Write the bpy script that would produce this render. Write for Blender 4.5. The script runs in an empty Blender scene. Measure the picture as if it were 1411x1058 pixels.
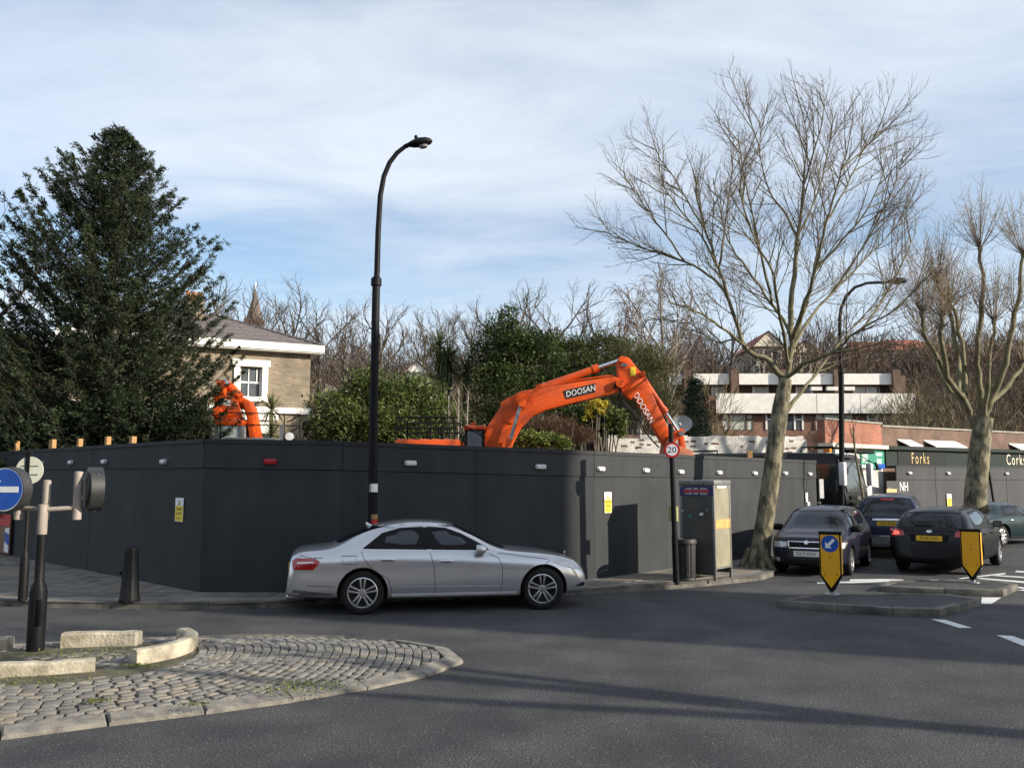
import bpy, bmesh, math, random
import numpy as np
from mathutils import Vector, Matrix
from mathutils.bvhtree import BVHTree
from mathutils.geometry import delaunay_2d_cdt
R = math.radians; PI = math.pi
scn = bpy.context.scene; col = scn.collection

# ---------------------------------------------------------------- camera
IW, IH, F, CX, CY, CAMH, HOR = 1411., 1058., 1210., 705.5, 529., 2.05, 660.
PITCH = math.atan((HOR - CY) / F)
cd = bpy.data.cameras.new('camera'); cam = bpy.data.objects.new('camera', cd); col.objects.link(cam)
cam.location = (0, 0, CAMH); cam.rotation_euler = (PI / 2 + PITCH, 0, 0)
cd.sensor_fit = 'HORIZONTAL'; cd.sensor_width = 36.; cd.lens = 36. * F / IW
cd.clip_start = .1; cd.clip_end = 3000.
scn.camera = cam

# ---------------------------------------------------------------- sky and sun
SUN_EL, SUN_ROT = R(21.5), R(110.5)       # sun to the right, a little behind the camera
w = bpy.data.worlds.new('World'); scn.world = w; w.use_nodes = True
nt = w.node_tree; N = nt.nodes; L = nt.links; N.clear()
def nd(t, **k):
    n = N.new(t)
    for a, b in k.items(): setattr(n, a, b)
    return n
def mth(op, a, b=None, clamp=False):
    n = nd('ShaderNodeMath', operation=op, use_clamp=clamp)
    for i, v in enumerate((a, b)):
        if v is None: continue
        if isinstance(v, (int, float)): n.inputs[i].default_value = v
        else: L.new(v, n.inputs[i])
    return n.outputs[0]
sky = nd('ShaderNodeTexSky', sky_type='NISHITA'); sky.sun_disc = False
sky.sun_elevation = SUN_EL; sky.sun_rotation = SUN_ROT; sky.air_density = 1.0; sky.dust_density = .6; sky.ozone_density = 1.6
tc = nd('ShaderNodeTexCoord'); sep = nd('ShaderNodeSeparateXYZ'); L.new(tc.outputs['Generated'], sep.inputs[0])
zc = mth('MAXIMUM', sep.outputs[2], .0)
den = mth('ADD', zc, .10)
comb = nd('ShaderNodeCombineXYZ'); L.new(mth('DIVIDE', sep.outputs[0], den), comb.inputs[0]); L.new(mth('DIVIDE', sep.outputs[1], den), comb.inputs[1])
def noise(scale, sx, sy, off, det=7., rough=.55, dist=.3):
    m = nd('ShaderNodeMapping'); L.new(comb.outputs[0], m.inputs[0])
    m.inputs['Scale'].default_value = (sx, sy, 1); m.inputs['Location'].default_value = off
    m.inputs['Rotation'].default_value = (0, 0, R(14))
    t = nd('ShaderNodeTexNoise'); t.inputs['Scale'].default_value = scale; t.inputs['Detail'].default_value = det
    t.inputs['Roughness'].default_value = rough; t.inputs['Distortion'].default_value = dist
    L.new(m.outputs[0], t.inputs['Vector']); return t.outputs[0]
n1 = noise(.55, .7, 1.25, (3.1, 1.7, 0)); n2 = noise(1.9, .8, 1.35, (9.2, 4.4, 0), 8., .6, .5); n3 = noise(.35, 1, 1, (1.2, 7.7, 2), 4.)
cr = nd('ShaderNodeValToRGB'); L.new(zc, cr.inputs[0])      # the sheet of thin cloud thins out low down, with a bank on the horizon
e = cr.color_ramp; e.elements[0].position = .0; e.elements[0].color = (.62,) * 3 + (1,)
for p, v in ((.165, .60), (.195, .30), (.25, .24), (.285, .36), (.335, .60), (.42, .66), (.60, .60)):
    q = e.elements.new(p); q.color = (v, v, v, 1)
e.elements[-1].position = 1.; e.elements[-1].color = (.60,) * 3 + (1,)
mix = mth('ADD', mth('MULTIPLY', n1, .62), mth('MULTIPLY', n2, .42))
dens = mth('ADD', mth('MULTIPLY', mth('SUBTRACT', mix, .52), 2.4), cr.outputs[0], True)
dens = mth('MULTIPLY', mth('SMOOTH_MIN', dens, .9), .97, True)
cc = nd('ShaderNodeMixRGB'); cc.inputs[1].default_value = (4.5, 4.95, 5.6, 1); cc.inputs[2].default_value = (5.9, 6.05, 6.25, 1)
L.new(mth('MULTIPLY', mth('SUBTRACT', n3, .38), 4.0, True), cc.inputs[0])
mx = nd('ShaderNodeMixRGB'); L.new(dens, mx.inputs[0]); L.new(sky.outputs[0], mx.inputs[1]); L.new(cc.outputs[0], mx.inputs[2])
bg = nd('ShaderNodeBackground'); bg.inputs[1].default_value = .12; L.new(mx.outputs[0], bg.inputs[0])
wo = nd('ShaderNodeOutputWorld'); L.new(bg.outputs[0], wo.inputs[0])
ld = bpy.data.lights.new('sun', 'SUN'); ld.energy = 5.0; ld.angle = R(.53); ld.color = (1., .90, .76)
sun = bpy.data.objects.new('sun', ld); col.objects.link(sun); sun.location = (30, -10, 30)
SUND = Vector((math.sin(SUN_ROT) * math.cos(SUN_EL), math.cos(SUN_ROT) * math.cos(SUN_EL), math.sin(SUN_EL)))
sun.rotation_euler = SUND.to_track_quat('Z', 'Y').to_euler()
scn.view_settings.view_transform = 'Standard'; scn.view_settings.look = 'None'
scn.view_settings.exposure = .65; scn.view_settings.gamma = 1.; scn.view_settings.use_curve_mapping = False

# ---------------------------------------------------------------- pixels to places
def ray(px, py):
    x = (px - CX) / F; y = (CY - py) / F
    return Vector((x, math.cos(PITCH) - y * math.sin(PITCH), math.sin(PITCH) + y * math.cos(PITCH)))
def G(px, py, z=0.):
    d = ray(px, py); return Vector((0, 0, CAMH)) + d * ((z - CAMH) / d.z)
def D(px, py, Y):
    d = ray(px, py); return Vector((0, 0, CAMH)) + d * (Y / d.y)

# ---------------------------------------------------------------- materials
MATS = {}
def mat(name, c=(.5, .5, .5), rough=.6, metal=0., c2=None, scale=8., bump=0., bscale=None, coat=0., spec=.5, emit=None, trans=0., island=0., det=6., lo=.35, hi=.65, stretch=None, rvar=0.):
    if name in MATS: return MATS[name]
    m = bpy.data.materials.new(name); m.use_nodes = True; t = m.node_tree; b = t.nodes['Principled BSDF']
    b.inputs['Roughness'].default_value = rough; b.inputs['Metallic'].default_value = metal
    b.inputs['Base Color'].default_value = (*c, 1); b.inputs['Coat Weight'].default_value = coat; b.inputs['Coat Roughness'].default_value = .04
    b.inputs['Specular IOR Level'].default_value = spec; b.inputs['Transmission Weight'].default_value = trans
    if emit: b.inputs['Emission Color'].default_value = (*c, 1); b.inputs['Emission Strength'].default_value = emit
    vec = None
    if c2 is not None or bump or rvar:
        tcn = t.nodes.new('ShaderNodeTexCoord'); vec = tcn.outputs['Object']
        if stretch:
            mp = t.nodes.new('ShaderNodeMapping'); mp.inputs['Scale'].default_value = stretch; t.links.new(vec, mp.inputs[0]); vec = mp.outputs[0]
    if c2 is not None:
        n = t.nodes.new('ShaderNodeTexNoise'); n.inputs['Scale'].default_value = scale; n.inputs['Detail'].default_value = det; t.links.new(vec, n.inputs['Vector'])
        r = t.nodes.new('ShaderNodeValToRGB'); r.color_ramp.elements[0].position = lo; r.color_ramp.elements[1].position = hi
        r.color_ramp.elements[0].color = (*c, 1); r.color_ramp.elements[1].color = (*c2, 1); t.links.new(n.outputs[0], r.inputs[0])
        out = r.outputs[0]
        if island:
            g = t.nodes.new('ShaderNodeNewGeometry'); h = t.nodes.new('ShaderNodeHueSaturation')
            mr = t.nodes.new('ShaderNodeMapRange'); mr.inputs[3].default_value = 1 - island; mr.inputs[4].default_value = 1 + island
            t.links.new(g.outputs['Random Per Island'], mr.inputs[0]); t.links.new(mr.outputs[0], h.inputs['Value']); t.links.new(out, h.inputs['Color']); out = h.outputs[0]
        t.links.new(out, b.inputs['Base Color'])
        if rvar:
            mr = t.nodes.new('ShaderNodeMapRange'); mr.inputs[3].default_value = rough - rvar; mr.inputs[4].default_value = rough + rvar
            t.links.new(n.outputs[0], mr.inputs[0]); t.links.new(mr.outputs[0], b.inputs['Roughness'])
    if bump:
        n = t.nodes.new('ShaderNodeTexNoise'); n.inputs['Scale'].default_value = bscale or scale * 4; n.inputs['Detail'].default_value = 4.
        t.links.new(vec, n.inputs['Vector']); bp = t.nodes.new('ShaderNodeBump'); bp.inputs['Strength'].default_value = bump; bp.inputs['Distance'].default_value = .02
        t.links.new(n.outputs[0], bp.inputs['Height']); t.links.new(bp.outputs[0], b.inputs['Normal'])
    MATS[name] = m; return m
def leafmat(name, c, c2, island=.35, rough=.5, scale=1.2, trans=.25):
    if name in MATS: return MATS[name]
    m = mat(name, c, rough, c2=c2, scale=scale, island=island, spec=.22)
    t = m.node_tree; b = t.nodes['Principled BSDF']; o = t.nodes['Material Output']
    src = b.inputs['Base Color'].links[0].from_socket
    tr = t.nodes.new('ShaderNodeBsdfTranslucent'); ms = t.nodes.new('ShaderNodeMixShader'); ms.inputs[0].default_value = trans
    t.links.new(src, tr.inputs[0]); t.links.new(b.outputs[0], ms.inputs[1]); t.links.new(tr.outputs[0], ms.inputs[2]); t.links.new(ms.outputs[0], o.inputs[0])
    return m

# ---------------------------------------------------------------- building blocks
def tag(o, label=None, cat=None, group=None, kind=None):
    if label: o['label'] = label
    if cat: o['category'] = cat
    if group: o['group'] = group
    if kind: o['kind'] = kind
    return o
def empty(name, loc=(0, 0, 0), rz=0., label=None, cat=None, group=None, parent=None):
    o = bpy.data.objects.new(name, None); col.objects.link(o); o.location = loc; o.rotation_euler = (0, 0, rz); o.empty_display_size = .1
    if parent: o.parent = parent
    return tag(o, label, cat, group)
def link(name, me, m=None, parent=None, loc=None, rot=None, smooth=None):
    o = bpy.data.objects.new(name, me); col.objects.link(o)
    if m is not None and not me.materials:
        for x in (m if isinstance(m, (list, tuple)) else [m]): me.materials.append(x)
    if parent: o.parent = parent
    if loc is not None: o.location = loc
    if rot is not None: o.rotation_euler = rot
    if smooth is not None:
        me.polygons.foreach_set('use_smooth', [True] * len(me.polygons)); me.set_sharp_from_angle(angle=R(smooth))
    return o
class MB:
    def __init__(s): s.v = []; s.f = []; s.m = []; s.cur = 0
    def add(s, vs, fs):
        b = len(s.v); s.v += [tuple(v) for v in vs]
        for f in fs: s.f.append(tuple(b + i for i in f)); s.m.append(s.cur)
        return s
    def box(s, a, b, M=None):
        x0, y0, z0 = a; x1, y1, z1 = b
        vs = [Vector(p) for p in ((x0, y0, z0), (x1, y0, z0), (x1, y1, z0), (x0, y1, z0), (x0, y0, z1), (x1, y0, z1), (x1, y1, z1), (x0, y1, z1))]
        if M: vs = [M @ v for v in vs]
        return s.add(vs, [(0, 3, 2, 1), (4, 5, 6, 7), (0, 1, 5, 4), (1, 2, 6, 5), (2, 3, 7, 6), (3, 0, 4, 7)])
    def tube(s, pts, rad, n=8, cap=True):
        pts = [Vector(p) for p in pts]; rad = rad if isinstance(rad, (list, tuple)) else [rad] * len(pts)
        base = len(s.v); prev = None
        for i, p in enumerate(pts):
            d = (pts[min(i + 1, len(pts) - 1)] - pts[max(i - 1, 0)]).normalized()
            u = (prev - d * prev.dot(d)) if prev is not None else d.orthogonal()
            if u.length < 1e-6: u = d.orthogonal()
            u.normalize(); prev = u; q = d.cross(u)
            for k in range(n):
                a = 2 * PI * k / n; s.v.append(tuple(p + (u * math.cos(a) + q * math.sin(a)) * rad[i]))
        for i in range(len(pts) - 1):
            for k in range(n):
                a = base + i * n + k; b = base + i * n + (k + 1) % n; s.f.append((a, b, b + n, a + n)); s.m.append(s.cur)
        if cap:
            s.f.append(tuple(base + k for k in reversed(range(n)))); s.m.append(s.cur)
            e = base + (len(pts) - 1) * n; s.f.append(tuple(e + k for k in range(n))); s.m.append(s.cur)
        return s
    def lathe(s, prof, n=24, M=None, cap=True):
        """prof: (r, z) from bottom up, round z"""
        base = len(s.v)
        for r, z in prof:
            for k in range(n):
                a = 2 * PI * k / n; p = Vector((r * math.cos(a), r * math.sin(a), z)); s.v.append(tuple(M @ p if M else p))
        for i in range(len(prof) - 1):
            for k in range(n):
                a = base + i * n + k; b = base + i * n + (k + 1) % n; s.f.append((a, b, b + n, a + n)); s.m.append(s.cur)
        if cap:
            s.f.append(tuple(base + k for k in reversed(range(n)))); s.m.append(s.cur)
            e = base + (len(prof) - 1) * n; s.f.append(tuple(e + k for k in range(n))); s.m.append(s.cur)
        return s
    def prism(s, poly, h, M=None, back=0.):
        """2D polygon (counter-clockwise) in local xy, from z=back to z=h"""
        n = len(poly); vs = [Vector((x, y, back)) for x, y in poly] + [Vector((x, y, h)) for x, y in poly]
        if M: vs = [M @ v for v in vs]
        return s.add(vs, [tuple(reversed(range(n))), tuple(range(n, 2 * n))] + [(i, (i + 1) % n, n + (i + 1) % n, n + i) for i in range(n)])
    def build(s, name, m=None, parent=None, smooth=None, loc=None, rot=None, bevel=0.):
        me = bpy.data.meshes.new(name); me.from_pydata(s.v, [], s.f)
        ms = m if isinstance(m, (list, tuple)) else [m]
        for x in ms: me.materials.append(x)
        if len(ms) > 1: me.polygons.foreach_set('material_index', s.m)
        me.update()
        bm = bmesh.new(); bm.from_mesh(me); bmesh.ops.recalc_face_normals(bm, faces=bm.faces)
        if bevel: bmesh.ops.bevel(bm, geom=[e for e in bm.edges if e.is_manifold and e.calc_face_angle(0) > .5], offset=bevel, segments=2, affect='EDGES', profile=.5)
        bm.to_mesh(me); bm.free()
        return link(name, me, None, parent, loc, rot, smooth if not bevel else (smooth or 40))
def M2(origin, xdir, ydir):
    x = Vector(xdir).normalized(); y = Vector(ydir); y = (y - x * y.dot(x)).normalized(); z = x.cross(y)
    m = Matrix.Identity(4)
    for i in range(3): m[i][0] = x[i]; m[i][1] = y[i]; m[i][2] = z[i]; m[i][3] = Vector(origin)[i]
    return m
def mesh_of(ob, remove=True):
    dg = bpy.context.evaluated_depsgraph_get(); dg.update()
    me = bpy.data.meshes.new_from_object(ob.evaluated_get(dg))
    if remove: bpy.data.objects.remove(ob)
    return me
def text(name, s, size, m, M, parent=None, ext=.002, shear=0., space=1., ax='CENTER', xs=1.):
    cu = bpy.data.curves.new('lettering', 'FONT'); cu.body = s; cu.size = size; cu.align_x = ax; cu.align_y = 'CENTER'; cu.extrude = ext; cu.shear = shear; cu.space_character = space; cu.resolution_u = 3
    o = bpy.data.objects.new('lettering', cu); col.objects.link(o); me = mesh_of(o)
    me.transform(M @ Matrix.Diagonal((xs, 1, 1, 1)))
    return link(name, me, m, parent)
def quads(name, V, m, parent=None, nper=4):
    """V: (n,nper,3) array of separate polygons -> one mesh"""
    V = np.asarray(V, dtype=np.float32); n = len(V)
    me = bpy.data.meshes.new(name); me.vertices.add(n * nper); me.vertices.foreach_set('co', V.ravel())
    me.loops.add(n * nper); me.loops.foreach_set('vertex_index', np.arange(n * nper, dtype=np.int32))
    me.polygons.add(n); me.polygons.foreach_set('loop_start', np.arange(0, n * nper, nper, dtype=np.int32)); me.polygons.foreach_set('loop_total', np.full(n, nper, dtype=np.int32))
    me.update(calc_edges=True); me.validate()
    return link(name, me, m, parent)
def leaves(rs, C, ln, wd, up=0., dirs=None, spread=1.):
    """leaf quads at centres C; each a kite with a random frame"""
    n = len(C); d = rs.normal(size=(n, 3)); d[:, 2] += up
    if dirs is not None: d = dirs + d * spread
    d /= np.linalg.norm(d, axis=1)[:, None] + 1e-9
    q = np.cross(d, rs.normal(size=(n, 3))); q /= np.linalg.norm(q, axis=1)[:, None] + 1e-9
    l = ln * rs.uniform(.6, 1.3, (n, 1)); w_ = wd * rs.uniform(.6, 1.3, (n, 1))
    return np.stack([C - d * l * .5, C + q * w_ * .5, C + d * l * .5, C - q * w_ * .5], axis=1)
def join_quads(*a): return np.concatenate(a, axis=0)

# ---------------------------------------------------------------- colours
asphalt = mat('asphalt', (.019, .020, .0225), .86, c2=(.042, .042, .044), scale=1.1, bump=.5, bscale=140., det=9., rvar=.08)
t = asphalt.node_tree; b = t.nodes['Principled BSDF']; src = b.inputs['Base Color'].links[0].from_socket
tcn = t.nodes.new('ShaderNodeTexCoord'); vo = t.nodes.new('ShaderNodeTexVoronoi'); vo.inputs['Scale'].default_value = 42.; t.links.new(tcn.outputs['Object'], vo.inputs[0])
cr = t.nodes.new('ShaderNodeValToRGB'); cr.color_ramp.elements[0].position = .05; cr.color_ramp.elements[1].position = .22; cr.color_ramp.elements[0].color = (.45, .44, .42, 1); cr.color_ramp.elements[1].color = (0, 0, 0, 1)
t.links.new(vo.outputs['Distance'], cr.inputs[0])
wn = t.nodes.new('ShaderNodeMath'); wn.operation = 'GREATER_THAN'; wn.inputs[1].default_value = .72
sx = t.nodes.new('ShaderNodeSeparateXYZ'); t.links.new(vo.outputs['Color'], sx.inputs[0]); t.links.new(sx.outputs[0], wn.inputs[0])
v3 = t.nodes.new('ShaderNodeTexNoise'); v3.inputs['Scale'].default_value = 62.; v3.inputs['Detail'].default_value = 5.; t.links.new(tcn.outputs['Object'], v3.inputs['Vector'])
r3 = t.nodes.new('ShaderNodeValToRGB'); r3.color_ramp.elements[0].position = .38; r3.color_ramp.elements[1].position = .66; r3.color_ramp.elements[0].color = (.12, .12, .12, 1); r3.color_ramp.elements[1].color = (2.6, 2.55, 2.5, 1)
t.links.new(v3.outputs[0], r3.inputs[0])
mu = t.nodes.new('ShaderNodeMixRGB'); mu.blend_type = 'MULTIPLY'; mu.inputs[0].default_value = 1.; t.links.new(src, mu.inputs[1]); t.links.new(r3.outputs[0], mu.inputs[2])
mm = t.nodes.new('ShaderNodeMixRGB'); mm.blend_type = 'ADD'; t.links.new(wn.outputs[0], mm.inputs[0]); t.links.new(mu.outputs[0], mm.inputs[1]); t.links.new(cr.outputs[0], mm.inputs[2])
t.links.new(mm.outputs[0], b.inputs['Base Color'])
def wear(m, k=.16, rnd=.07, stretch=(2.2, 2.2, .16), scale=1.6):
    t = m.node_tree; b = t.nodes['Principled BSDF']; src = b.inputs['Base Color'].links[0].from_socket
    tcn = t.nodes.new('ShaderNodeTexCoord'); mp = t.nodes.new('ShaderNodeMapping'); mp.inputs['Scale'].default_value = stretch; t.links.new(tcn.outputs['Object'], mp.inputs[0])
    n = t.nodes.new('ShaderNodeTexNoise'); n.inputs['Scale'].default_value = scale; n.inputs['Detail'].default_value = 9.; n.inputs['Roughness'].default_value = .65; t.links.new(mp.outputs[0], n.inputs['Vector'])
    mr = t.nodes.new('ShaderNodeMapRange'); mr.inputs[1].default_value = .3; mr.inputs[2].default_value = .7; mr.inputs[3].default_value = 1 - k; mr.inputs[4].default_value = 1 + k * 1.3; t.links.new(n.outputs[0], mr.inputs[0])
    oi = t.nodes.new('ShaderNodeObjectInfo'); m2 = t.nodes.new('ShaderNodeMapRange'); m2.inputs[3].default_value = 1 - rnd; m2.inputs[4].default_value = 1 + rnd; t.links.new(oi.outputs['Random'], m2.inputs[0])
    mu = t.nodes.new('ShaderNodeMath'); mu.operation = 'MULTIPLY'; t.links.new(mr.outputs[0], mu.inputs[0]); t.links.new(m2.outputs[0], mu.inputs[1])
    hs = t.nodes.new('ShaderNodeHueSaturation'); t.links.new(src, hs.inputs['Color']); t.links.new(mu.outputs[0], hs.inputs['Value']); t.links.new(hs.outputs[0], b.inputs['Base Color'])
wear(asphalt, .30, 0., (1., .55, 1.), .5)
paving = mat('paving', (.12, .11, .10), .85, c2=(.23, .21, .18), scale=2.2, bump=.3, bscale=40., det=9.)
granite = mat('granite', (.115, .108, .095), .85, c2=(.22, .205, .175), scale=9., bump=.5, bscale=60., det=10.)
kerbmat = mat('kerb_granite', (.050, .047, .041), .85, c2=(.15, .14, .12), scale=3.5, bump=.4, bscale=50., det=10.)
sandstone = mat('pale_granite', (.17, .145, .10), .9, c2=(.48, .43, .325), scale=4., bump=.7, bscale=30., det=10., lo=.3, hi=.6)
sett_mats = [mat('sett_%s' % k, c, .8, c2=c2, scale=14., bump=.5, bscale=50., det=8.) for k, c, c2 in (('grey', (.125, .12, .108), (.24, .225, .20)), ('buff', (.15, .135, .11), (.27, .245, .20)), ('dark', (.085, .082, .078), (.18, .17, .152)))]
mossy = mat('mossy_dirt', (.05, .045, .03), .95, c2=(.11, .10, .055), scale=6., bump=.6, bscale=40.)
hoardm = mat('hoarding_paint', (.0168, .0192, .0222), .8, c2=(.0238, .0266, .030), scale=1.6, bump=.08, bscale=90., det=9.)
wear(hoardm, .20, .09)
blackp = mat('black_paint', (.006, .006, .007), .5, c2=(.010, .010, .011), scale=20., spec=.14)
matteblack = mat('matt_black', (.010, .010, .010), .8, c2=(.014, .014, .014), scale=20., spec=.12)
rubber = mat('rubber', (.009, .009, .010), .8, c2=(.018, .017, .016), scale=15., spec=.25)
chrome = mat('chrome', (.75, .75, .76), .12, 1.)
alloy = mat('alloy', (.55, .55, .56), .28, .9, c2=(.62, .62, .62), scale=10.)
glassd = mat('tinted_glass', (.012, .014, .015), .03, spec=.75)
whitep = mat('white_paint', (.80, .78, .73), .55, c2=(.70, .68, .62), scale=3.)
linep = mat('road_paint', (.62, .62, .60), .7, c2=(.22, .22, .22), scale=14., det=9., lo=.55, hi=.75)
timber = mat('pale_timber', (.36, .20, .075), .8, c2=(.26, .14, .05), scale=5.)
yellow = mat('sign_yellow', (.80, .62, .02), .5, c2=(.72, .55, .03), scale=8.)
signwhite = mat('sign_white', (.82, .82, .80), .45, c2=(.74, .74, .72), scale=8.)
signred = mat('sign_red', (.55, .015, .02), .4, c2=(.48, .02, .02), scale=8.)
signblue = mat('sign_blue', (.010, .085, .42), .35, c2=(.012, .075, .36), scale=6.)
inkblack = mat('ink_black', (.012, .012, .014), .6)
orange = mat('plant_orange', (.66, .085, .008), .5, c2=(.36, .066, .022), scale=1.7, coat=.05, spec=.3, det=10., lo=.48, hi=.74)
steel = mat('steel', (.35, .35, .36), .35, .8, c2=(.25, .25, .25), scale=9.)
# ---------------------------------------------------------------- ground
def hillz(x, y):
    d = max(0., y - 34.); s = 1 / (1 + math.exp(-(d - 14) / 9.)) if d > 0 else 0.
    z = .125 * d * s
    if d > 110: z = .125 * 110 + (d - 110) * .10
    if d > 260: z = .125 * 110 + 15. - (d - 260) * .02
    return z + .5 * s * math.sin(x * .05 + 1) * math.sin(y * .04) + max(0, x - 10) * .028 * min(1., d / 60.)
def grid_sheet(name, xs, ys, fz, m, hole=None):
    vs = [(x, y, fz(x, y)) for y in ys for x in xs]; nx = len(xs)
    fs = [(j * nx + i, j * nx + i + 1, (j + 1) * nx + i + 1, (j + 1) * nx + i) for j in range(len(ys) - 1) for i in range(nx - 1)]
    me = bpy.data.meshes.new(name); me.from_pydata(vs, [], fs)
    return tag(link(name, me, m, smooth=60), kind='structure')
earth = mat('earth', (.07, .055, .038), .95, c2=(.10, .085, .045), scale=.25, bump=.4, bscale=3.)
xs = list(np.concatenate([np.linspace(-1200, -130, 12), np.linspace(-120, 160, 71), np.linspace(180, 1300, 12)]))
ys = list(np.concatenate([np.linspace(-400, 20, 8), np.linspace(32, 180, 75), np.linspace(190, 520, 34), np.linspace(600, 1500, 8)]))
grid_sheet('ground', xs, ys, lambda x, y: hillz(x, y) - .06, earth)
# the road: everything this side of the kerb, and up the side road to the right
def sheet(name, pts, z, m, kind='structure', parent=None):
    me = bpy.data.meshes.new(name); me.from_pydata([(p[0], p[1], z) for p in pts], [], [tuple(range(len(pts)))])
    o = link(name, me, m, parent)
    return tag(o, kind=kind) if kind else o
sheet('road', [(-60, -40), (60, -40), (60, 42), (20, 33.2), (13, 33.2), (8.9, 27.3), (-8, 20), (-22, 33.5), (-60, 33.5)], 0., asphalt)
# kerb line, left to right
KERB = [(-26, 27.0), (-20, 22.2), (-15.5, 18.9), (-12.5, 16.9), (-10, 15.4), (-8.2, 14.55), (-6.6, 14.28), (-5.0, 14.2), (-4.3, 14.25), (-3.75, 14.42), (-3.0, 14.78), (-2.0, 15.12), (-.8, 15.42), (.3, 15.68), (1.24, 15.95), (2.29, 16.45), (3.2, 16.9), (4.16, 17.55), (5.1, 18.25), (5.7, 19.3), (6.05, 20.6), (6.6, 22.1), (7.6, 23.8), (8.8, 25.4), (9.5, 26.4)]
def catmull(P, n=5):
    P = [Vector(p) for p in P]; out = []
    for i in range(len(P) - 1):
        a = P[max(i - 1, 0)]; b = P[i]; c = P[i + 1]; d = P[min(i + 2, len(P) - 1)]
        for k in range(n):
            t = k / n; out.append(.5 * ((2 * b) + (c - a) * t + (2 * a - 5 * b + 4 * c - d) * t * t + (3 * b - a - 3 * c + d) * t ** 3))
    out.append(P[-1]); return out
kl = catmull(KERB, 8)
# resample at about 0.9 m for the kerb stones
def resample(P, step):
    out = [P[0].copy()]; acc = 0.
    for a, b in zip(P, P[1:]):
        l = (b - a).length; s = step - acc
        while s <= l: out.append(a + (b - a) * (s / l)); s += step
        acc = (acc + l) % step if s - step <= l else acc
        acc = l - (s - step)
    return out
ks = resample(kl, .9)
pave = sheet('pavement', [(p.x, p.y) for p in kl] + [(9.4, 27.5), (8.2, 27.0), (1.0, 19.6), (-3, 17.4), (-5.2, 17.4), (-26, 38.0)], .096, paving)
rng = random.Random(4)
for a, b in zip(ks, ks[1:]):
    d = (b - a).normalized(); n = Vector((-d.y, d.x)); g = d * .004; dz = rng.uniform(-.006, .006); w_ = .15
    p = [a + g, b - g, b - g + n * w_, a + g + n * w_]
    m_ = MB(); m_.add([(*q, -.05) for q in p] + [(*(q + (n * .012 if i < 2 else Vector((0, 0)))), .106 + dz) for i, q in enumerate(p)], [(3, 2, 1, 0), (4, 5, 6, 7), (0, 1, 5, 4), (1, 2, 6, 5), (2, 3, 7, 6), (3, 0, 4, 7)])
    m_.build('kerb_stone', kerbmat, pave)
# flagstones on the visible parts of the pavement
flagm = [mat('flagstone_%s' % k, c, .85, c2=c2, scale=3., bump=.3, bscale=45., det=9.) for k, c, c2 in (('warm', (.15, .128, .10), (.23, .20, .16)), ('cool', (.125, .112, .094), (.20, .182, .155)), ('dark', (.095, .085, .072), (.165, .15, .128)))]
hoard_base = [Vector(p) for p in ((-13.6, 24.0), (-5.43, 15.55), (-2.99, 15.55), (1.64, 17.64), (8.9, 25.1))]
def hoard_y(x):
    for a, b in zip(hoard_base, hoard_base[1:]):
        if a.x <= x <= b.x: return a.y + (b.y - a.y) * (x - a.x) / (b.x - a.x)
    return 99.
def kerb_y(x):
    for a, b in zip(kl, kl[1:]):
        if a.x <= x <= b.x: return a.y + (b.y - a.y) * (x - a.x) / max(b.x - a.x, 1e-6)
    return -99.
flags = []
def flag_field(o, ang, x0, x1, y0, y1, sw, sh):
    ca, sa = math.cos(ang), math.sin(ang); r_ = random.Random(7); j = 0; y = y0
    while y < y1:
        x = x0 + (j % 2) * sw * .5
        while x < x1:
            c = [(x + .004, y + .004), (x + sw - .004, y + .004), (x + sw - .004, y + sh - .004), (x + .004, y + sh - .004)]
            P = [(o[0] + ca * u - sa * v, o[1] + sa * u + ca * v) for u, v in c]
            if all(kerb_y(p[0]) + .17 < p[1] < hoard_y(p[0]) - .02 for p in P):
                flags.append(P)
            x += sw
        y += sh; j += 1
flag_field((-13, 14), R(-2), -1, 10.2, 0, 9, .9, .6)
flag_field((1.2, 15.6), R(43), 0, 10, -2, 3.4, .9, .6)
for P in flags[:300]:
    z = .104 + rng.uniform(-.002, .003); mf = MB(); mf.add([(*p, .06) for p in P] + [(*p, z) for p in P], [(4, 5, 6, 7), (0, 1, 5, 4), (1, 2, 6, 5), (2, 3, 7, 6), (3, 0, 4, 7)])
    mf.build('flagstone', rng.choice(flagm), pave)

# road markings on the right
def mark(name, px, z=.004):
    return tag(sheet(name, [tuple(G(*p))[:2] for p in px], z, linep), kind='structure')
mark('lane_dash', [(1283, 853), (1303, 854), (1340, 865), (1322, 865)])
mark('lane_dash', [(1373, 875), (1395, 876), (1440, 892), (1418, 893)])
mark('road_marking_block', [(1353, 823), (1380, 823), (1366, 832), (1352, 832)])
for a in ([(1345, 804), (1352, 803), (1411, 809), (1411, 811)], [(1345, 797), (1352, 796), (1440, 803), (1440, 806)], [(1365, 793), (1372, 792), (1450, 797), (1450, 799)], [(1320, 798), (1325, 796), (1385, 789), (1386, 791)], [(1398, 788), (1401, 786), (1450, 790), (1450, 791.5)], [(1400, 813), (1411, 812), (1450, 815), (1450, 817)]):
    mark('hatching_line', a)
mark('give_way_line', [(1126, 804), (1126, 802), (1170, 801), (1245, 798.5), (1245, 800.5), (1170, 803.5)])
mark('give_way_line', [(1170, 800.5), (1172, 798), (1215, 797.5), (1245, 798), (1215, 799.5)])
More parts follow.
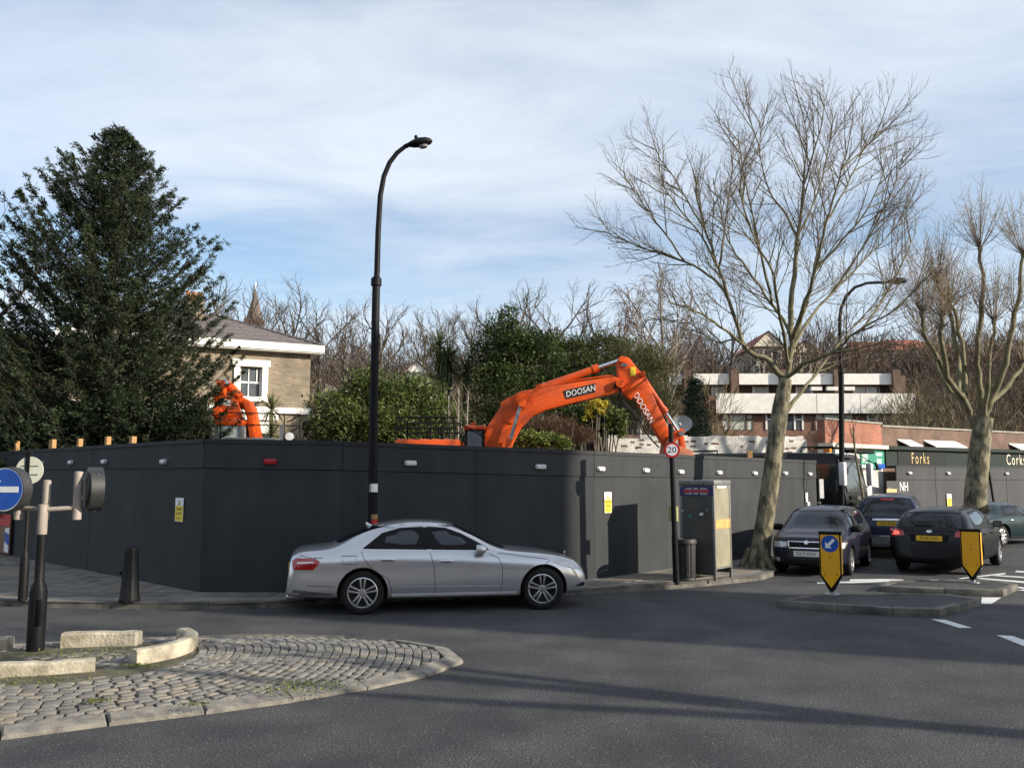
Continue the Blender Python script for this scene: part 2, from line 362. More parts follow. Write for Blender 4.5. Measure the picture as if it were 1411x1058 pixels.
# manhole cover flush with the road in front of the hoarding
# ---------------------------------------------------------------- cobbled traffic island
OUT = [(-4.04, 7.19), (-3.46, 7.54), (-2.81, 7.9), (-2.05, 8.37), (-1.45, 8.82), (-.81, 9.52), (-.54, 10.18), (-.74, 10.81), (-1.52, 11.43), (-2.5, 11.68), (-3.55, 11.73), (-4.4, 11.6), (-5.3, 11.35), (-6.6, 10.9), (-7.8, 10.0), (-8.3, 8.9), (-7.9, 7.8), (-6.9, 6.9), (-5.8, 6.65), (-4.9, 6.8)]
ol = resample(catmull([OUT[-1]] + OUT + [OUT[0]], 8)[8:], .05)
def inside(p, poly):
    c = False; n = len(poly)
    for i in range(n):
        a = poly[i]; b = poly[i - 1]
        if (a[1] > p[1]) != (b[1] > p[1]) and p[0] < (b[0] - a[0]) * (p[1] - a[1]) / (b[1] - a[1]) + a[0]: c = not c
    return c
ola = np.array([(p.x, p.y) for p in ol])
C0 = (-4.75, 9.85)
def islz(x, y):
    d = np.sqrt(((ola - (x, y)) ** 2).sum(1)).min(); return .035 + .075 * min(1., d / 1.2)
cen = Vector((-4.6, 9.3)); iv = [(*C0, .07)]; ivf = []; nn = len(ol)
for s_ in (.33, .66, 1.): iv += [(C0[0] + (p.x - C0[0]) * s_, C0[1] + (p.y - C0[1]) * s_, islz(C0[0] + (p.x - C0[0]) * s_, C0[1] + (p.y - C0[1]) * s_) - .008 if s_ < 1 else -.02) for p in ol]
for i in range(nn):
    j = (i + 1) % nn; ivf.append((0, 1 + i, 1 + j))
    for k in range(2): ivf.append((1 + k * nn + i, 1 + (k + 1) * nn + i, 1 + (k + 1) * nn + j, 1 + k * nn + j))
me = bpy.data.meshes.new('traffic_island'); me.from_pydata(iv, [], ivf)
island = tag(link('traffic_island', me, mossy, smooth=40), kind='structure')
# flat edging stones round the rim
ek = resample(ol + [ol[0]], .78); rng = random.Random(11)
for i, (a, b) in enumerate(zip(ek, ek[1:] + [ek[0]])):
    d = (b - a).normalized(); n = Vector((-d.y, d.x)); g = d * rng.uniform(.004, .014); wd = .19 + rng.uniform(-.01, .015); o_ = n * rng.uniform(-.012, .01)
    p = [a + g + o_, b - g + o_, b - g + n * wd, a + g + n * wd]; z0 = .036 + rng.uniform(-.006, .006); z1 = .07 + rng.uniform(-.008, .006)
    zz = [z0, z0, z1, z1]; ins = .012; c_ = sum(p, Vector((0, 0))) / 4
    mm_ = MB(); mm_.add([(*q, -.03) for q in p] + [(*q, z - .014) for q, z in zip(p, zz)] + [(*(q + (c_ - q).normalized() * ins * 1.4), z) for q, z in zip(p, zz)], [(8, 9, 10, 11)] + [(k + r_ * 4, (k + 1) % 4 + r_ * 4, (k + 1) % 4 + r_ * 4 + 4, k + r_ * 4 + 4) for r_ in (0, 1) for k in range(4)])
    mm_.build('edging_stone', granite, island, smooth=30)
# setts in rings round the middle
def sett_mesh(k):
    r_ = random.Random(k); bm = bmesh.new(); bmesh.ops.create_cube(bm, size=1.)
    for v in bm.verts:
        v.co.x *= .93; v.co.y *= .90
        v.co += Vector((r_.uniform(-.05, .05), r_.uniform(-.06, .06), r_.uniform(-.06, .06) if v.co.z > 0 else 0))
    bmesh.ops.bevel(bm, geom=[e for e in bm.edges if e.verts[0].co.z > 0 and e.verts[1].co.z > 0] + [e for e in bm.edges if abs(e.verts[0].co.z - e.verts[1].co.z) > .5], offset=.055, segments=1, affect='EDGES', profile=.55)
    me = bpy.data.meshes.new('sett'); bm.to_mesh(me); bm.free(); me.materials.append(sett_mats[k % 3 if k % 4 else 0]); me.polygons.foreach_set('use_smooth', [True] * len(me.polygons)); return me
smesh = [sett_mesh(k) for k in range(12)]
setts = []; r = 1.30; rng = random.Random(21)
while r < 5.2:
    n = int(2 * PI * r / .155); ph = rng.random() * 6
    for k in range(n):
        a = ph + 2 * PI * k / n; x = C0[0] + r * math.cos(a); y = C0[1] + r * math.sin(a) * 1.0
        if inside((x, y), ola) and np.sqrt(((ola - (x, y)) ** 2).sum(1)).min() > .235:
            setts.append((x, y, a + PI / 2 + rng.uniform(-.05, .05), .155 * rng.uniform(.86, 1.0), .098 * rng.uniform(.9, 1.02), rng.randrange(12), rng.uniform(-.006, .005), rng.uniform(-.03, .03), rng.uniform(-.05, .05)))
    r += .1
rr = 0.3
while rr < 1.25:          # half-buried ones round the post
    n = int(2 * PI * rr / .2)
    for k in range(n):
        a = k * 2 * PI / n
        setts.append((C0[0] + rr * math.cos(a), C0[1] + rr * math.sin(a), a + PI / 2, .18, .10, rng.randrange(12), -.02 + rng.uniform(-.008, .004), 0, 0))
    rr += .13
def vis(s):
    return abs(s[0]) / s[1] < .60
setts.sort(key=lambda s: (not vis(s), s[0] ** 2 + s[1] ** 2))
rest = MB()
for i, (x, y, a, l, w_, k, dz, tx, ty) in enumerate(setts):
    M = Matrix.Translation((x, y, islz(x, y) - .045 + dz)) @ Matrix.Rotation(a, 4, 'Z') @ Matrix.Rotation(tx, 4, 'X') @ Matrix.Rotation(ty, 4, 'Y') @ Matrix.Diagonal((l, w_, .10, 1))
    if i < 300:
        o = bpy.data.objects.new('sett', smesh[k]); col.objects.link(o); o.parent = island; o.matrix_basis = M
    else:
        me = smesh[k]; rest.cur = k % 3 if k % 4 else 0
        rest.add([M @ v.co for v in me.vertices], [tuple(p.vertices) for p in me.polygons])
tag(rest.build('setts', sett_mats, island, smooth=35), kind='stuff')
# raised kerb stones round the sign post
def arc_stone(p, q, bulge, th, h, seg=8, jag=.0, seed=1):
    r_ = random.Random(seed); p = Vector(p); q = Vector(q); d = (q - p); n = Vector((-d.y, d.x)).normalized(); m_ = MB(); secs = []
    for i in range(seg + 1):
        t_ = i / seg; c = p + d * t_ + n * bulge * 4 * t_ * (1 - t_); tg = (d + n * bulge * 4 * (1 - 2 * t_)).normalized(); nn_ = Vector((-tg.y, tg.x))
        hh = h + r_.uniform(-jag, jag)
        secs.append([(*(c - nn_ * th / 2), .02), (*(c - nn_ * (th / 2 - .004)), hh - .02), (*(c - nn_ * (th / 2 - .03)), hh), (*(c + nn_ * (th / 2 - .03)), hh), (*(c + nn_ * (th / 2 - .004)), hh - .02), (*(c + nn_ * th / 2), .02)])
    vs = [v for s_ in secs for v in s_]; fs = []
    for i in range(seg):
        for k in range(5): fs.append((i * 6 + k, i * 6 + k + 1, i * 6 + k + 7, i * 6 + k + 6))
    fs += [tuple(range(6)), tuple(reversed(range(seg * 6, seg * 6 + 6)))]
    m_.add(vs, fs); return m_.build('raised_kerb_stone', sandstone, island, smooth=35)
def g2(px, py, z=.1): v = G(px, py, z); return (v.x, v.y)
arc_stone(g2(86, 887), g2(191, 885), .03, .2, .235, jag=.006, seed=3)
arc_stone((-4.03, 9.60), (-4.02, 11.0), -.30, .17, .25, 12, .003, 4)
arc_stone(g2(-40, 931), g2(131, 922), -.05, .17, .215, 10, .01, 5)
arc_stone(g2(-50, 893), g2(14, 890), .03, .18, .21, 6, .006, 6)
# weeds and moss in the joints
rs = np.random.RandomState(5); wc = []
for (x, y, n, s_) in [(G(130, 970, .08).x, G(130, 970, .08).y, 90, .06), (G(270, 975, .08).x, G(270, 975, .08).y, 60, .08), (G(430, 945, .08).x, G(430, 945, .08).y, 220, .20), (G(395, 955, .08).x, G(395, 955, .08).y, 120, .18), (-3.95, 9.45, 160, .12), (-4.6, 8.75, 160, .3), (-4.2, 10.2, 200, .35), (-5.0, 10.1, 200, .35)]:
    wc.append(np.column_stack([rs.normal(x, s_, n), rs.normal(y, s_ * .5, n), np.full(n, .115)]))
wc = np.concatenate(wc)
tag(quads('weeds', leaves(rs, wc, .035, .012, up=1.2), leafmat('weed', (.08, .11, .02), (.16, .18, .05), .4)), 'small green weeds growing between the setts of the traffic island', 'weeds', kind='stuff')
# ---------------------------------------------------------------- hoarding
HB = [Vector(p) for p in ((-16.6, 26.6), (-5.43, 15.55), (-2.99, 15.55), (1.64, 17.64), (8.71, 25.3))]
HT = [2.80, 2.76, 2.72, 2.61, 2.58]
def hoard_hit(px, py):
    d = ray(px, py)
    for i, (a, b) in enumerate(zip(HB, HB[1:])):
        e = b - a; den = d.x * e.y - d.y * e.x
        if abs(den) < 1e-9: continue
        t_ = (a.x * e.y - a.y * e.x) / den; p = Vector((0, 0, CAMH)) + d * t_
        s_ = (p.xy - a).dot(e) / e.length_squared
        if -1e-3 <= s_ <= 1.001: e = e.normalized(); return p, Vector((e.x, e.y, 0)), Vector((e.y, -e.x, 0)), i
hoarding = empty('site_hoarding', (HB[1].x, HB[1].y, .1), 0, 'long dark grey painted plywood hoarding wrapped round the building site', 'hoarding')
IM = Matrix.Translation((-HB[1].x, -HB[1].y, -.1))
rng = random.Random(8)
for si, (a, b) in enumerate(zip(HB, HB[1:])):
    e = b - a; Ln = e.length; e = e / Ln; nrm = Vector((e.y, -e.x)); n = max(1, round(Ln / 2.44)) if si != 1 else 1
    if si == 2: n = 2
    for k in range(n):
        s0 = Ln * k / n; s1 = Ln * (k + 1) / n; g = .003
        def z_at(s): return HT[si] + (HT[si + 1] - HT[si]) * s / Ln
        off = rng.uniform(-.004, .004)
        def slab(s0, s1, zf0, zf1, o0, o1):
            P = []
            for (s, zf) in ((s0, zf0), (s1, zf0), (s1, zf1), (s0, zf1)):
                P.append((a + e * s, zf(s)))
            return MB().add([IM @ Vector((*(p + nrm * o1), z)) for p, z in P] + [IM @ Vector((*(p + nrm * o0), z)) for p, z in P], [(0, 1, 2, 3), (7, 6, 5, 4), (0, 4, 5, 1), (1, 5, 6, 2), (2, 6, 7, 3), (3, 7, 4, 0)])
        slab(s0 + g, s1 - g, lambda s: .085, lambda s: z_at(s) - .52, -.02, off).build('board', hoardm, hoarding)
        slab(s0 + g, s1 - g, lambda s: z_at(s) - .51, lambda s: z_at(s) - .075, -.02, .016 + off).build('fascia_board', hoardm, hoarding)
        slab(s0, s1, lambda s: z_at(s) - .072, lambda s: z_at(s), -.09, .035).build('capping', hoardm, hoarding)
        slab(s0, s1, lambda s: z_at(s) - .62, lambda s: z_at(s) - .40, -.08, -.022).build('backing_rail', matteblack, hoarding)
# timber props that stick up behind it
for px, w_, zt in ((12, .10, 3.06), (60, .24, 3.02), (97, .13, 2.98), (135, .12, 2.97), (169, .15, 2.93)):
    p, e, n, i = hoard_hit(px, 618); q = p - n * .2; ang = math.atan2(e.y, e.x)
    MB().box((-w_ / 2, -.05, 0), (w_ / 2, .05, zt)).build('timber_post', timber, hoarding, loc=IM @ Vector((q.x, q.y, 0)), rot=(0, 0, ang), bevel=.006)
p, e, n, i = hoard_hit(1043, 632); q = p - n * .2
MB().box((-.06, -.05, 0), (.06, .05, 2.78)).build('timber_post', timber, hoarding, loc=IM @ Vector((q.x, q.y, 0)))
# bulkhead lights
lightbody = mat('light_housing', (.42, .42, .42), .4, c2=(.5, .5, .5), scale=30.); lens = mat('frosted_lens', (.66, .66, .64), .25, c2=(.5, .5, .5), scale=30., spec=.6)
redlens = mat('red_lens', (.42, .008, .012), .25, c2=(.30, .006, .01), scale=20., spec=.6)
def bulkhead(p, e, n, label, group, red=False, w_=.115, h=.048):
    M = M2(p + n * .018, e, (0, 0, 1)); o = empty('bulkhead_light', p + n * .018, 0, label, 'wall light', group); T = Matrix.Translation(-(p + n * .018))
    poly = [(w_ * math.copysign(abs(math.cos(a)) ** .4, math.cos(a)), h * math.copysign(abs(math.sin(a)) ** .4, math.sin(a))) for a in [2 * PI * k / 24 for k in range(24)]]
    MB().prism(poly, .03, T @ M).build('housing', redlens if red else lightbody, o, bevel=.004)
    MB().prism([(x * .86, y * .8) for x, y in poly], .062, T @ M, back=.031).build('lens', redlens if red else lens, o, bevel=.008)
for px, py in ((60, 638), (100, 637), (146, 636), (228, 636), (565, 638), (744, 643), (826, 646), (888, 648), (936, 650), (989, 651), (1038, 652), (1080, 652), (1114, 653)):
    p, e, n, i = hoard_hit(px, py)
    lab = ['white oblong bulkhead light on the hoarding beside the bollard side', 0, 'white oblong bulkhead light on the hoarding stretch behind the silver saloon', 'small white bulkhead light on the sunlit hoarding stretch behind the phone kiosk'][i] or 'white oblong bulkhead light'
    if i == 0: lab = 'white oblong bulkhead light on the shaded hoarding stretch behind the black bollard'
    bulkhead(p, e, n, lab, 'white lights along the hoarding')
p, e, n, i = hoard_hit(373, 636); bulkhead(p, e, n, 'red oblong bulkhead light on the hoarding', None, True)
# warning notices
def danger(p, e, n, label, w_=.235, h=.42, z0=.012, txt='Danger'):
    o = empty('danger_sign', p + n * z0, 0, label, 'sign', None); T = Matrix.Translation(-(p + n * z0)); M = T @ M2(p + n * z0, e, (0, 0, 1))
    MB().box((-w_ / 2, -h / 2, 0), (w_ / 2, h / 2, .004), M).build('plate', signwhite, o)
    MB().box((-w_ * .47, -h * .48, .0045), (w_ * .47, h * .16, .006), M).build('yellow_panel', yellow, o)
    tri = MB(); tri.prism([(-.05, h * .2), (.05, h * .2), (0, h * .42)], .007, M, back=.0045); tri.build('warning_triangle', inkblack, o)
    MB().prism([(-.032, h * .225), (.032, h * .225), (0, h * .37)], .009, M, back=.0072).build('triangle_centre', yellow, o)
    text('lettering', txt, .07, inkblack, M @ Matrix.Translation((0, .02, .008)), o, .0005)
    for hw_, z_ in ((.36, -.055), (.30, -.075), (.26, -h * .36)): MB().box((-w_ * hw_, z_ - .005, .0062), (w_ * hw_, z_ + .005, .0075), M).build('print_line', inkblack, o)
p, e, n, i = hoard_hit(248, 702); danger(p, e, n, 'yellow and white danger notice on the shaded hoarding above the black bollard', .33, .43)
p, e, n, i = hoard_hit(837, 692); danger(p, e, n, 'yellow and white danger notice on the sunlit hoarding by the phone kiosk')
for (px, py, hh, nm) in ((1111, 685, .26, 'blank white paper sheet stuck high on the end of the hoarding'), (1114, 698, .26, 'blank white paper sheet stuck low on the end of the hoarding')):
    p, e, n, i = hoard_hit(px, py); tag(MB().box((-.07, -hh / 2, 0), (.07, hh / 2, .003), M2(p + n * .012, e, (0, 0, 1))).build('paper_notice', signwhite), nm, 'notice')
# poster propped far left
p, e, n, i = hoard_hit(14, 735)
po = empty('poster_board', p + n * .06, 0, 'red, blue and white poster board standing against the hoarding behind the blue sign', 'poster'); T = Matrix.Translation(-(p + n * .06)); M = T @ M2(p + n * .06, e, (0, 0, 1))
MB().box((-.9, -.5, 0), (.28, .5, .03), M).build('board', mat('poster_brown', (.16, .07, .03), .6, c2=(.2, .09, .04), scale=6.), po)
MB().box((-.9, .2, .031), (.27, .49, .034), M).build('red_band', signred, po)
MB().prism([(-.12, -.35), (.26, -.42), (.26, .14), (-.12, .08)], .035, M, back=.031).build('blue_panel', signblue, po)
MB().prism([(-.1, -.45), (.26, -.47), (.26, -.3), (-.1, -.2)], .040, M, back=.036).build('white_panel', signwhite, po)
MB().prism([(-.1, .05), (.26, .0), (.26, .16), (-.1, .14)], .040, M, back=.036).build('white_panel', signwhite, po)

# ---------------------------------------------------------------- lamp posts
def lamp_post(base, pts, rads, headM, label, hs=1.):
    o = empty('lamp_post', base, 0, label, 'lamp post'); T = Matrix.Translation(-Vector(base))
    k = [i for i, r_ in enumerate(rads) if r_ > .055][-1]
    MB().tube([T @ Vector(p) for p in pts[:k + 1]], rads[:k + 1], 14).build('column', blackp, o, smooth=40)
    MB().tube([T @ Vector(p) for p in pts[k:]], rads[k + 1:k + 2] + rads[k + 1:], 12).build('bracket', blackp, o, smooth=50)
    q = T @ Vector(pts[k]); MB().lathe([(.062, -.12), (.095, -.10), (.095, .02), (.06, .06)], 14, Matrix.Translation(q)).build('collar', blackp, o, smooth=30)
    h = MB(); n = 16
    prof = [(-.30, .035), (-.22, .055), (-.10, .105), (.05, .135), (.18, .12), (.27, .08), (.31, .02)]
    vs = []; fs = []
    for x, r_ in prof:
        for j in range(n):
            a = 2 * PI * j / n; vs.append(headM @ Vector((x * hs, r_ * math.cos(a) * 1.15 * hs, r_ * math.sin(a) * (.85 if math.sin(a) > 0 else .6) * hs)))
    for i in range(len(prof) - 1):
        for j in range(n): fs.append((i * n + j, i * n + (j + 1) % n, (i + 1) * n + (j + 1) % n, (i + 1) * n + j))
    fs += [tuple(reversed(range(n))), tuple(range((len(prof) - 1) * n, len(prof) * n))]
    h.add([T @ v for v in vs], fs); h.build('lantern', blackp, o, smooth=50)
    MB().lathe([(.03, 0), (.034, .05), (.02, .075), (.0, .08)], 10, T @ headM @ Matrix.Translation((-.02 * hs, 0, .10 * hs))).build('photocell', matteblack, o, smooth=40)
    bow = MB(); bow.lathe([(.0, -.075), (.07, -.06), (.09, -.03)], 14, T @ headM @ Matrix.Translation((.1 * hs, 0, -.035 * hs))); bow.build('bowl', mat('lamp_bowl', (.25, .26, .27), .1, c2=(.3, .3, .3), scale=10.), o, smooth=40)
    return o, T
Yl = 15.32; b0 = D(512.5, 812, Yl); b0.z = .1
lp = [(512.7, 790), (513.5, 700), (515, 560), (517, 460), (518.5, 386), (519.5, 375), (521, 320), (524, 270), (529, 243), (537, 224), (547, 211), (557, 203), (566, 199)]
P = [Vector((b0.x, b0.y, .1))] + [D(x, y, Yl) for x, y in lp]
rad = [.086, .082, .078, .074, .072, .070, .052, .050, .047, .045, .043, .041, .038, .036]
hm = Matrix.Translation(D(576, 198, Yl)) @ Matrix.Rotation(R(-10), 4, 'Y')
o, T = lamp_post((b0.x, b0.y, .1), P, rad, hm, 'tall black swan-neck lamp post rising behind the silver saloon car', .85)
for py, m_, h in ((672, signwhite, .14), (712, timber, .09), (719, signred, .07)):
    q = T @ D(514.2, py, Yl); MB().lathe([(.0795, -h / 2), (.0795, h / 2)], 14, Matrix.Translation(q), cap=False).build('sticker', m_, o, smooth=40)
Y2 = 25.6; b2 = D(1160, 720, Y2)
lp2 = [(1160, 700), (1159.5, 560), (1159, 510), (1158, 500), (1157, 440), (1159, 425), (1166, 408), (1178, 396), (1195, 390), (1224, 389)]
P2 = [Vector((b2.x, b2.y, .02))] + [D(x, y, Y2) for x, y in lp2]
lamp_post((b2.x, b2.y, 0), P2, [.085, .08, .078, .076, .055, .05, .048, .046, .044, .042, .04], Matrix.Translation(D(1234, 388, Y2)) @ Matrix.Rotation(R(-3), 4, 'Y'), 'black lamp post with long curved bracket seen through the bare plane tree branches', 1.05)

# ---------------------------------------------------------------- black bollard
bp = G(178, 829, .1); bo = empty('bollard', bp, R(12), 'tapered black cast iron bollard standing on the pavement by the hoarding', 'bollard')
def octo(r_, sq): return [(r_ * sq * math.cos(PI / 8 + k * PI / 4), r_ * sq * math.sin(PI / 8 + k * PI / 4)) for k in range(8)]
m_ = MB(); vs = []; prof = [(.165, 0), (.165, .05), (.152, .07), (.108, .80), (.108, .825), (.085, .865), (.03, .885)]
for r_, z in prof: vs += [(x, y, z) for x, y in octo(r_, 1.)]
m_.add(vs, [(i * 8 + k, i * 8 + (k + 1) % 8, i * 8 + 8 + (k + 1) % 8, i * 8 + 8 + k) for i in range(6) for k in range(8)] + [tuple(reversed(range(8))), tuple(range(48, 56))])
m_.build('shaft', blackp, bo, bevel=.006)
MB().lathe([(.02, .0), (.03, .01), (.03, .03)], 8, Matrix.Translation((-.13, 0, .46)) @ Matrix.Rotation(R(-90), 4, 'Y')).build('chain_lug', blackp, bo)

# ---------------------------------------------------------------- illuminated signs on the island post
beige = mat('beige_paint', (.33, .285, .245), .55, c2=(.26, .225, .195), scale=12., bump=.1); drumb = mat('sign_drum', (.018, .019, .02), .5, c2=(.035, .035, .035), scale=6.)
ib = G(48.5, 895, .09); SY = ib.y
sp = empty('sign_post', ib, 0, 'black post with beige cross arms carrying round road signs on the cobbled island', 'sign post'); T = Matrix.Translation(-ib)
def zz(py, px=48.5): return (D(px, py, SY)).z - ib.z
MB().lathe([(.098, -.03), (.098, zz(815)), (.085, zz(808)), (.055, zz(800)), (.052, zz(765))], 20).build('base_column', blackp, sp, smooth=40)
MB().box((.05, -.104, zz(860)), (.085, -.06, zz(824))).build('access_door', blackp, sp, bevel=.004)
MB().lathe([(.052, zz(768)), (.052, zz(735))], 16).build('column', blackp, sp, smooth=40)
MB().lathe([(.052, zz(736)), (.055, zz(735)), (.055, zz(695)), (.03, zz(694.5))], 16).build('cross_head', beige, sp, smooth=40)
zarm = zz(702)
def sign_drum(az, dist, stub_dy, face, label, sgn):
    d = Vector((math.cos(az), math.sin(az), 0)); c = d * dist
    MB().tube([(0, 0, zarm), (c.x, c.y, zarm + .02)], .028, 12).build('arm', beige, sp, smooth=40)
    st = MB().lathe([(.05, zz(716)), (.05, zz(650)), (.02, zz(649))], 14, Matrix.Translation((c.x, c.y, 0))); st.build('stub', beige, sp, smooth=40)
    f = Vector((math.cos(face), math.sin(face), 0)); ctr = Vector((c.x, c.y, zz(674))) + f * .075
    M = M2(ctr, Vector((-f.y, f.x, 0)), (0, 0, 1)); r_ = .262
    for hz in (.13, -.1): MB().box((-.05, hz - .02, -.05), (.05, hz + .02, .02), M).build('bracket', beige, sp)
    o = empty('illuminated_road_sign', ib + ctr, 0, label, 'road sign'); T2 = Matrix.Translation(-ctr)
    MB().lathe([(r_ - .05, .0), (r_ - .05, .02), (r_, .03), (r_, .175), (r_ - .012, .175), (r_ - .012, .165)], 40, T2 @ M, cap=True).build('drum', drumb, o, smooth=35)
    for k in range(3): MB().lathe([(.0, .0), (.007, .003), (.007, .007)], 8, T2 @ M @ Matrix.Rotation(R(20 + 120 * k), 4, 'Z') @ Matrix.Translation((r_, 0, .11)) @ Matrix.Rotation(R(90), 4, 'Y')).build('screw', chrome, o)
    MB().lathe([(r_ - .013, .166), (r_ - .013, .172)], 40, T2 @ M).build('white_rim', signwhite, o, smooth=30)
    MB().lathe([(r_ - .024, .172), (r_ - .024, .175)], 40, T2 @ M).build('blue_face', signblue, o, smooth=30)
    if sgn:
        a = MB(); a.prism([(.19, -.034), (.19, .034), (-.10, .034), (-.045, .105), (-.10, .105), (-.205, 0), (-.10, -.105), (-.045, -.105), (-.10, -.034)][::-1] if sgn > 0 else [(-.19, -.034), (.10, -.034), (.045, -.105), (.10, -.105), (.205, 0), (.10, .105), (.045, .105), (.10, .034), (-.19, .034)], .178, T2 @ M, back=.1752)
        a.build('white_arrow', signwhite, o)
    return o
sign_drum(R(165), .35, 0, R(-101), 'round blue road sign with white arrow in a black drum on the island post', 1)
sign_drum(R(12), .37, 0, R(34), 'round road sign in a black drum seen edge on at the beige arm', 1)
MB().tube([(0, 0, zarm), (-.04, .16, zarm + .01)], .028, 10).build('arm', beige, sp, smooth=40)
MB().lathe([(.045, zz(716)), (.045, zz(662)), (.02, zz(661))], 14, Matrix.Translation((-.075, .2, 0))).build('stub', beige, sp, smooth=40)
# sign on the far pavement, seen from the back
fb = G(31, 827, .1); fo = empty('traffic_sign', fb, 0, 'thin black post with the cream back of a round sign beside the hoarding', 'traffic sign')
FYz = lambda py: D(34, py, fb.y).z - .1
MB().lathe([(.072, -.01), (.072, FYz(768)), (.06, FYz(764)), (.036, FYz(756)), (.034, FYz(622))], 14).build('post', blackp, fo, smooth=40)
MB().lathe([(.0, .0), (.215, .0), (.225, .008), (.225, .022), (.0, .022)], 36, Matrix.Translation((.03, -.055, FYz(648))) @ Matrix.Rotation(R(90), 4, 'X')).build('sign_back', mat('cream_back', (.62, .62, .50), .5, c2=(.54, .54, .44), scale=7.), fo, smooth=30)
for dz in (.07, -.07): MB().box((-.11, -.082, FYz(648) + dz - .008), (.17, -.078, FYz(648) + dz + .008)).build('channel', steel, fo)
MB().box((-.045, -.085, FYz(648) - .25), (.03, -.03, FYz(622))).build('clip', blackp, fo)

# ---------------------------------------------------------------- 20 sign
pb = G(932, 803, .1); pt = D(924, 584, pb.y); so = empty('speed_limit_sign', pb, 0, 'round 20 speed limit sign on a black post beside the phone kiosk', 'road sign')
v = pt - pb
MB().tube([(0, 0, -.02), v * .30], [.062, .058], 14).build('base_column', blackp, so, smooth=40)
MB().tube([v * .28, v], [.05, .046], 14).build('post', blackp, so, smooth=40)
sc = D(925, 620, pb.y) - pb + Vector((0, -.06, 0)); Ms = Matrix.Translation(sc) @ Matrix.Rotation(R(-6), 4, 'Z') @ Matrix.Rotation(R(90), 4, 'X')
MB().lathe([(.145, 0), (.15, .004), (.15, .012)], 36, Ms).build('disc', matteblack, so, smooth=30)
MB().lathe([(.143, .0125), (.143, .014)], 36, Ms).build('red_ring', signred, so)
MB().lathe([(.108, .0145), (.108, .016)], 36, Ms).build('white_centre', signwhite, so)
text('numerals', '20', .165, inkblack, Ms @ Matrix.Translation((0, -.002, .0165)), so, .0015, xs=1.05)
q = v * ((803 - 709) / (803 - 584.)); Mq = Matrix.Translation(q + Vector((.0, .06, 0))) @ Matrix.Rotation(R(8), 4, 'Z')
MB().box((-.1, 0, -.14), (.1, .006, .14), Mq).build('notice_plate', mat('pale_yellow', (.50, .50, .22), .5, c2=(.42, .43, .18), scale=6.), so)

# ---------------------------------------------------------------- litter bin
lb = G(944, 800, .1) + Vector((.02, .02, 0)); bn = empty('litter_bin', lb, 0, 'black fluted litter bin standing beside the 20 sign post', 'litter bin')
m_ = MB(); n = 40; vs = []; prof = [(.17, .04), (.185, .10), (.20, .70)]
for r_, z in prof:
    for k in range(n): rr_ = r_ - (.012 if k % 4 in (0,) else 0); vs.append((rr_ * math.cos(2 * PI * k / n), rr_ * math.sin(2 * PI * k / n), z))
m_.add(vs, [(i * n + k, i * n + (k + 1) % n, i * n + n + (k + 1) % n, i * n + n + k) for i in range(2) for k in range(n)] + [tuple(reversed(range(n))), tuple(range(2 * n, 3 * n))])
binm = mat('bin_black', (.010, .010, .011), .6, c2=(.016, .016, .016), scale=10.)
m_.build('body', binm, bn, smooth=25)
MB().lathe([(.21, .70), (.225, .71), (.225, .775), (.21, .80), (.15, .80), (.145, .74)], 36, cap=False).build('rim', binm, bn, smooth=35)
MB().lathe([(.19, -.002), (.195, .03), (.18, .06)], 30).build('base_ring', binm, bn, smooth=35)
MB().lathe([(.0, .0), (.014, .0), (.014, .006), (.0, .006)], 10, Matrix.Translation((.0, -.187, .13)) @ Matrix.Rotation(R(90), 4, 'X')).build('lock', steel, bn)

# ---------------------------------------------------------------- phone kiosk
kA = Vector((3.93, 17.22)); fd = Vector((-.8, .6)); sd = Vector((.6, .8)); kw, kdp, kh = .74, .80, 1.93
kz = .1; ko = empty('phone_kiosk', (kA.x, kA.y, kz), math.atan2(.6, -.8) - PI, 'grey metal phone kiosk with a blue and red strip, standing on the pavement', 'phone box')
# local frame: x runs from the near corner back along the front (towards -x), y away from the street
kgrey = mat('kiosk_grey', (.052, .050, .047), .42, .25, c2=(.085, .080, .073), scale=2.2, rvar=.1, det=8.); kframe = mat('kiosk_frame', (.17, .165, .155), .45, .4, c2=(.22, .21, .2), scale=8.)
kglass = mat('kiosk_glass', (.23, .21, .15), .25, c2=(.30, .28, .20), scale=3., spec=.6)
for x, y in ((-kw, 0), (-.05, 0), (-.05, kdp - .05), (-kw, kdp - .05)): MB().box((x, y, -.002), (x + .05, y + .05, kh - .10)).build('corner_post', kframe, ko, bevel=.006)
MB().box((-kw + .05, .008, .10), (-.05, .035, kh - .10)).build('front_panel', kgrey, ko)
MB().box((-kw + .05, kdp - .035, .10), (-.05, kdp - .008, kh - .10)).build('back_panel', kgrey, ko)
MB().box((-.035, .052, .25), (-.012, kdp - .052, kh - .16)).build('side_pane', kglass, ko)
MB().box((-.04, .05, .21), (-.005, kdp - .05, .25)).build('side_rail', kframe, ko)
MB().box((-.04, .05, kh - .16), (-.005, kdp - .05, kh - .10)).build('side_rail', kframe, ko)
MB().box((-kw - .01, -.012, kh - .10), (.012, kdp + .012, kh)).build('roof', kframe, ko, bevel=.015)
MB().box((-.012, .06, .99), (-.002, kdp - .06, 1.16)).build('orange_strip', mat('kiosk_orange', (.62, .26, .05), .5, c2=(.7, .36, .15), scale=9.), ko)
MB().box((-.012, .16, kh - .155), (-.001, kdp - .2, kh - .115)).build('white_sticker', signwhite, ko)
strip = MB().box((-kw + .02, -.008, kh - .30), (-.015, .004, kh - .13)).build('advert_strip', mat('strip_navy', (.02, .02, .09), .45, c2=(.03, .025, .12), scale=6.), ko)
MB().box((-kw + .10, -.011, kh - .235), (-.10, -.0085, kh - .195)).build('red_band', signred, strip)
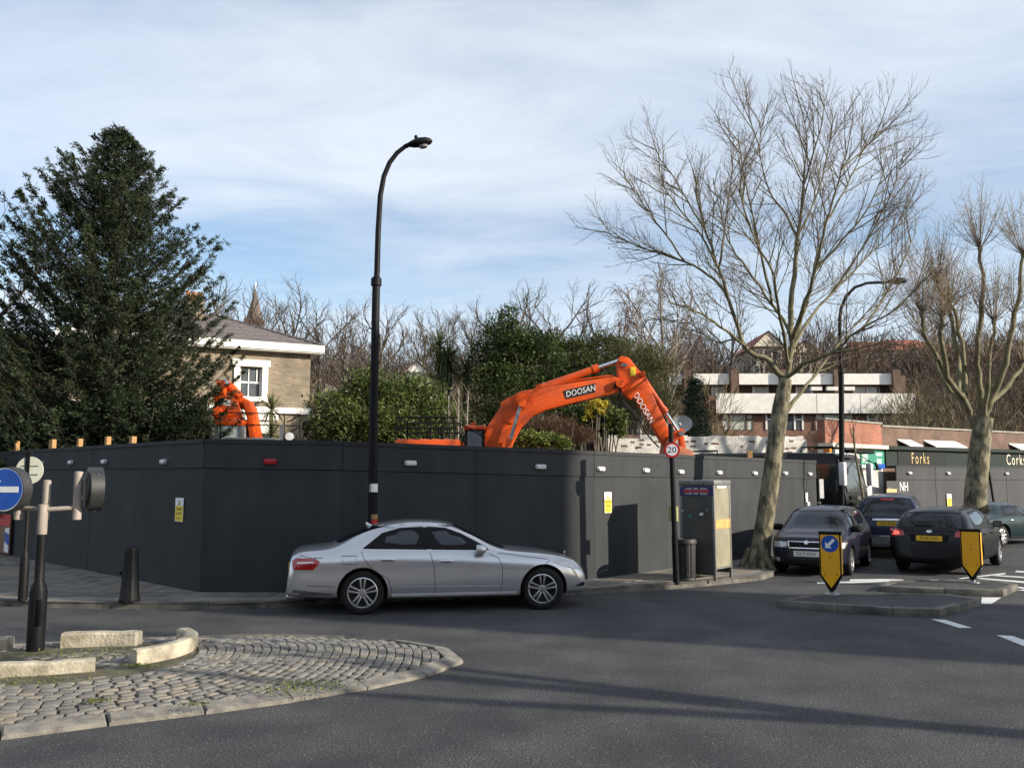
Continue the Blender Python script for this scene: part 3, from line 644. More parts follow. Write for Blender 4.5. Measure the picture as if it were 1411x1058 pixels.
Mk = Matrix.Translation((-kw / 2, -.0115, kh - .165)) @ Matrix.Rotation(R(90), 4, 'X')
text('lettering', 'e-mail \u00b7 text \u00b7 phone', .068, signwhite, Mk, strip, .0008, space=.95, xs=.9)
text('lettering', 'e-mail \u00b7 text \u00b7 phone', .068, signwhite, Matrix.Translation((0, 0, -.095)) @ Mk, strip, .0008, space=.95, xs=.9)
for x, z, s_, m_ in ((-.52, 1.22, .05, mat('sticker_teal', (.03, .14, .12), .6, c2=(.05, .2, .17), scale=9.)), (-.28, 1.27, .045, signwhite), (-.16, 1.35, .035, kframe), (-.68, 1.33, .018, signwhite)):
    MB().prism([(-s_, -s_ * .5), (s_ * .8, -s_ * .6), (s_, s_ * .5), (-s_ * .3, s_ * .7)], .002, Matrix.Translation((x, .006, z)) @ Matrix.Rotation(R(90), 4, 'X')).build('sticker', m_, ko)
for x in (-.52, -.2): MB().lathe([(.014, 0), (.012, .006)], 8, Matrix.Translation((x, -.012, kh - .05)) @ Matrix.Rotation(R(90), 4, 'X')).build('bolt', matteblack, ko)

# ---------------------------------------------------------------- refuges with keep-left bollards
def refuge(pts, label, h=.115):
    o = empty('traffic_refuge', (pts[0][0], pts[0][1], 0), 0, label, 'traffic island'); off = Vector(pts[0]); P = [Vector(p) - off for p in pts]
    c = sum(P, Vector((0, 0))) / len(P)
    inn = [c + (p - c) * (1 - .16 / (p - c).length) for p in P]
    MB().prism([tuple(p) for p in inn], h - .012, back=-.03).build('tarmac_top', asphalt, o)
    for i in range(len(P)):
        a, b = P[i], P[(i + 1) % len(P)]; a2, b2 = inn[i], inn[(i + 1) % len(P)]; n = max(1, round((b - a).length / .8))
        for k in range(n):
            g0 = .004 / (b - a).length; t0 = k / n + g0; t1 = (k + 1) / n - g0
            MB().prism([tuple(a + (b - a) * t0), tuple(a + (b - a) * t1), tuple(a2 + (b2 - a2) * t1), tuple(a2 + (b2 - a2) * t0)], h + .003 * ((k * 7 + i) % 3 - 1), back=-.03).build('kerb_stone', kerbmat, o, bevel=.014)
    return o
refuge([(4.25, 14.45), (5.05, 13.95), (5.75, 13.55), (6.4, 13.45), (7.62, 14.56), (7.45, 15.15), (6.4, 15.35), (5.15, 15.2)], 'low kerbed traffic refuge carrying the yellow bollard with the blue arrow')
refuge([(6.72, 16.4), (7.7, 15.95), (8.62, 15.72), (9.42, 16.65), (9.25, 17.25), (8.3, 17.45), (7.2, 17.1)], 'low kerbed traffic refuge carrying the plain yellow bollard')
bolly = mat('bollard_yellow', (.82, .40, .006), .45, c2=(.76, .36, .008), scale=5.)
def yellow_bollard(base, rz, w_, h, label, arrow):
    o = empty('keep_left_bollard', base, rz, label, 'traffic bollard'); hw = w_ / 2; pt_ = .13 * h / 1.0
    sh = [(-hw, h), (-hw, .31), (-.03, .045), (.03, .045), (hw, .31), (hw, h)]
    Mx = Matrix.Rotation(R(90), 4, 'X')
    MB().prism(sh, .075, Mx, back=-.075).build('shell', matteblack, o, bevel=.008)
    ins = [(-hw + .022, h - .025), (-hw + .022, .325), (0, .105), (hw - .022, .325), (hw - .022, h - .025)]
    for s_ in (1, -1):
        MB().prism(ins, .0775 * s_, Mx, back=.0755 * s_).build('yellow_face', bolly, o)
    for s_ in (1, -1):
        MB().box((s_ * hw - .003, -.06, .34), (s_ * hw + .003, .06, h - .04)).build('side_strip', bolly, o)
    MB().box((-hw - .012, -.09, h), (hw + .012, .09, h + .025)).build('cap', matteblack, o, bevel=.006)
    MB().lathe([(.12, -.004), (.11, .012), (.04, .02), (.035, .06)], 18).build('foot', steel, o, smooth=30)
    for x, z in ((0, .62), (-.1, .335), (.1, .335)): MB().lathe([(.012, 0), (.010, .004)], 8, Matrix.Translation((x, -.0775, z)) @ Mx).build('fixing', matteblack, o)
    if arrow:
        Ma = Matrix.Translation((0, 0, h - .175)) @ Mx @ Matrix.Rotation(R(45), 4, 'Z')
        MB().lathe([(.142, .078), (.142, .0795)], 32, Ma).build('blue_disc', signblue, o)
        MB().prism([(-.105, 0), (-.03, -.075), (-.03, -.024), (.10, -.024), (.10, .024), (-.03, .024), (-.03, .075)], .0815, Ma, back=.0798).build('arrow', signwhite, o)
yellow_bollard(G(1147, 818, .115), R(-29), .35, 1.02, 'yellow keep-left bollard with a white arrow on a blue disc', True)
yellow_bollard(G(1341, 802, .115), R(-36), .34, .97, 'plain yellow traffic bollard without any sign, on the farther refuge', False)
# ---------------------------------------------------------------- brick pattern material
def brickmat(name, c1, c2, mortar, rz=0., sc=1., ms=.012, rough=.85, var=.0):
    if name in MATS: return MATS[name]
    m = bpy.data.materials.new(name); m.use_nodes = True; t = m.node_tree; b = t.nodes['Principled BSDF']; b.inputs['Roughness'].default_value = rough
    tcn = t.nodes.new('ShaderNodeTexCoord'); sp_ = t.nodes.new('ShaderNodeSeparateXYZ'); t.links.new(tcn.outputs['Object'], sp_.inputs[0])
    cb = t.nodes.new('ShaderNodeCombineXYZ'); ad = t.nodes.new('ShaderNodeMath'); ad.operation = 'ADD'; t.links.new(sp_.outputs[0], ad.inputs[0]); t.links.new(sp_.outputs[1], ad.inputs[1])
    t.links.new(ad.outputs[0], cb.inputs[0]); t.links.new(sp_.outputs[2], cb.inputs[1])
    br = t.nodes.new('ShaderNodeTexBrick'); br.inputs['Scale'].default_value = sc; br.inputs['Mortar Size'].default_value = ms; br.inputs['Brick Width'].default_value = .225; br.inputs['Row Height'].default_value = .075
    br.inputs['Color1'].default_value = (*c1, 1); br.inputs['Color2'].default_value = (*c2, 1); br.inputs['Mortar'].default_value = (*mortar, 1); t.links.new(cb.outputs[0], br.inputs[0])
    n = t.nodes.new('ShaderNodeTexNoise'); n.inputs['Scale'].default_value = 1.5; n.inputs['Detail'].default_value = 8.; t.links.new(tcn.outputs['Object'], n.inputs['Vector'])
    mr = t.nodes.new('ShaderNodeMapRange'); mr.inputs[1].default_value = .3; mr.inputs[2].default_value = .7; mr.inputs[3].default_value = .65; mr.inputs[4].default_value = 1.3; t.links.new(n.outputs[0], mr.inputs[0])
    mu = t.nodes.new('ShaderNodeMixRGB'); mu.blend_type = 'MULTIPLY'; mu.inputs[0].default_value = 1.; t.links.new(br.outputs[0], mu.inputs[1]); t.links.new(mr.outputs[0], mu.inputs[2]); t.links.new(mu.outputs[0], b.inputs['Base Color'])
    bp_ = t.nodes.new('ShaderNodeBump'); bp_.inputs['Strength'].default_value = .5; bp_.inputs['Distance'].default_value = .01; t.links.new(br.outputs['Fac'], bp_.inputs['Height']); bp_.invert = True; t.links.new(bp_.outputs[0], b.inputs['Normal'])
    MATS[name] = m; return m
stock = brickmat('stock_brick', (.25, .195, .125), (.14, .11, .078), (.25, .22, .17)); redbrick = brickmat('red_brick', (.36, .10, .05), (.24, .07, .04), (.22, .16, .12)); brownbrick = brickmat('brown_brick', (.17, .085, .05), (.10, .055, .036), (.15, .12, .10))
whitebrick = brickmat('white_brick', (.62, .60, .55), (.70, .68, .63), (.42, .40, .36), ms=.008)
slate = mat('slate', (.075, .065, .065), .75, c2=(.13, .115, .11), scale=5., stretch=(1, 1, 4), bump=.4, bscale=14.); slate2 = mat('slate_light', (.10, .09, .09), .75, c2=(.15, .13, .125), scale=5., bump=.4, bscale=14.)
tile = mat('red_tile', (.26, .075, .04), .8, c2=(.36, .12, .07), scale=3.); curtain = mat('net_curtain', (.60, .62, .56), .8, c2=(.42, .45, .40), scale=6., stretch=(3, 3, .4)); greyglass = mat('window_glass', (.05, .06, .07), .05, c2=(.09, .10, .11), scale=2., spec=.7)
litglass = mat('curtained_glass', (.42, .45, .40), .12, c2=(.58, .60, .54), scale=1.4, spec=.7); cream = mat('cream_render', (.66, .60, .48), .7, c2=(.58, .52, .41), scale=1.)
# ---------------------------------------------------------------- villa on the left
hY = 38.; hr = D(428, 490, hY); hz = hillz(hr.x, hY)
ho = empty('brick_villa', (hr.x, hr.y, hz), R(28), 'old stock brick villa with white eaves and slate hipped roof behind the yew', 'house')
# local: facade along -x at y=0 facing -y, right corner at origin
ze = 7.45 - hz; FW, FD = 9.5, 7.4
wx0, wx1, wz0, wz1 = -2.98, -2.06, 5.50 - hz, 6.72 - hz
for a in (((-FW, 0, -2), (wx0, .3, ze)), ((wx1, 0, -2), (0, .3, ze)), ((wx0, 0, wz1), (wx1, .3, ze)), ((wx0, 0, -2), (wx1, .3, wz0)), ((-.3, .3, -2), (0, FD, ze)), ((-FW, FD - .3, -2), (-.3, FD, ze)), ((-FW, .3, -2), (-FW + .3, FD - .3, ze))): MB().box(*a).build('wall', stock, ho)
zs_ = 4.82 - hz
MB().box((-FW - .05, -.12, zs_), (.14, .0, zs_ + .26)).build('string_course', whitep, ho)
MB().box((.0, .0, zs_), (.14, FD, zs_ + .26)).build('string_course', whitep, ho)
ev = .42
MB().box((-FW - ev, -ev, ze), (ev, FD + ev, ze + .12)).build('soffit', whitep, ho)
MB().box((-FW - ev, -ev - .06, ze + .05), (ev + .06, -ev, ze + .36)).build('fascia', whitep, ho); MB().box((ev, -ev, ze + .05), (ev + .06, FD + ev, ze + .36)).build('fascia', whitep, ho)
# hipped slate roof in courses
rf = empty('roof', (0, 0, 0), parent=ho); zr = ze + .34; rh = 1.75; nr = 14
for k in range(nr):
    t0, t1 = k / nr, (k + 1) / nr; u0 = t0 * (FD / 2 + ev); u1 = t1 * (FD / 2 + ev)
    def ring(u, z): return [(-FW - ev + u, -ev + u, z), (ev - u, -ev + u, z), (ev - u, FD + ev - u, z), (-FW - ev + u, FD + ev - u, z)]
    a = ring(u0, zr + t0 * rh + .03); b = ring(u1, zr + t1 * rh); c = ring(u0, zr + t0 * rh - .02)
    MB().add(a + b + c, [(i, (i + 1) % 4, 4 + (i + 1) % 4, 4 + i) for i in range(4)] + [(8 + i, 8 + (i + 1) % 4, (i + 1) % 4, i) for i in range(4)]).build('slate_course', slate if k % 2 else slate2, rf)
MB().tube([(ev, -ev, zr + .03), (ev - FD / 2 - ev, FD / 2, zr + rh)], .07, 6).build('hip_ridge', slate, rf)
ch = MB().box((-4.9, 2.6, zr + .4), (-4.1, 3.4, zr + 2.1)).build('chimney', stock, ho)
for k in range(3): MB().lathe([(.13, zr + 2.1), (.11, zr + 2.5), (.13, zr + 2.55)], 10, Matrix.Translation((-4.75 + k * .25, 3.0, 0))).build('chimney_pot', mat('terracotta', (.40, .16, .07), .8, c2=(.5, .24, .1), scale=8.), ho)
wn_ = empty('window', (0, 0, 0), parent=ho)
MB().box((wx0 + .05, .14, wz0 + .05), (wx1 - .05, .16, wz1 - .05)).build('pane', greyglass, wn_); MB().box((wx0 + .1, .19, (wz0 + wz1) / 2), (wx1 - .1, .2, wz1)).build('curtain', curtain, wn_)
fr = [((wx0 - .24, -.08, wz0 - .2), (wx0, .1, wz1 + .05)), ((wx1, -.08, wz0 - .2), (wx1 + .24, .1, wz1 + .05)), ((wx0 - .32, -.12, wz1 + .05), (wx1 + .32, .1, wz1 + .34)), ((wx0, -.14, wz0 - .2), (wx1, .1, wz0))]
for a in fr: MB().box(*a).build('surround', whitep, wn_)
zm = (wz0 + wz1) / 2
for a in (((wx0, .10, wz0), (wx0 + .07, .13, wz1)), ((wx1 - .07, .10, wz0), (wx1, .13, wz1)), ((wx0 + .07, .10, zm - .04), (wx1 - .07, .13, zm + .04)), ((wx0 + .37, .10, wz0), (wx0 + .41, .128, wz1)), ((wx0 + .71, .10, zm), (wx0 + .75, .128, wz1))): MB().box(*a).build('glazing_bar', whitep, wn_)
# white bay on the ground floor
by_ = empty('bay', (0, 0, 0), parent=ho)
MB().box((-3.4, -.9, -2), (-1.7, -.002, zs_ - .35)).build('bay_wall', whitep, by_); MB().box((-3.2, -.93, .0), (-2.6, -.9, zs_ - .9)).build('pane', greyglass, by_); MB().box((-2.4, -.93, .0), (-1.9, -.9, zs_ - .9)).build('pane', greyglass, by_)
MB().box((-3.55, -1.02, zs_ - .35), (-1.55, -.002, zs_ - .05)).build('bay_cornice', whitep, by_)

# ---------------------------------------------------------------- terrace of 1960s houses
tY = 58.; tA = D(930, 590, tY); tB = D(1262, 590, tY); tw = tB.x - tA.x; tzb = D(1100, 600, tY).z - .6
def tz(py): return D(1100, py, tY).z - tzb
to = empty('flat_roofed_terrace', (tA.x, tY, tzb), R(0), 'long flat roofed brick terrace with white balcony panels behind the painted wall', 'terrace')
def TX(px): return (px - 930) / (1262 - 930) * tw
MB().box((0, 1.2, -3), (tw, 9, tz(514))).build('wall', brownbrick, to)
MB().box((TX(978), 0, -3), (tw, 1.2, tz(545))).build('lower_wall', brickmat('russet_brick', (.25, .105, .065), (.18, .08, .05), (.19, .15, .12)), to)
for a, b in ((985, 1078), (1078, 1123), (1123, 1183), (1183, 1259)): MB().box((TX(a) + .02, -.5, tz(570)), (TX(b) - .02, -.38, tz(543))).build('balcony_panel', whitep, to)
MB().box((TX(984), -.378, tz(571)), (tw - .1, 1.2, tz(569))).build('balcony_floor', brownbrick, to)
for a, b in ((925, 942), (958, 1008), (1022, 1077), (1092, 1153), (1163, 1236)): MB().box((TX(a), .3, tz(529)), (TX(b), .45, tz(514))).build('roof_fascia', whitep, to)
for a, b in ((925, 942), (958, 1008), (1022, 1077), (1092, 1153), (1163, 1236)): MB().box((TX(a), .45, tz(514) - .15), (TX(b), 1.2, tz(514))).build('roof_edge', brownbrick, to)
for px in (950, 1015, 1085, 1158, 1240): MB().box((TX(px) - .28, .0, tz(544)), (TX(px) + .22, 1.2, tz(509))).build('fin_wall', brownbrick, to)
for a, b, m_ in ((988, 1011, litglass), (1046, 1066, litglass), (1107, 1112, litglass), (1114, 1128, greyglass), (1188, 1202, litglass), (1206, 1221, litglass), (1222, 1240, greyglass)):
    wn_ = MB().box((TX(a), 1.12, tz(543)), (TX(b), 1.18, tz(530.5))).build('window', m_, to)
    for x in (TX(a), TX(b)): MB().box((x - .07, 1.08, tz(543)), (x + .07, 1.12, tz(530))).build('frame', whitep, wn_)
for px in (1123, 1145, 1168):
    MB().box((TX(px) - .35, -.62, tz(539)), (TX(px) + .35, -.3, tz(534))).build('flower_box', whitep, to)
for a, b, m_ in ((995, 1038, litglass), (1056, 1106, greyglass), (1123, 1175, litglass), (1196, 1250, greyglass)):
    wn_ = MB().box((TX(a), -.03, tz(592)), (TX(b), -.005, tz(571.5))).build('window', m_, to)
    for f_ in (0, .22, .78, 1): MB().box((TX(a + (b - a) * f_) - .06, -.07, tz(592)), (TX(a + (b - a) * f_) + .06, -.03, tz(571.5))).build('frame', brownbrick if m_ is litglass else whitep, wn_)
    MB().box((TX(a), -.068, tz(578) - .05), (TX(a + (b - a) * .22), -.03, tz(578) + .05)).build('transom', brownbrick if m_ is litglass else whitep, wn_); MB().box((TX(a + (b - a) * .78), -.068, tz(578) - .05), (TX(b), -.03, tz(578) + .05)).build('transom', brownbrick if m_ is litglass else whitep, wn_)

# ---------------------------------------------------------------- white painted wall and corner shop
wY = 29.5; wa = D(838, 600, wY); wb = D(1128, 598, wY)
wl = empty('white_brick_wall', (wa.x, wY, 0), math.atan2(1.2, wb.x - wa.x), 'long white painted brick wall with worn patches behind the hoarding', 'wall')
wL = math.hypot(1.2, wb.x - wa.x); zt = 3.62
MB().box((0, 0, -.05), (wL, .34, zt - .2)).build('wall_face', whitebrick, wl)
rng = random.Random(5); x = 0.
while x < wL - .2:
    l = rng.uniform(.22, .5); h = rng.uniform(.06, .13)
    MB().box((x + .006, -.008, zt - .199), (min(x + l, wL) - .006, .35, zt - .2 + h)).build('coping_brick', whitebrick if rng.random() < .8 else brownbrick, wl); x += l
for k in range(26):
    x = rng.uniform(.5, wL - .5); z = zt - .25 - abs(rng.gauss(0, .35)); s_ = rng.uniform(.04, .11)
    MB().box((x - s_, -.006, z - .033), (x + s_, .001, z + .033)).build('bare_brick', brownbrick, wl)
# dish on the wall
dp = D(940, 585, 27.0)
do = empty('satellite_dish', (dp.x, 27.0, 0), 0, 'grey satellite dish on a pole behind the hoarding beside the digger arm', 'satellite dish')
MB().tube([(0, .12, 0), (0, .12, dp.z - .1)], .03, 8).build('pole', steel, do)
Md = Matrix.Translation((0, 0, dp.z)) @ Matrix.Rotation(R(-20), 4, 'Z') @ Matrix.Rotation(R(72), 4, 'X') @ Matrix.Diagonal((1.1, .95, 1, 1))
prof = [(.0, .0), (.1, .006), (.2, .025), (.29, .06), (.295, .062), (.29, .05), (.2, .012), (.1, -.006), (.0, -.012)]
MB().lathe(prof, 28, Md, cap=False).build('reflector', mat('dish_grey', (.30, .31, .31), .5, c2=(.36, .37, .36), scale=9.), do, smooth=60)
MB().tube([Md @ Vector((0, -.28, .05)), Md @ Vector((0, -.16, .36))], .012, 6).build('feed_arm', steel, do); MB().tube([Md @ Vector((0, -.16, .33)), Md @ Vector((0, -.12, .42))], .03, 8).build('feed_horn', lens, do)
MB().box((-.05, .02, dp.z - .08), (.05, .16, dp.z + .06)).build('mount', steel, do)

# corner shop: brick parapet, fascia and hoarded front
sA = D(1137, 600, 31.0); sB = D(1215, 600, 33.8); sC = D(1411, 600, 38.9)
A2 = Vector((sA.x, 31.0)); B2 = Vector((sB.x, 33.8)); d2 = (Vector((sC.x, 38.9)) - B2).normalized(); C2 = B2 + d2 * 22
shop = empty('corner_shop', (A2.x, A2.y, 0), 0, 'single storey corner shop with red brick parapet and boarded dark green shopfront', 'shop')
def strip_wall(P, z0, z1, o0, o1, name, m_, parent, s0=0., s1=1., bev=0.):
    a, b = P; e = (b - a); n = Vector((e.y, -e.x)).normalized(); a_, b_ = a + e * s0 - A2, a + e * s1 - A2
    vs = []
    for z in (z0, z1): vs += [(*(a_ + n * o1), z), (*(b_ + n * o1), z), (*(b_ + n * o0), z), (*(a_ + n * o0), z)]
    return MB().add(vs, [(3, 2, 1, 0), (4, 5, 6, 7), (0, 1, 5, 4), (1, 2, 6, 5), (2, 3, 7, 6), (3, 0, 4, 7)]).build(name, m_, parent, bevel=bev)
AB = (A2, B2); BC = (B2, C2)
strip_wall(AB, 3.32, 4.15, -.3, .0, 'parapet', redbrick, shop); strip_wall(BC, 3.32, 4.05, -.3, .0, 'parapet', brownbrick, shop)
strip_wall(AB, 4.152, 4.21, -.35, .05, 'coping', mat('concrete', (.25, .23, .20), .9, c2=(.33, .31, .27), scale=4.), shop); strip_wall(BC, 4.052, 4.12, -.35, .05, 'coping', mat('concrete'), shop)
strip_wall(AB, 0, 3.32, -.3, -.02, 'wall', whitebrick, shop); strip_wall(BC, 0, 3.32, -.3, -.02, 'wall', brownbrick, shop)
strip_wall(AB, 3.18, 3.32, -.02, .28, 'canopy', cream, shop); strip_wall(BC, 3.18, 3.315, -.02, .30, 'canopy', mat('shop_green', (.007, .017, .014), .6, c2=(.010, .022, .018), scale=4., spec=.2), shop)
gs = strip_wall(AB, 2.45, 3.14, 0, .10, 'green_sign', mat('sign_green', (.015, .24, .15), .45, c2=(.02, .20, .13), scale=5.), shop, .55, .98)
strip_wall(AB, 2.4, 3.15, 0, .08, 'white_sign', signwhite, shop, .12, .53)
def on(P, s, off, z): e = P[1] - P[0]; n = Vector((e.y, -e.x)).normalized(); q = P[0] + e * s + n * off - A2; return M2((q.x, q.y, z), (e.x, e.y, 0), (0, 0, 1))
for s_, w_, h_, z_, m_ in ((.62, .42, .42, 2.86, mat('sign_pale_green', (.40, .62, .50), .5, c2=(.34, .55, .44), scale=8.)), (.88, .5, .12, 2.98, mat('sign_pale_green')), (.88, .4, .2, 2.72, mat('sign_pale_green')), (.66, .85, .11, 2.52, signwhite), (.92, .55, .2, 2.54, signblue)):
    MB().box((-w_ / 2, -h_ / 2, .001), (w_ / 2, h_ / 2, .006), on(AB, s_, .1, z_)).build('sign_patch', m_, gs)
strip_wall(AB, 2.50, 2.95, .082, .092, 'grille', inkblack, shop, .26, .42)
green = mat('shop_green')
fa = strip_wall(BC, 2.55, 3.18, 0, .14, 'fascia', green, shop)
LBC = (C2 - B2).length
def spx(px):     # distance along the front for a picture column
    r_ = ray(px, 620); den = r_.x * d2.y - r_.y * d2.x; return ((B2.x * d2.y - B2.y * d2.x) / den * Vector((r_.x, r_.y)) - B2).dot(d2)
strip_wall(BC, 2.57, 3.12, .142, .16, 'name_board', mat('name_board', (.006, .009, .009), .6, c2=(.008, .012, .011), scale=5., spec=.2), fa, spx(1232) / LBC, spx(1298) / LBC)
gold = mat('gold_lettering', (.50, .34, .14), .5, c2=(.58, .42, .2), scale=20.); ivory = mat('ivory_lettering', (.66, .62, .48), .5)
text('lettering', 'Forks', .62, gold, on(BC, spx(1262) / LBC, .165, 2.84), fa, .012, space=1.35, xs=.62); text('lettering', 'Corks', .66, ivory, on(BC, spx(1394) / LBC, .15, 2.86), fa, .012, space=1.3, xs=.72)
MB().lathe([(.16, 0), (.16, .05), (.12, .09)], 14, on(BC, spx(1336) / LBC, .14, 2.92)).build('alarm_box', cream, fa)
for a, b in ((1244, 1262), (1280, 1323), (1396, 1450)):   # tilted white sunblinds above the fascia
    s0, s1 = spx(a) / LBC, spx(b) / LBC; n = Vector((d2.y, -d2.x)); P0 = B2 + d2 * spx(a) - A2; P1 = B2 + d2 * spx(b) - A2; vs = []
    for q, o_, z in ((P0, .32, 3.32), (P1, .32, 3.32), (P1 - d2 * .35, .02, 3.56), (P0 - d2 * .35, .02, 3.56)): vs.append((*(q + n * o_), z))
    vs += [(x, y, z + .04) for x, y, z in vs]
    MB().add(vs, [(3, 2, 1, 0), (4, 5, 6, 7), (0, 1, 5, 4), (1, 2, 6, 5), (2, 3, 7, 6), (3, 0, 4, 7)]).build('blind', whitep, shop)
# hoarding across the shopfront
h2 = empty('shopfront_hoarding', (A2.x, A2.y, 0), 0, 'grey painted plywood hoarding boarding up the green shopfront', 'hoarding')
hp2 = mat('hoarding_paint_pale', (.034, .037, .041), .78, c2=(.044, .047, .050), scale=1.3, det=9.)
wear(hp2, .18, .08)
n = 9
for k in range(n):
    s0, s1 = k / n + .0004, (k + 1) / n - .0004
    strip_wall(BC, .02, 2.02, .5, .53 + .004 * (k % 2), 'board', hp2, h2, s0, s1); strip_wall(BC, 2.03, 2.52, .5, .555 + .003 * (k % 2), 'fascia_board', hp2, h2, s0, s1)
strip_wall(BC, 2.525, 2.56, .42, .58, 'capping', hp2, h2)
dr = strip_wall(BC, .03, 1.98, .535, .56, 'door', mat('door_black', (.022, .023, .025), .6, c2=(.03, .03, .03), scale=4.), h2, spx(1202) / LBC, spx(1232) / LBC)
text('lettering', 'NH', .50, signwhite, on(BC, spx(1225) / LBC, .565, 1.75), dr, .004, xs=.7); MB().box((-.24, -.05, 0), (.24, .05, .008), on(BC, spx(1225) / LBC, .565, 1.38)).build('white_strip', signwhite, dr)
MB().box((-.2, -.05, 0), (.2, .05, .01), on(BC, spx(1225) / LBC, .565, 1.15)).build('gold_plate', gold, dr); MB().prism([(-.3, -.07), (.3, -.06), (.3, .06), (-.1, .07), (-.1, .12), (-.16, .12), (-.16, .07), (-.3, .07)], .008, on(BC, spx(1208) / LBC, .565, 1.62)).build('orange_print', gold, dr)
def shop_pt(px, z, off=.58): q = B2 + d2 * spx(px) + Vector((d2.y, -d2.x)) * off; return Vector((q.x, q.y, z)), Vector((d2.x, d2.y, 0)), Vector((d2.y, -d2.x, 0))
p, e, n_ = shop_pt(1286, 1.22, .56); danger(p, e, n_, 'yellow and white danger notice on the shopfront hoarding', .30, .5)
for px in (1233, 1286, 1366): p, e, n_ = shop_pt(px, 2.28, .565); bulkhead(p, e, n_, 'white bulkhead light on the shopfront hoarding', 'white lights on the shopfront hoarding')
po = empty('notice_board', shop_pt(1324, 0.75, .562)[0], 0, 'stack of white, yellow and blue site notices on the shopfront hoarding', 'notice'); Mx = Matrix.Translation(-shop_pt(1324, .75, .562)[0]) @ M2(shop_pt(1324, .75, .562)[0], (d2.x, d2.y, 0), (0, 0, 1))
MB().box((-.2, 0, 0), (.2, .85, .01), Mx).build('sheet', signwhite, po); MB().box((-.18, .62, .0105), (.18, .74, .014), Mx).build('yellow_band', yellow, po); MB().box((-.18, .15, .0105), (.18, .38, .014), Mx).build('blue_band', signblue, po)
for k in range(4): MB().box((-.16, .42 + k * .045, .0105), (.05 + .1 * (k % 2), .445 + k * .045, .013), Mx).build('print_line', inkblack, po)
p, e, n_ = shop_pt(1316, 1.2, .565); tag(MB().box((-.13, -.12, 0), (.13, .12, .004), M2(p, e, (0, 0, 1))).build('red_notice', mat('pink_red', (.62, .06, .08), .5, c2=(.55, .05, .07), scale=8.)), 'small red notice beside the site notices on the shopfront hoarding', 'notice')
q = D(1368, 700, 36.0); tag(MB().tube([(0, 0, 0), (-.25, 0, 2.5)], .05, 8).build('scaffold_pole', blackp, loc=(q.x, q.y - .3, 0)), 'thin dark pole leaning by the shopfront hoarding', 'pole')

# ---------------------------------------------------------------- buildings up the hill
def far_house(name, label, cat, px0, px1, pyb, pye, pyr, Y, wm, rm, rows, gable=False, depth=9.):
    a = D(px0, pyb, Y); b = D(px1, pyb, Y); e_ = D(px0, pye, Y); r_ = D(px0, pyr, Y)
    bz = min(a.z - 3, hillz(a.x, Y) - .8, hillz(b.x, Y) - .8); o = empty(name, (a.x, Y, bz), 0, label, cat); W = b.x - a.x; ze = e_.z - bz; zr = r_.z - bz; zo = a.z - 3 - bz; zh = ze - zo
    MB().box((0, 0, 0), (W, depth, ze)).build('wall', wm, o)
    if gable: MB().add([(-.2, -.3, ze), (W + .2, -.3, ze), (W / 2, -.3, zr), (-.2, depth, ze), (W + .2, depth, ze), (W / 2, depth, zr)], [(0, 1, 2), (3, 5, 4), (0, 2, 5, 3), (1, 4, 5, 2), (0, 3, 4, 1)]).build('gable', wm, o); MB().add([(-.5, -.5, ze - .1), (W / 2, -.5, zr + .15), (W / 2, depth, zr + .15), (-.5, depth, ze - .1), (W + .5, -.5, ze - .1), (W + .5, depth, ze - .1)], [(0, 1, 2, 3), (1, 4, 5, 2)]).build('roof', rm, o)
    else: MB().add([(-.4, -.4, ze), (W + .4, -.4, ze), (W + .4, depth + .4, ze), (-.4, depth + .4, ze), (1.5, depth / 2, zr), (W - 1.5, depth / 2, zr)], [(0, 1, 5, 4), (1, 2, 5), (2, 3, 4, 5), (3, 0, 4), (3, 2, 1, 0)]).build('roof', rm, o)
    for (n_, z0, z1, f) in rows:
        for k in range(n_):
            c = W * (k + .5) / n_; h = W / n_ * f / 2; wn = MB().box((c - h, -.06, zo + zh * z0), (c + h, -.02, zo + zh * z1)).build('window', greyglass, o)
            MB().box((c - h, -.1, zo + zh * z0), (c + h, -.06, zo + zh * z0 + .12)).build('sill', whitep, wn); MB().box((c - .05, -.1, zo + zh * z0 + .12), (c + .05, -.06, zo + zh * z1)).build('frame', whitep, wn)
    return o, W, ze, zr
far_house('red_roofed_flats', 'red brick apartment block with a red tiled roof up on the wooded hill', 'apartment block', 1178, 1250, 515, 482, 464, 120, brickmat('far_red_brick', (.34, .12, .07), (.27, .10, .06), (.3, .2, .15)), tile, [(6, .40, .62, .6), (6, .75, .92, .6)])
far_house('red_roofed_flats', 'cream and red apartment block beside the red brick block on the hill', 'apartment block', 1222, 1300, 520, 480, 462, 128, cream, tile, [(7, .35, .55, .5), (7, .70, .88, .5)])
far_house('red_roofed_flats', 'red roofed apartment block seen through the pollarded tree on the hill', 'apartment block', 1296, 1345, 515, 484, 468, 124, brickmat('far_red_brick', None, None, None) if 'far_red_brick' in MATS else redbrick, tile, [(5, .4, .6, .5), (5, .72, .9, .5)])
o, W, ze, zr = far_house('timbered_house', 'cream gabled house with dark timber framing on the hill behind the plane tree', 'house', 1040, 1078, 510, 478, 458, 105, cream, tile, [(3, .45, .60, .6), (3, .74, .90, .6)], True)
for k in range(5): MB().box((W * k / 4 - .06, -.38, ze * .66), (W * k / 4 + .06, -.31, ze * 1.0)).build('timber', mat('dark_timber', (.05, .035, .025), .8), o)
for z in (.65, .995): MB().box((-.1, -.40, ze * z - .08), (W + .1, -.385, ze * z + .08)).build('timber', mat('dark_timber'), o)
far_house('gabled_house', 'pale cream house behind the timbered house on the hill', 'house', 1092, 1130, 512, 486, 470, 112, cream, tile, [(3, .5, .65, .5), (3, .76, .9, .5)], True)
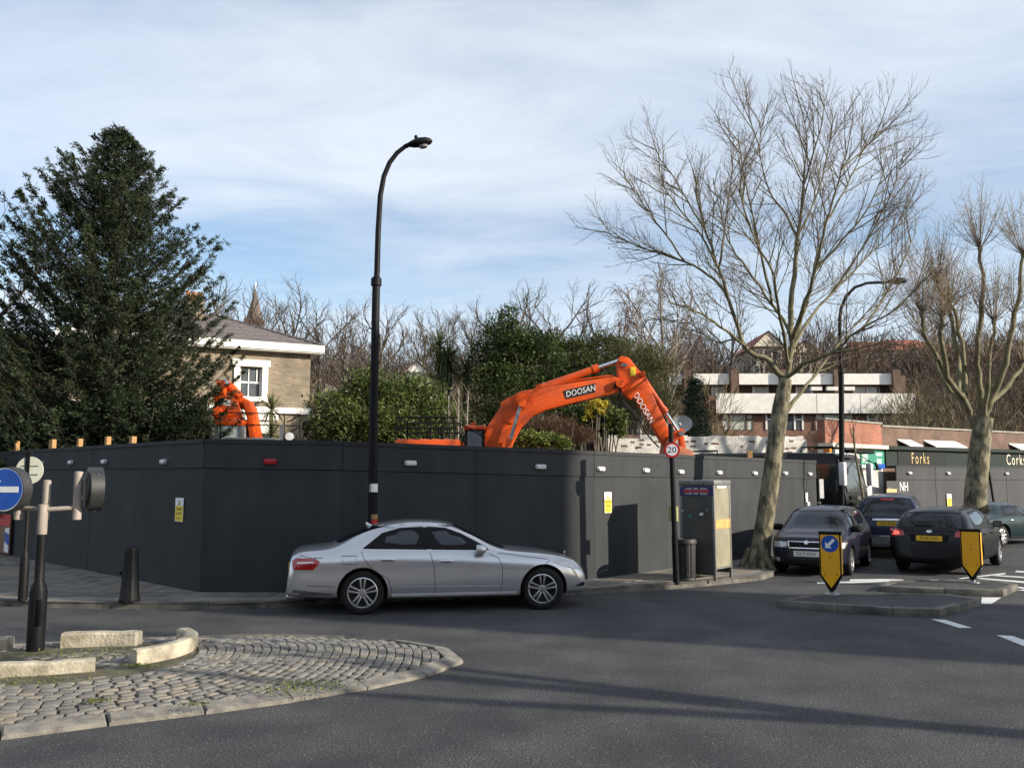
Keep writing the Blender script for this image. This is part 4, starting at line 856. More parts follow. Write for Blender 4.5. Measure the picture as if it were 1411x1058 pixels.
far_house('gabled_house', 'small white gabled house among the trees behind the lamp post', 'house', 560, 587, 530, 513, 499, 95, whitep, tile, [(1, .7, .85, .3)], True, 6.)
far_house('bungalow', 'low white house with a dark roof beyond the shop parapet', 'house', 1370, 1440, 605, 572, 555, 62, whitep, slate, [(5, .72, .92, .7)])
far_house('gabled_house', 'small white house half hidden by trees right of the brick villa', 'house', 430, 450, 545, 526, 520, 80, whitep, slate, [(1, .7, .9, .5)], False, 6.)
# church spire far behind the villa
cs = D(350, 460, 210.); so_ = empty('church_spire', (cs.x, 210., hillz(cs.x, 210.)), 0, 'thin brown church spire rising above the trees behind the villa', 'church'); zt_ = D(350, 398, 210.).z - so_.location.z; zb_ = D(350, 440, 210.).z - so_.location.z
MB().box((-2, -2, 0), (2, 2, zb_)).build('tower', brownbrick, so_); MB().lathe([(2.1, zb_), (.05, zt_)], 8).build('spire', mat('spire_slate', (.10, .08, .068), .8, c2=(.14, .11, .09), scale=2.), so_); MB().tube([(0, 0, zt_ - .1), (0, 0, zt_ + 1.5)], .12, 6).build('finial', steel, so_)

# ---------------------------------------------------------------- brick block off to the right, whose shadow crosses the road
sd2 = Vector((SUND.x, SUND.y)).normalized(); sn = Vector((-sd2.y, sd2.x))
def off_block(name, label, c0, c1, dist, h, dep, cat='house'):
    p = sn * 0; a = sn * c0 + sd2 * dist; o = empty(name, (a.x, a.y, 0), math.atan2(sn.y, sn.x), label, cat); W = c1 - c0
    MB().box((0, -dep, 0), (W, 0, h)).build('wall', stock, o); MB().box((-.15, -dep - .15, h), (W + .15, .15, h + .25)).build('parapet', whitep, o)
    for s in range(3):
        for k in range(3):
            x = W * (k + .5) / 3; wn = MB().box((x - .5, .0, 1. + s * 3.6), (x + .5, .03, 2.7 + s * 3.6)).build('window', greyglass, o); MB().box((x - .6, .0, .88 + s * 3.6), (x + .6, .12, 1. + s * 3.6)).build('sill', whitep, wn)
    return o
off_block('brick_building', 'tall narrow stock brick building across the side road, out of the picture', 11.35, 16.75, 27., 18., 7., 'building')

# ---------------------------------------------------------------- unseen houses added behind the camera, to darken reflections and ambient light
def back_house(x0, x1, y, h, m_, label):
    o = empty('unseen_house', (x0, y, 0), 0, label, 'house'); W = x1 - x0
    MB().box((0, -8, 0), (W, 0, h)).build('wall', m_, o); MB().add([(-.2, .3, h), (W + .2, .3, h), (W + .2, -8.3, h), (-.2, -8.3, h), (-.2, -4, h + 2.6), (W + .2, -4, h + 2.6)], [(0, 1, 5, 4), (2, 3, 4, 5), (1, 2, 5), (3, 0, 4), (3, 2, 1, 0)]).build('roof', slate, o)
    for s in range(2):
        for k in range(3):
            c = W * (k + .5) / 3; wn = MB().box((c - .55, .0, .9 + s * 3.1), (c + .55, .04, 2.6 + s * 3.1)).build('window', greyglass, o); MB().box((c - .65, .0, .78 + s * 3.1), (c + .65, .14, .9 + s * 3.1)).build('sill', whitep, wn)
back_house(-34, -23, -13, 7, brownbrick, 'unseen brown brick house across the junction, added for dark reflections'); back_house(-22.5, -8, -15, 7.5, stock, 'unseen yellow stock brick house across the junction, added for dark reflections'); back_house(-7.5, 6, -14, 8., redbrick, 'unseen red brick house right behind the viewer, added for dark reflections'); back_house(6.5, 20, -15, 7., brownbrick, 'unseen brown brick shop house behind the viewer, added for dark reflections')
# ---------------------------------------------------------------- cars
def bvh_of(me): 
    bm = bmesh.new(); bm.from_mesh(me); t_ = BVHTree.FromBMesh(bm); bm.free(); return t_
def drape(bvh, poly, axis, side, off, res=.06, thick=0.):
    """a patch with the outline poly laid on the body; axis 'y': poly in (x,z) seen from side*y; axis 'x': poly in (y,z) seen from side*x; 'z': (x,y) from above"""
    pts = []; n = len(poly)
    for i in range(n):
        a = Vector(poly[i]); b = Vector(poly[(i + 1) % n]); k = max(1, int((b - a).length / res))
        for j in range(k): pts.append(a + (b - a) * (j / k))
    nb = len(pts); xs_ = [p.x for p in pts]; ys_ = [p.y for p in pts]; P2 = [(p.x, p.y) for p in pts]
    y = min(ys_) + res / 2
    while y < max(ys_):
        x = min(xs_) + res / 2
        while x < max(xs_):
            if inside((x, y), P2) and min((Vector((x, y)) - p).length for p in pts) > res * .45: pts.append(Vector((x, y)))
            x += res
        y += res
    v, e, f, *_ = delaunay_2d_cdt(pts, [(i, (i + 1) % nb) for i in range(nb)], [], 1, 1e-5)
    out = []; last = None; miss = []
    for i, p in enumerate(v):
        if axis == 'y': o = Vector((p.x, side * 4, p.y)); d = Vector((0, -side, 0))
        elif axis == 'x': o = Vector((side * 6, p.x, p.y)); d = Vector((-side, 0, 0))
        else: o = Vector((p.x, p.y, side * 4)); d = Vector((0, 0, -side))
        h = bvh.ray_cast(o, d)
        if h[0] is None: out.append(None); miss.append(i)
        else: out.append(h[0] - d * off)
    good = [q for q in out if q is not None]
    for i in miss:
        p = v[i]; k = 'y' if axis == 'y' else 'x'
        q = min(good, key=lambda g: ((g.x - p.x) ** 2 + (g.z - p.y) ** 2) if axis == 'y' else ((g.y - p.x) ** 2 + (g.z - p.y) ** 2) if axis == 'x' else ((g.x - p.x) ** 2 + (g.y - p.y) ** 2))
        out[i] = Vector((p.x, q.y, p.y)) if axis == 'y' else Vector((q.x, p.x, p.y)) if axis == 'x' else Vector((p.x, p.y, q.z))
    m_ = MB(); m_.add(out, [tuple(g) for g in f])
    if thick:
        d = Vector((0, -side, 0)) if axis == 'y' else Vector((-side, 0, 0)) if axis == 'x' else Vector((0, 0, -side))
        m_.add([q + d * thick for q in out], [tuple(reversed(g)) for g in f])
        nv = len(out); bd = {}
        for g in f:
            for a, b in zip(g, g[1:] + g[:1] if isinstance(g, list) else tuple(g[1:]) + (g[0],)): bd[(a, b)] = bd.get((a, b), 0) + 1
        for (a, b) in bd:
            if (b, a) not in bd: m_.f.append((a, a + nv, b + nv, b)); m_.m.append(0)
    return m_
def strip_poly(P, w_):
    P = [Vector(p) for p in P]; l = []; r_ = []
    for i, p in enumerate(P):
        d = (P[min(i + 1, len(P) - 1)] - P[max(i - 1, 0)]).normalized(); n = Vector((-d.y, d.x)); l.append(p + n * w_ / 2); r_.append(p - n * w_ / 2)
    return [tuple(p) for p in l + r_[::-1]]
seam = mat('panel_gap', (.015, .015, .016), .8); interior = mat('car_interior', (.022, .022, .023), .85, c2=(.03, .03, .03), scale=9.); seatm = mat('seat_cloth', (.035, .035, .037), .9, c2=(.05, .05, .05), scale=20.)
redglass = mat('tail_lens', (.38, .010, .012), .12, c2=(.26, .006, .008), scale=14., spec=.7, coat=.5); clearlens = mat('head_lens', (.42, .43, .44), .08, .3, c2=(.60, .60, .60), scale=16., spec=.8, coat=.5)
plateY = mat('plate_yellow', (.70, .43, .02), .45); plateW = mat('plate_white', (.66, .66, .60), .45)
carglass = bpy.data.materials.new('car_glass'); carglass.use_nodes = True; _t = carglass.node_tree; _t.nodes.clear()
_o = _t.nodes.new('ShaderNodeOutputMaterial'); _m = _t.nodes.new('ShaderNodeMixShader'); _tr = _t.nodes.new('ShaderNodeBsdfTransparent'); _tr.inputs[0].default_value = (.42, .46, .44, 1); _g = _t.nodes.new('ShaderNodeBsdfGlossy'); _g.inputs['Roughness'].default_value = .03; _g.inputs[0].default_value = (.9, .95, 1, 1)
_f = _t.nodes.new('ShaderNodeFresnel'); _f.inputs[0].default_value = 1.75; _t.links.new(_f.outputs[0], _m.inputs[0]); _t.links.new(_tr.outputs[0], _m.inputs[1]); _t.links.new(_g.outputs[0], _m.inputs[2]); _t.links.new(_m.outputs[0], _o.inputs[0])
carglass_dark = carglass.copy(); carglass_dark.name = 'car_glass_dark'; carglass_dark.node_tree.nodes['Transparent BSDF'].inputs[0].default_value = (.14, .15, .16, 1)
def paint(name, c, metal=.0, rough=.3, c2=None, coat=.9): return mat(name, c, rough, metal, c2=c2 or tuple(x * .93 for x in c), scale=1.5, coat=coat, spec=.25)

def wheel_parts(parent, R_, w_, rimr, spokes, loc, yaw, side, m_rim, twin=False):
    e = empty('wheel', loc, yaw + (0 if side > 0 else PI), parent=parent)   # outer face towards +y
    Mx = Matrix.Rotation(R(-90), 4, 'X')       # lathe axis z -> +y
    hw = w_ / 2
    MB().lathe([(rimr, -hw), (R_ - .03, -hw), (R_ - .006, -hw + .03), (R_, -hw * .4), (R_, hw * .4), (R_ - .006, hw - .03), (R_ - .035, hw - .004), (rimr + .02, hw), (rimr, hw - .012)], 48, Mx, cap=False).build('tyre', rubber, e, smooth=40)
    MB().lathe([(rimr, -hw), (rimr, hw - .012), (rimr - .012, hw - .008), (rimr - .022, hw - .02), (rimr - .03, -hw + .02)], 48, Mx, cap=False).build('rim', m_rim, e, smooth=35)
    MB().lathe([(rimr - .03, -hw + .05), (rimr - .03, -hw + .06), (.02, -hw + .06)], 32, Mx).build('brake_disc', mat('brake_dark', (.02, .02, .021), .6), e)
    for k in range(spokes):
        for s_ in ((-1, 1) if twin else (0,)):
            a = 2 * PI * k / spokes + PI / 2; off = s_ * (.026 if twin else 0); spw = .015 if twin else .03
            M = Matrix.Rotation(-a, 4, 'Y')
            y0 = hw - .045; y1 = hw - .015
            r0, r1 = .045, rimr - .015
            poly = [(r0, off * .7 - spw * .8), (r1, off * 1.5 - spw * 1.15), (r1, off * 1.5 + spw * 1.15), (r0, off * .7 + spw * .8)]
            vs = [M @ Vector((x, y0 + (.006 if x == r1 else -.006), z)) for x, z in poly] + [M @ Vector((x, (y1 + (.004 if x == r1 else -.006)), z)) for x, z in poly]
            MB().add(vs, [(0, 1, 2, 3), (7, 6, 5, 4), (0, 4, 5, 1), (1, 5, 6, 2), (2, 6, 7, 3), (3, 7, 4, 0)]).build('spoke', m_rim, e, bevel=.004)
    MB().lathe([(.062, hw - .06), (.062, hw - .022), (.035, hw - .016), (.0, hw - .015)], 20, Mx).build('hub', m_rim, e, smooth=40)
    return e

def make_car(S):
    car = empty(S['name'], S['loc'], S['yaw'], S['label'], S['cat'])
    st = S['stations']; ring = []; vs = []; n_half = 10
    for (x, z0, zs, zt, w_, wt) in st:
        e_ = min(.075, .34 * (zt - zs)); H = zs - z0
        half = [(0, z0), (.80 * w_, z0), (.955 * w_, z0 + .07), (.995 * w_, z0 + .40 * H), (1.0 * w_, z0 + .66 * H), (.985 * w_, z0 + .86 * H), (.94 * w_, zs), (.94 * w_ + (wt - .94 * w_) * .55, zs + (zt - zs) * .55), (wt, zt - e_), (.66 * wt, zt - e_ * .12), (0, zt)]
        rk = S.get('rake', (.10, .14)); lx = st[-1][0]; fx = st[0][0]
        sh_ = lambda z: rk[0] * (z - .45) * max(0., 1 - (x - fx) / .35) - rk[1] * (z - .35) * max(0., 1 - (lx - x) / .4)
        half3 = [(x + sh_(z), y, z) for y, z in half]; r_ = [v_ for v_ in half3] + [(a_, -b_, c_) for a_, b_, c_ in half3[-2:0:-1]]; vs += r_; nr = len(r_)
    ns = len(st); fs = [(i * nr + k, i * nr + (k + 1) % nr, (i + 1) * nr + (k + 1) % nr, (i + 1) * nr + k) for i in range(ns - 1) for k in range(nr)]
    for base, rev in ((0, True), ((ns - 1) * nr, False)):     # end caps as strips across
        L_ = list(range(0, 11)); Rr = [0] + list(range(nr - 1, 9, -1))
        for k in range(10):
            q = [L_[k], L_[k + 1], Rr[k + 1], Rr[k]]; q = [base + i for i in dict.fromkeys(q)]
            fs.append(tuple(q))
    me = bpy.data.meshes.new('body'); me.from_pydata(vs, [], fs); bm = bmesh.new(); bm.from_mesh(me); bmesh.ops.recalc_face_normals(bm, faces=bm.faces); bm.to_mesh(me); bm.free()
    me.materials.append(S['paint']); me.materials.append(interior)
    ob = bpy.data.objects.new('body', me); col.objects.link(ob); md = ob.modifiers.new('s', 'SUBSURF'); md.levels = md.render_levels = 2
    me = mesh_of(ob); bvh = bvh_of(me)
    # cuts
    body = bpy.data.objects.new('body', me); col.objects.link(body); cutters = []
    def cut(m_):
        o = m_.build('cutter', [S['paint'], interior]); o.data.polygons.foreach_set('material_index', [1] * len(o.data.polygons)); cutters.append(o)
        b = body.modifiers.new('b', 'BOOLEAN'); b.operation = 'DIFFERENCE'; b.object = o; b.solver = 'EXACT'
    W = S['w']; ins = .055; cb = MB(); sts = S['cabin']; pr = []
    for (x, zb, zt, wb, wt) in sts: pr.append([(x, wb, zb), (x, wb * 1.0, zb + (S['belt'] - zb) * .9), (x, wt, zt), (x, -wt, zt), (x, -wb, zb + (S['belt'] - zb) * .9), (x, -wb, zb)])
    cb.add([v for p in pr for v in p], [(i * 6 + k, i * 6 + (k + 1) % 6, (i + 1) * 6 + (k + 1) % 6, (i + 1) * 6 + k) for i in range(len(pr) - 1) for k in range(6)] + [tuple(range(6)), tuple(range((len(pr) - 1) * 6, len(pr) * 6))[::-1]])
    cut(cb)
    for poly in S['side_windows']: cut(MB().prism(poly, 1.5, Matrix.Rotation(R(90), 4, 'X'), back=-1.5))
    if S.get('screen'): p = S['screen']; cut(MB().prism(p, S['len'], M2((S['cut_front'], 0, 0), (0, 1, 0), (0, 0, 1))))
    if S.get('rear_window'): p = S['rear_window']; cut(MB().prism([(-y, z) for y, z in p][::-1], S['len'], M2((S['cut_rear'], 0, 0), (0, -1, 0), (0, 0, 1))))
    ax0, ax1 = S['axles']; Rw = S['R']
    for ax in (ax0, ax1):
        for s_ in (-1, 1):
            c = MB().lathe([(Rw + .055, 0), (Rw + .055, .6)], 40, Matrix.Translation((ax, s_ * (W - .30), Rw)) @ Matrix.Rotation(R(-90 * s_), 4, 'X')); cut(c)
    dg = bpy.context.evaluated_depsgraph_get(); dg.update(); me2 = bpy.data.meshes.new_from_object(body.evaluated_get(dg)); bpy.data.objects.remove(body)
    for c in cutters: bpy.data.objects.remove(c)
    me2.name = 'body'; link('body', me2, None, car, smooth=38)
    g = S.get('glass', carglass)
    for poly in S['side_windows']:
        for s_ in (1, -1): drape(bvh, poly, 'y', s_, -.006, .08).build('side_window', g, car, smooth=60)
    if S.get('screen'): drape(bvh, S['screen'], 'x', 1, -.012, .09).build('windscreen', g, car, smooth=60)
    if S.get('rear_window'): drape(bvh, S['rear_window'], 'x', -1, -.012, .09).build('rear_window', S.get('rear_glass', g), car, smooth=60)
    # window trim and seams on both sides
    for poly in S['side_windows']:
        for s_ in (1, -1): drape(bvh, strip_poly(poly + poly[:1], .022), 'y', s_, .003, .08).build('window_trim', S.get('trim', blackp), car)
    for P in S.get('seams', []):
        for s_ in (1, -1): drape(bvh, strip_poly(P, .009), 'y', s_, .0018, .05).build('door_gap', seam, car)
    for nm, P, m_, off in S.get('side_bits', []):
        for s_ in (1, -1): drape(bvh, P, 'y', s_, off, .05, max(off, .004)).build(nm, m_, car, smooth=40)
    for nm, P, m_, off in S.get('front_bits', []): drape(bvh, P, 'x', 1, off, .05, max(off, .004)).build(nm, m_, car, smooth=40)
    for nm, P, m_, off in S.get('rear_bits', []): drape(bvh, P, 'x', -1, off, .05, max(off, .004)).build(nm, m_, car, smooth=40)
    for nm, P, m_, off in S.get('top_bits', []): drape(bvh, P, 'z', 1, off, .08, max(off, .004)).build(nm, m_, car, smooth=40)
    for (x, z) in S.get('handles', []):
        for s_ in (1, -1):
            h = bvh.ray_cast(Vector((x, s_ * 4, z)), Vector((0, -s_, 0)))[0]; hd = MB().tube([h + Vector((-.11, -s_ * .004, 0)), h + Vector((-.09, s_ * .03, .004)), h + Vector((.08, s_ * .03, .004)), h + Vector((.10, -s_ * .004, 0))], [.012, .018, .018, .012], 8); hd.build('door_handle', S.get('handle_mat', S['paint']), car, smooth=50)
    mx, mz = S['mirror']
    for s_ in (1, -1):
        h = bvh.ray_cast(Vector((mx, s_ * 4, mz)), Vector((0, -s_, 0)))[0]; c = h + Vector((-.02, s_ * .10, .04)); mm_ = MB(); n = 12; vs = []
        for t_, sc_ in ((.09, .35), (.06, .8), (.0, 1.), (-.06, 1.), (-.075, .9)):
            for k in range(n): a = 2 * PI * k / n; vs.append(c + Vector((t_, .115 * sc_ * math.copysign(abs(math.cos(a)) ** .6, math.cos(a)), .075 * sc_ * math.copysign(abs(math.sin(a)) ** .6, math.sin(a)))))
        mm_.add(vs, [(i * n + k, i * n + (k + 1) % n, (i + 1) * n + (k + 1) % n, (i + 1) * n + k) for i in range(4) for k in range(n)] + [tuple(range(n))[::-1], tuple(range(4 * n, 5 * n))]); mo = mm_.build('door_mirror', S.get('mirror_mat', S['paint']), car, smooth=50)
        MB().tube([h + Vector((0, -s_ * .01, -.01)), c + Vector((0, 0, -.05))], [.03, .022], 8).build('mirror_stalk', blackp, mo)
        MB().lathe([(.0, 0), (1., 0), (1., .004), (0, .004)], 16, Matrix.Translation(c + Vector((-.077, 0, 0))) @ Matrix.Rotation(R(-90), 4, 'Y') @ Matrix.Diagonal((.056, .09, 1, 1))).build('mirror_glass', chrome, mo)
    for i, ax in enumerate((ax0, ax1)):
        for s_ in (1, -1): wheel_parts(car, Rw, S.get('tw', .235), S['rim'], S['spokes'], (ax, s_ * (W - .135), Rw), (S.get('steer', 0) if i else 0), s_, S.get('rim_mat', alloy), S.get('twin', False))
    # seats
    for x in S['seats']:
        for y in (.36, -.36):
            MB().box((-.10, -.22, 0), (.10, .22, .55), Matrix.Translation((x, y, S['seatz'])) @ Matrix.Rotation(R(-14), 4, 'Y')).build('seat_back', seatm, car, bevel=.05)
            MB().box((-.05, -.13, .58), (.05, .13, .76), Matrix.Translation((x, y, S['seatz'])) @ Matrix.Rotation(R(-14), 4, 'Y')).build('headrest', seatm, car, bevel=.04)
    MB().box((S['dash'] - .25, -W * .8, S['seatz'] + .1), (S['dash'] + .2, W * .8, S['belt'] - .06)).build('dashboard', interior, car, bevel=.04)
    M = Matrix.Translation((S['dash'] - .32, -.36, S['belt'] - .05)) @ Matrix.Rotation(R(65), 4, 'Y'); vs = []
    MB().tube([M @ Vector((.18 * math.cos(a), .18 * math.sin(a), 0)) for a in [2 * PI * k / 20 for k in range(21)]], .014, 6, False).build('steering_wheel', interior, car, smooth=60)
    for (which, txt, m_, y, z, pw) in S.get('plates', []):
        sg = 1 if which == 'front' else -1; h = bvh.ray_cast(Vector((sg * 6, y, z)), Vector((-sg, 0, 0)))[0]; c = Vector((h.x + sg * .012, y, z)); M = M2(c, (0, sg, 0), (0, 0, 1))
        po_ = MB().box((-pw / 2, -.056, -.05), (pw / 2, .056, .004), M).build('number_plate', m_, car)
        if txt: text('registration', txt, .098, inkblack, M @ Matrix.Translation((0, 0, .005)), po_, .0008, xs=.84)
    return car, bvh

def mirror_y(poly): return [(-y, z) for y, z in poly][::-1]
# ---- silver saloon
ra = G(499, 848); fa_ = G(751, 841); wb_v = (fa_ - ra).xy; SC = wb_v.length / 2.874; yaw = math.atan2(wb_v.y, wb_v.x)
silver = paint('silver_paint', (.60, .605, .615), .62, .2)
Wm = .90; ctr = (ra.xy + fa_.xy) / 2 + Vector((-math.sin(yaw), math.cos(yaw))) * Wm * SC
x0 = -1.437
def X(x): return x + x0
saloon_st = [(X(-1.17), .32, .66, .86, .68, .52), (X(-1.14), .26, .80, .95, .78, .62), (X(-1.03), .25, .88, .995, .84, .68), (X(-.80), .23, .91, 1.02, .885, .69), (X(-.50), .22, .92, 1.03, .91, .67), (X(-.22), .21, .935, 1.20, .92, .60), (X(.10), .20, .96, 1.335, .925, .575), (X(.5), .195, .965, 1.415, .927, .58), (X(.95), .19, .955, 1.432, .927, .59), (X(1.35), .19, .945, 1.40, .927, .58), (X(1.65), .19, .93, 1.295, .925, .585), (X(1.95), .19, .90, 1.13, .92, .63), (X(2.2), .19, .89, .985, .918, .70), (X(2.5), .19, .865, .95, .915, .70), (X(2.95), .20, .83, .915, .90, .68), (X(3.3), .21, .75, .845, .85, .64), (X(3.52), .22, .66, .77, .77, .58), (X(3.62), .24, .57, .69, .68, .52), (X(3.67), .28, .48, .60, .58, .44)]
win_r = [(X(.00), 1.0), (X(.30), 1.225), (X(.58), 1.30), (X(.93), 1.318), (X(.99), .98)]
win_f = [(X(1.07), .98), (X(1.02), 1.32), (X(1.30), 1.295), (X(1.55), 1.205), (X(1.94), 1.0), (X(1.99), .955)]
tail = [(X(-1.06), .70), (X(-1.08), .83), (X(-1.02), .875), (X(-.72), .865), (X(-.65), .82), (X(-.75), .70)]
S = dict(name='silver_saloon_car', loc=(ctr.x, ctr.y, 0), yaw=yaw, label='silver four-door saloon car with twin-spoke alloy wheels in front of the dark hoarding', cat='car', stations=saloon_st, paint=silver, w=.905, len=3., belt=.94,
    cabin=[(X(-.25), .45, 1.05, .80, .50), (X(.15), .40, 1.265, .83, .50), (X(.6), .38, 1.36, .84, .52), (X(1.3), .38, 1.345, .84, .53), (X(1.75), .40, 1.17, .83, .55), (X(2.0), .50, 1.02, .80, .58)],
    side_windows=[win_r, win_f], screen=[(-.62, .97), (.62, .97), (.52, 1.34), (-.52, 1.34)], cut_front=X(1.2), rear_window=[(-.56, 1.08), (.56, 1.08), (.50, 1.33), (-.50, 1.33)], cut_rear=X(.5), rear_glass=carglass_dark,
    axles=(X(0), X(2.874)), R=.335, rim=.235, spokes=5, twin=True, tw=.245, steer=R(-14),
    seams=[[(X(-.03), .965), (X(.02), .84), (X(.18), .66), (X(.40), .54), (X(.46), .27)], [(X(1.035), .945), (X(1.10), .72), (X(1.13), .27)], [(X(1.98), .90), (X(2.12), .84), (X(2.19), .72), (X(2.19), .45), (X(2.15), .27)], [(X(2.12), .91), (X(2.25), .895), (X(2.95), .80)], [(X(-1.0), .93), (X(-.85), .88), (X(-.62), .87)], [(X(-.85), .46), (X(-.42), .44)], [(X(2.98), .78), (X(2.80), .64)], [(X(-.32), .90), (X(-.10), .90), (X(-.09), .775), (X(-.31), .775), (X(-.32), .895)]],
    side_bits=[('tail_light', tail, redglass, .012), ('tail_light_bar', [(X(-1.0), .79), (X(-1.0), .815), (X(-.76), .825), (X(-.74), .80)], mat('lamp_white', (.75, .70, .68), .15, c2=(.8, .6, .6), scale=30.), .018), ('sill_trim', [(X(.45), .262), (X(2.44), .262), (X(2.44), .298), (X(.45), .298)], mat('bright_trim', (.78, .78, .78), .3, .2, c2=(.7, .7, .7), scale=5.), .012), ('sill', [(X(.44), .20), (X(2.44), .18), (X(2.44), .258), (X(.44), .258)], matteblack, .003), ('headlight', [(X(3.02), .765), (X(3.14), .80), (X(3.40), .76), (X(3.56), .64), (X(3.50), .615), (X(3.22), .68)], clearlens, .010), ('fog_light', [(X(3.40), .36), (X(3.55), .42), (X(3.60), .40), (X(3.58), .35)], matteblack, .008), ('bumper_insert', [(X(-1.04), .30), (X(-.45), .24), (X(-.45), .33), (X(-1.06), .40)], mat('grey_plastic', (.10, .10, .105), .5, c2=(.12, .12, .12), scale=8.), .004), ('door_crease', [(X(.52), .405), (X(2.2), .385), (X(2.2), .397), (X(.52), .417)], silver, .007), ('waist_trim', [(X(.0), .985), (X(1.99), .938), (X(1.99), .952), (X(.0), .999)], chrome, .006), ('b_pillar', [(X(.99), .985), (X(1.07), .985), (X(1.025), 1.318), (X(.93), 1.316)], blackp, .005), ('badge', [(X(2.32), .665), (X(2.44), .655), (X(2.44), .667), (X(2.32), .677)], steel, .004)],
    front_bits=[('grille', [(-.34, .52), (.34, .52), (.40, .68), (-.40, .68)], matteblack, .006), ('lower_grille', [(-.5, .28), (.5, .28), (.46, .36), (-.46, .36)], matteblack, .005)], rear_bits=[('boot_gap', [(-.6, .60), (.6, .60), (.6, .612), (-.6, .612)], seam, .003)],
    handles=[(X(.38), .835), (X(1.30), .80)], handle_mat=chrome, mirror=(X(1.86), .935), seats=[X(.35), X(1.15)], seatz=.55, dash=X(1.85), plates=[('front', '', plateW, 0, .42, .50), ('rear', '', plateY, 0, .70, .50)])
car, bv = make_car(S); car.scale = (SC, SC * .955, SC)
# bonnet star, roof aerial and exhaust
hz_ = bv.ray_cast(Vector((X(3.42), 0, 4)), Vector((0, 0, -1)))[0]
st_ = MB(); st_.tube([hz_ + Vector((0, 0, -.01)), hz_ + Vector((0, 0, .035))], .006, 6); st_.tube([hz_ + Vector((0, .026 * math.cos(a), .05 + .026 * math.sin(a))) for a in [2 * PI * k / 16 for k in range(17)]], .004, 5, False)
for k in range(3): a = PI / 2 + k * 2 * PI / 3; st_.tube([hz_ + Vector((0, 0, .05)), hz_ + Vector((0, .026 * math.cos(a), .05 + .026 * math.sin(a)))], .0035, 5)
st_.build('bonnet_emblem', chrome, car)
hz_ = bv.ray_cast(Vector((X(.12), 0, 4)), Vector((0, 0, -1)))[0]; MB().add([hz_ + Vector(v) for v in ((.07, .03, -.01), (.07, -.03, -.01), (-.06, .025, -.02), (-.06, -.025, -.02), (-.05, .008, .05), (-.05, -.008, .05), (-.075, .008, .055), (-.075, -.008, .055))], [(0, 2, 3, 1), (0, 1, 5, 4), (4, 5, 7, 6), (2, 6, 7, 3), (0, 4, 6, 2), (1, 3, 7, 5)]).build('aerial_fin', silver, car, bevel=.004)
for s_ in (1, -1): MB().tube([(X(-1.02), s_ * .55, .27), (X(-1.16), s_ * .55, .265)], .045, 12).build('exhaust', chrome, car, smooth=40)

# ---- hatchbacks
def hatch_stations(L_, Wd, H, wb, fo, belt, hoodz, nose, tailz, roof_front, cowl, tail_in=.10, mpv=False):
    h = L_ / 2; f = h; b = -h; w_ = Wd / 2
    return [(b, .36, tailz * .62, tailz * .72, w_ * .70, w_ * .55), (b + .035, .27, tailz * .82, tailz * .95, w_ * .86, w_ * .68), (b + .12, .24, belt - .03, belt + .05, w_ * .95, w_ * .78), (b + .12 + tail_in, .22, belt, H * .80, w_ * .975, w_ * .735), (b + .20 + tail_in * 2.2, .21, belt, H * .955, w_ * .99, w_ * .70), (b + .45 + tail_in * 2.2, .20, belt, H * .985, w_, w_ * .70), (0 - .1, .20, belt, H, w_, w_ * .71), (roof_front - .35, .19, belt - .01, H * .992, w_, w_ * .71), (roof_front, .19, belt - .01, H * .955, w_, w_ * .70), ((roof_front + cowl) / 2, .19, belt - .02, (H * .955 + hoodz) / 2 + .03, w_ * .995, w_ * .735), (cowl, .19, belt - .03, hoodz + .025, w_ * .99, w_ * .77), (cowl + .25, .19, belt - .07, hoodz - .005, w_ * .985, w_ * .77), (f - .38, .20, nose + .04, hoodz - .09, w_ * .945, w_ * .72), (f - .16, .21, nose - .03, nose + .07, w_ * .86, w_ * .64), (f - .05, .23, nose - .12, nose - .03, w_ * .74, w_ * .56), (f, .28, nose - .2, nose - .13, w_ * .60, w_ * .46)]
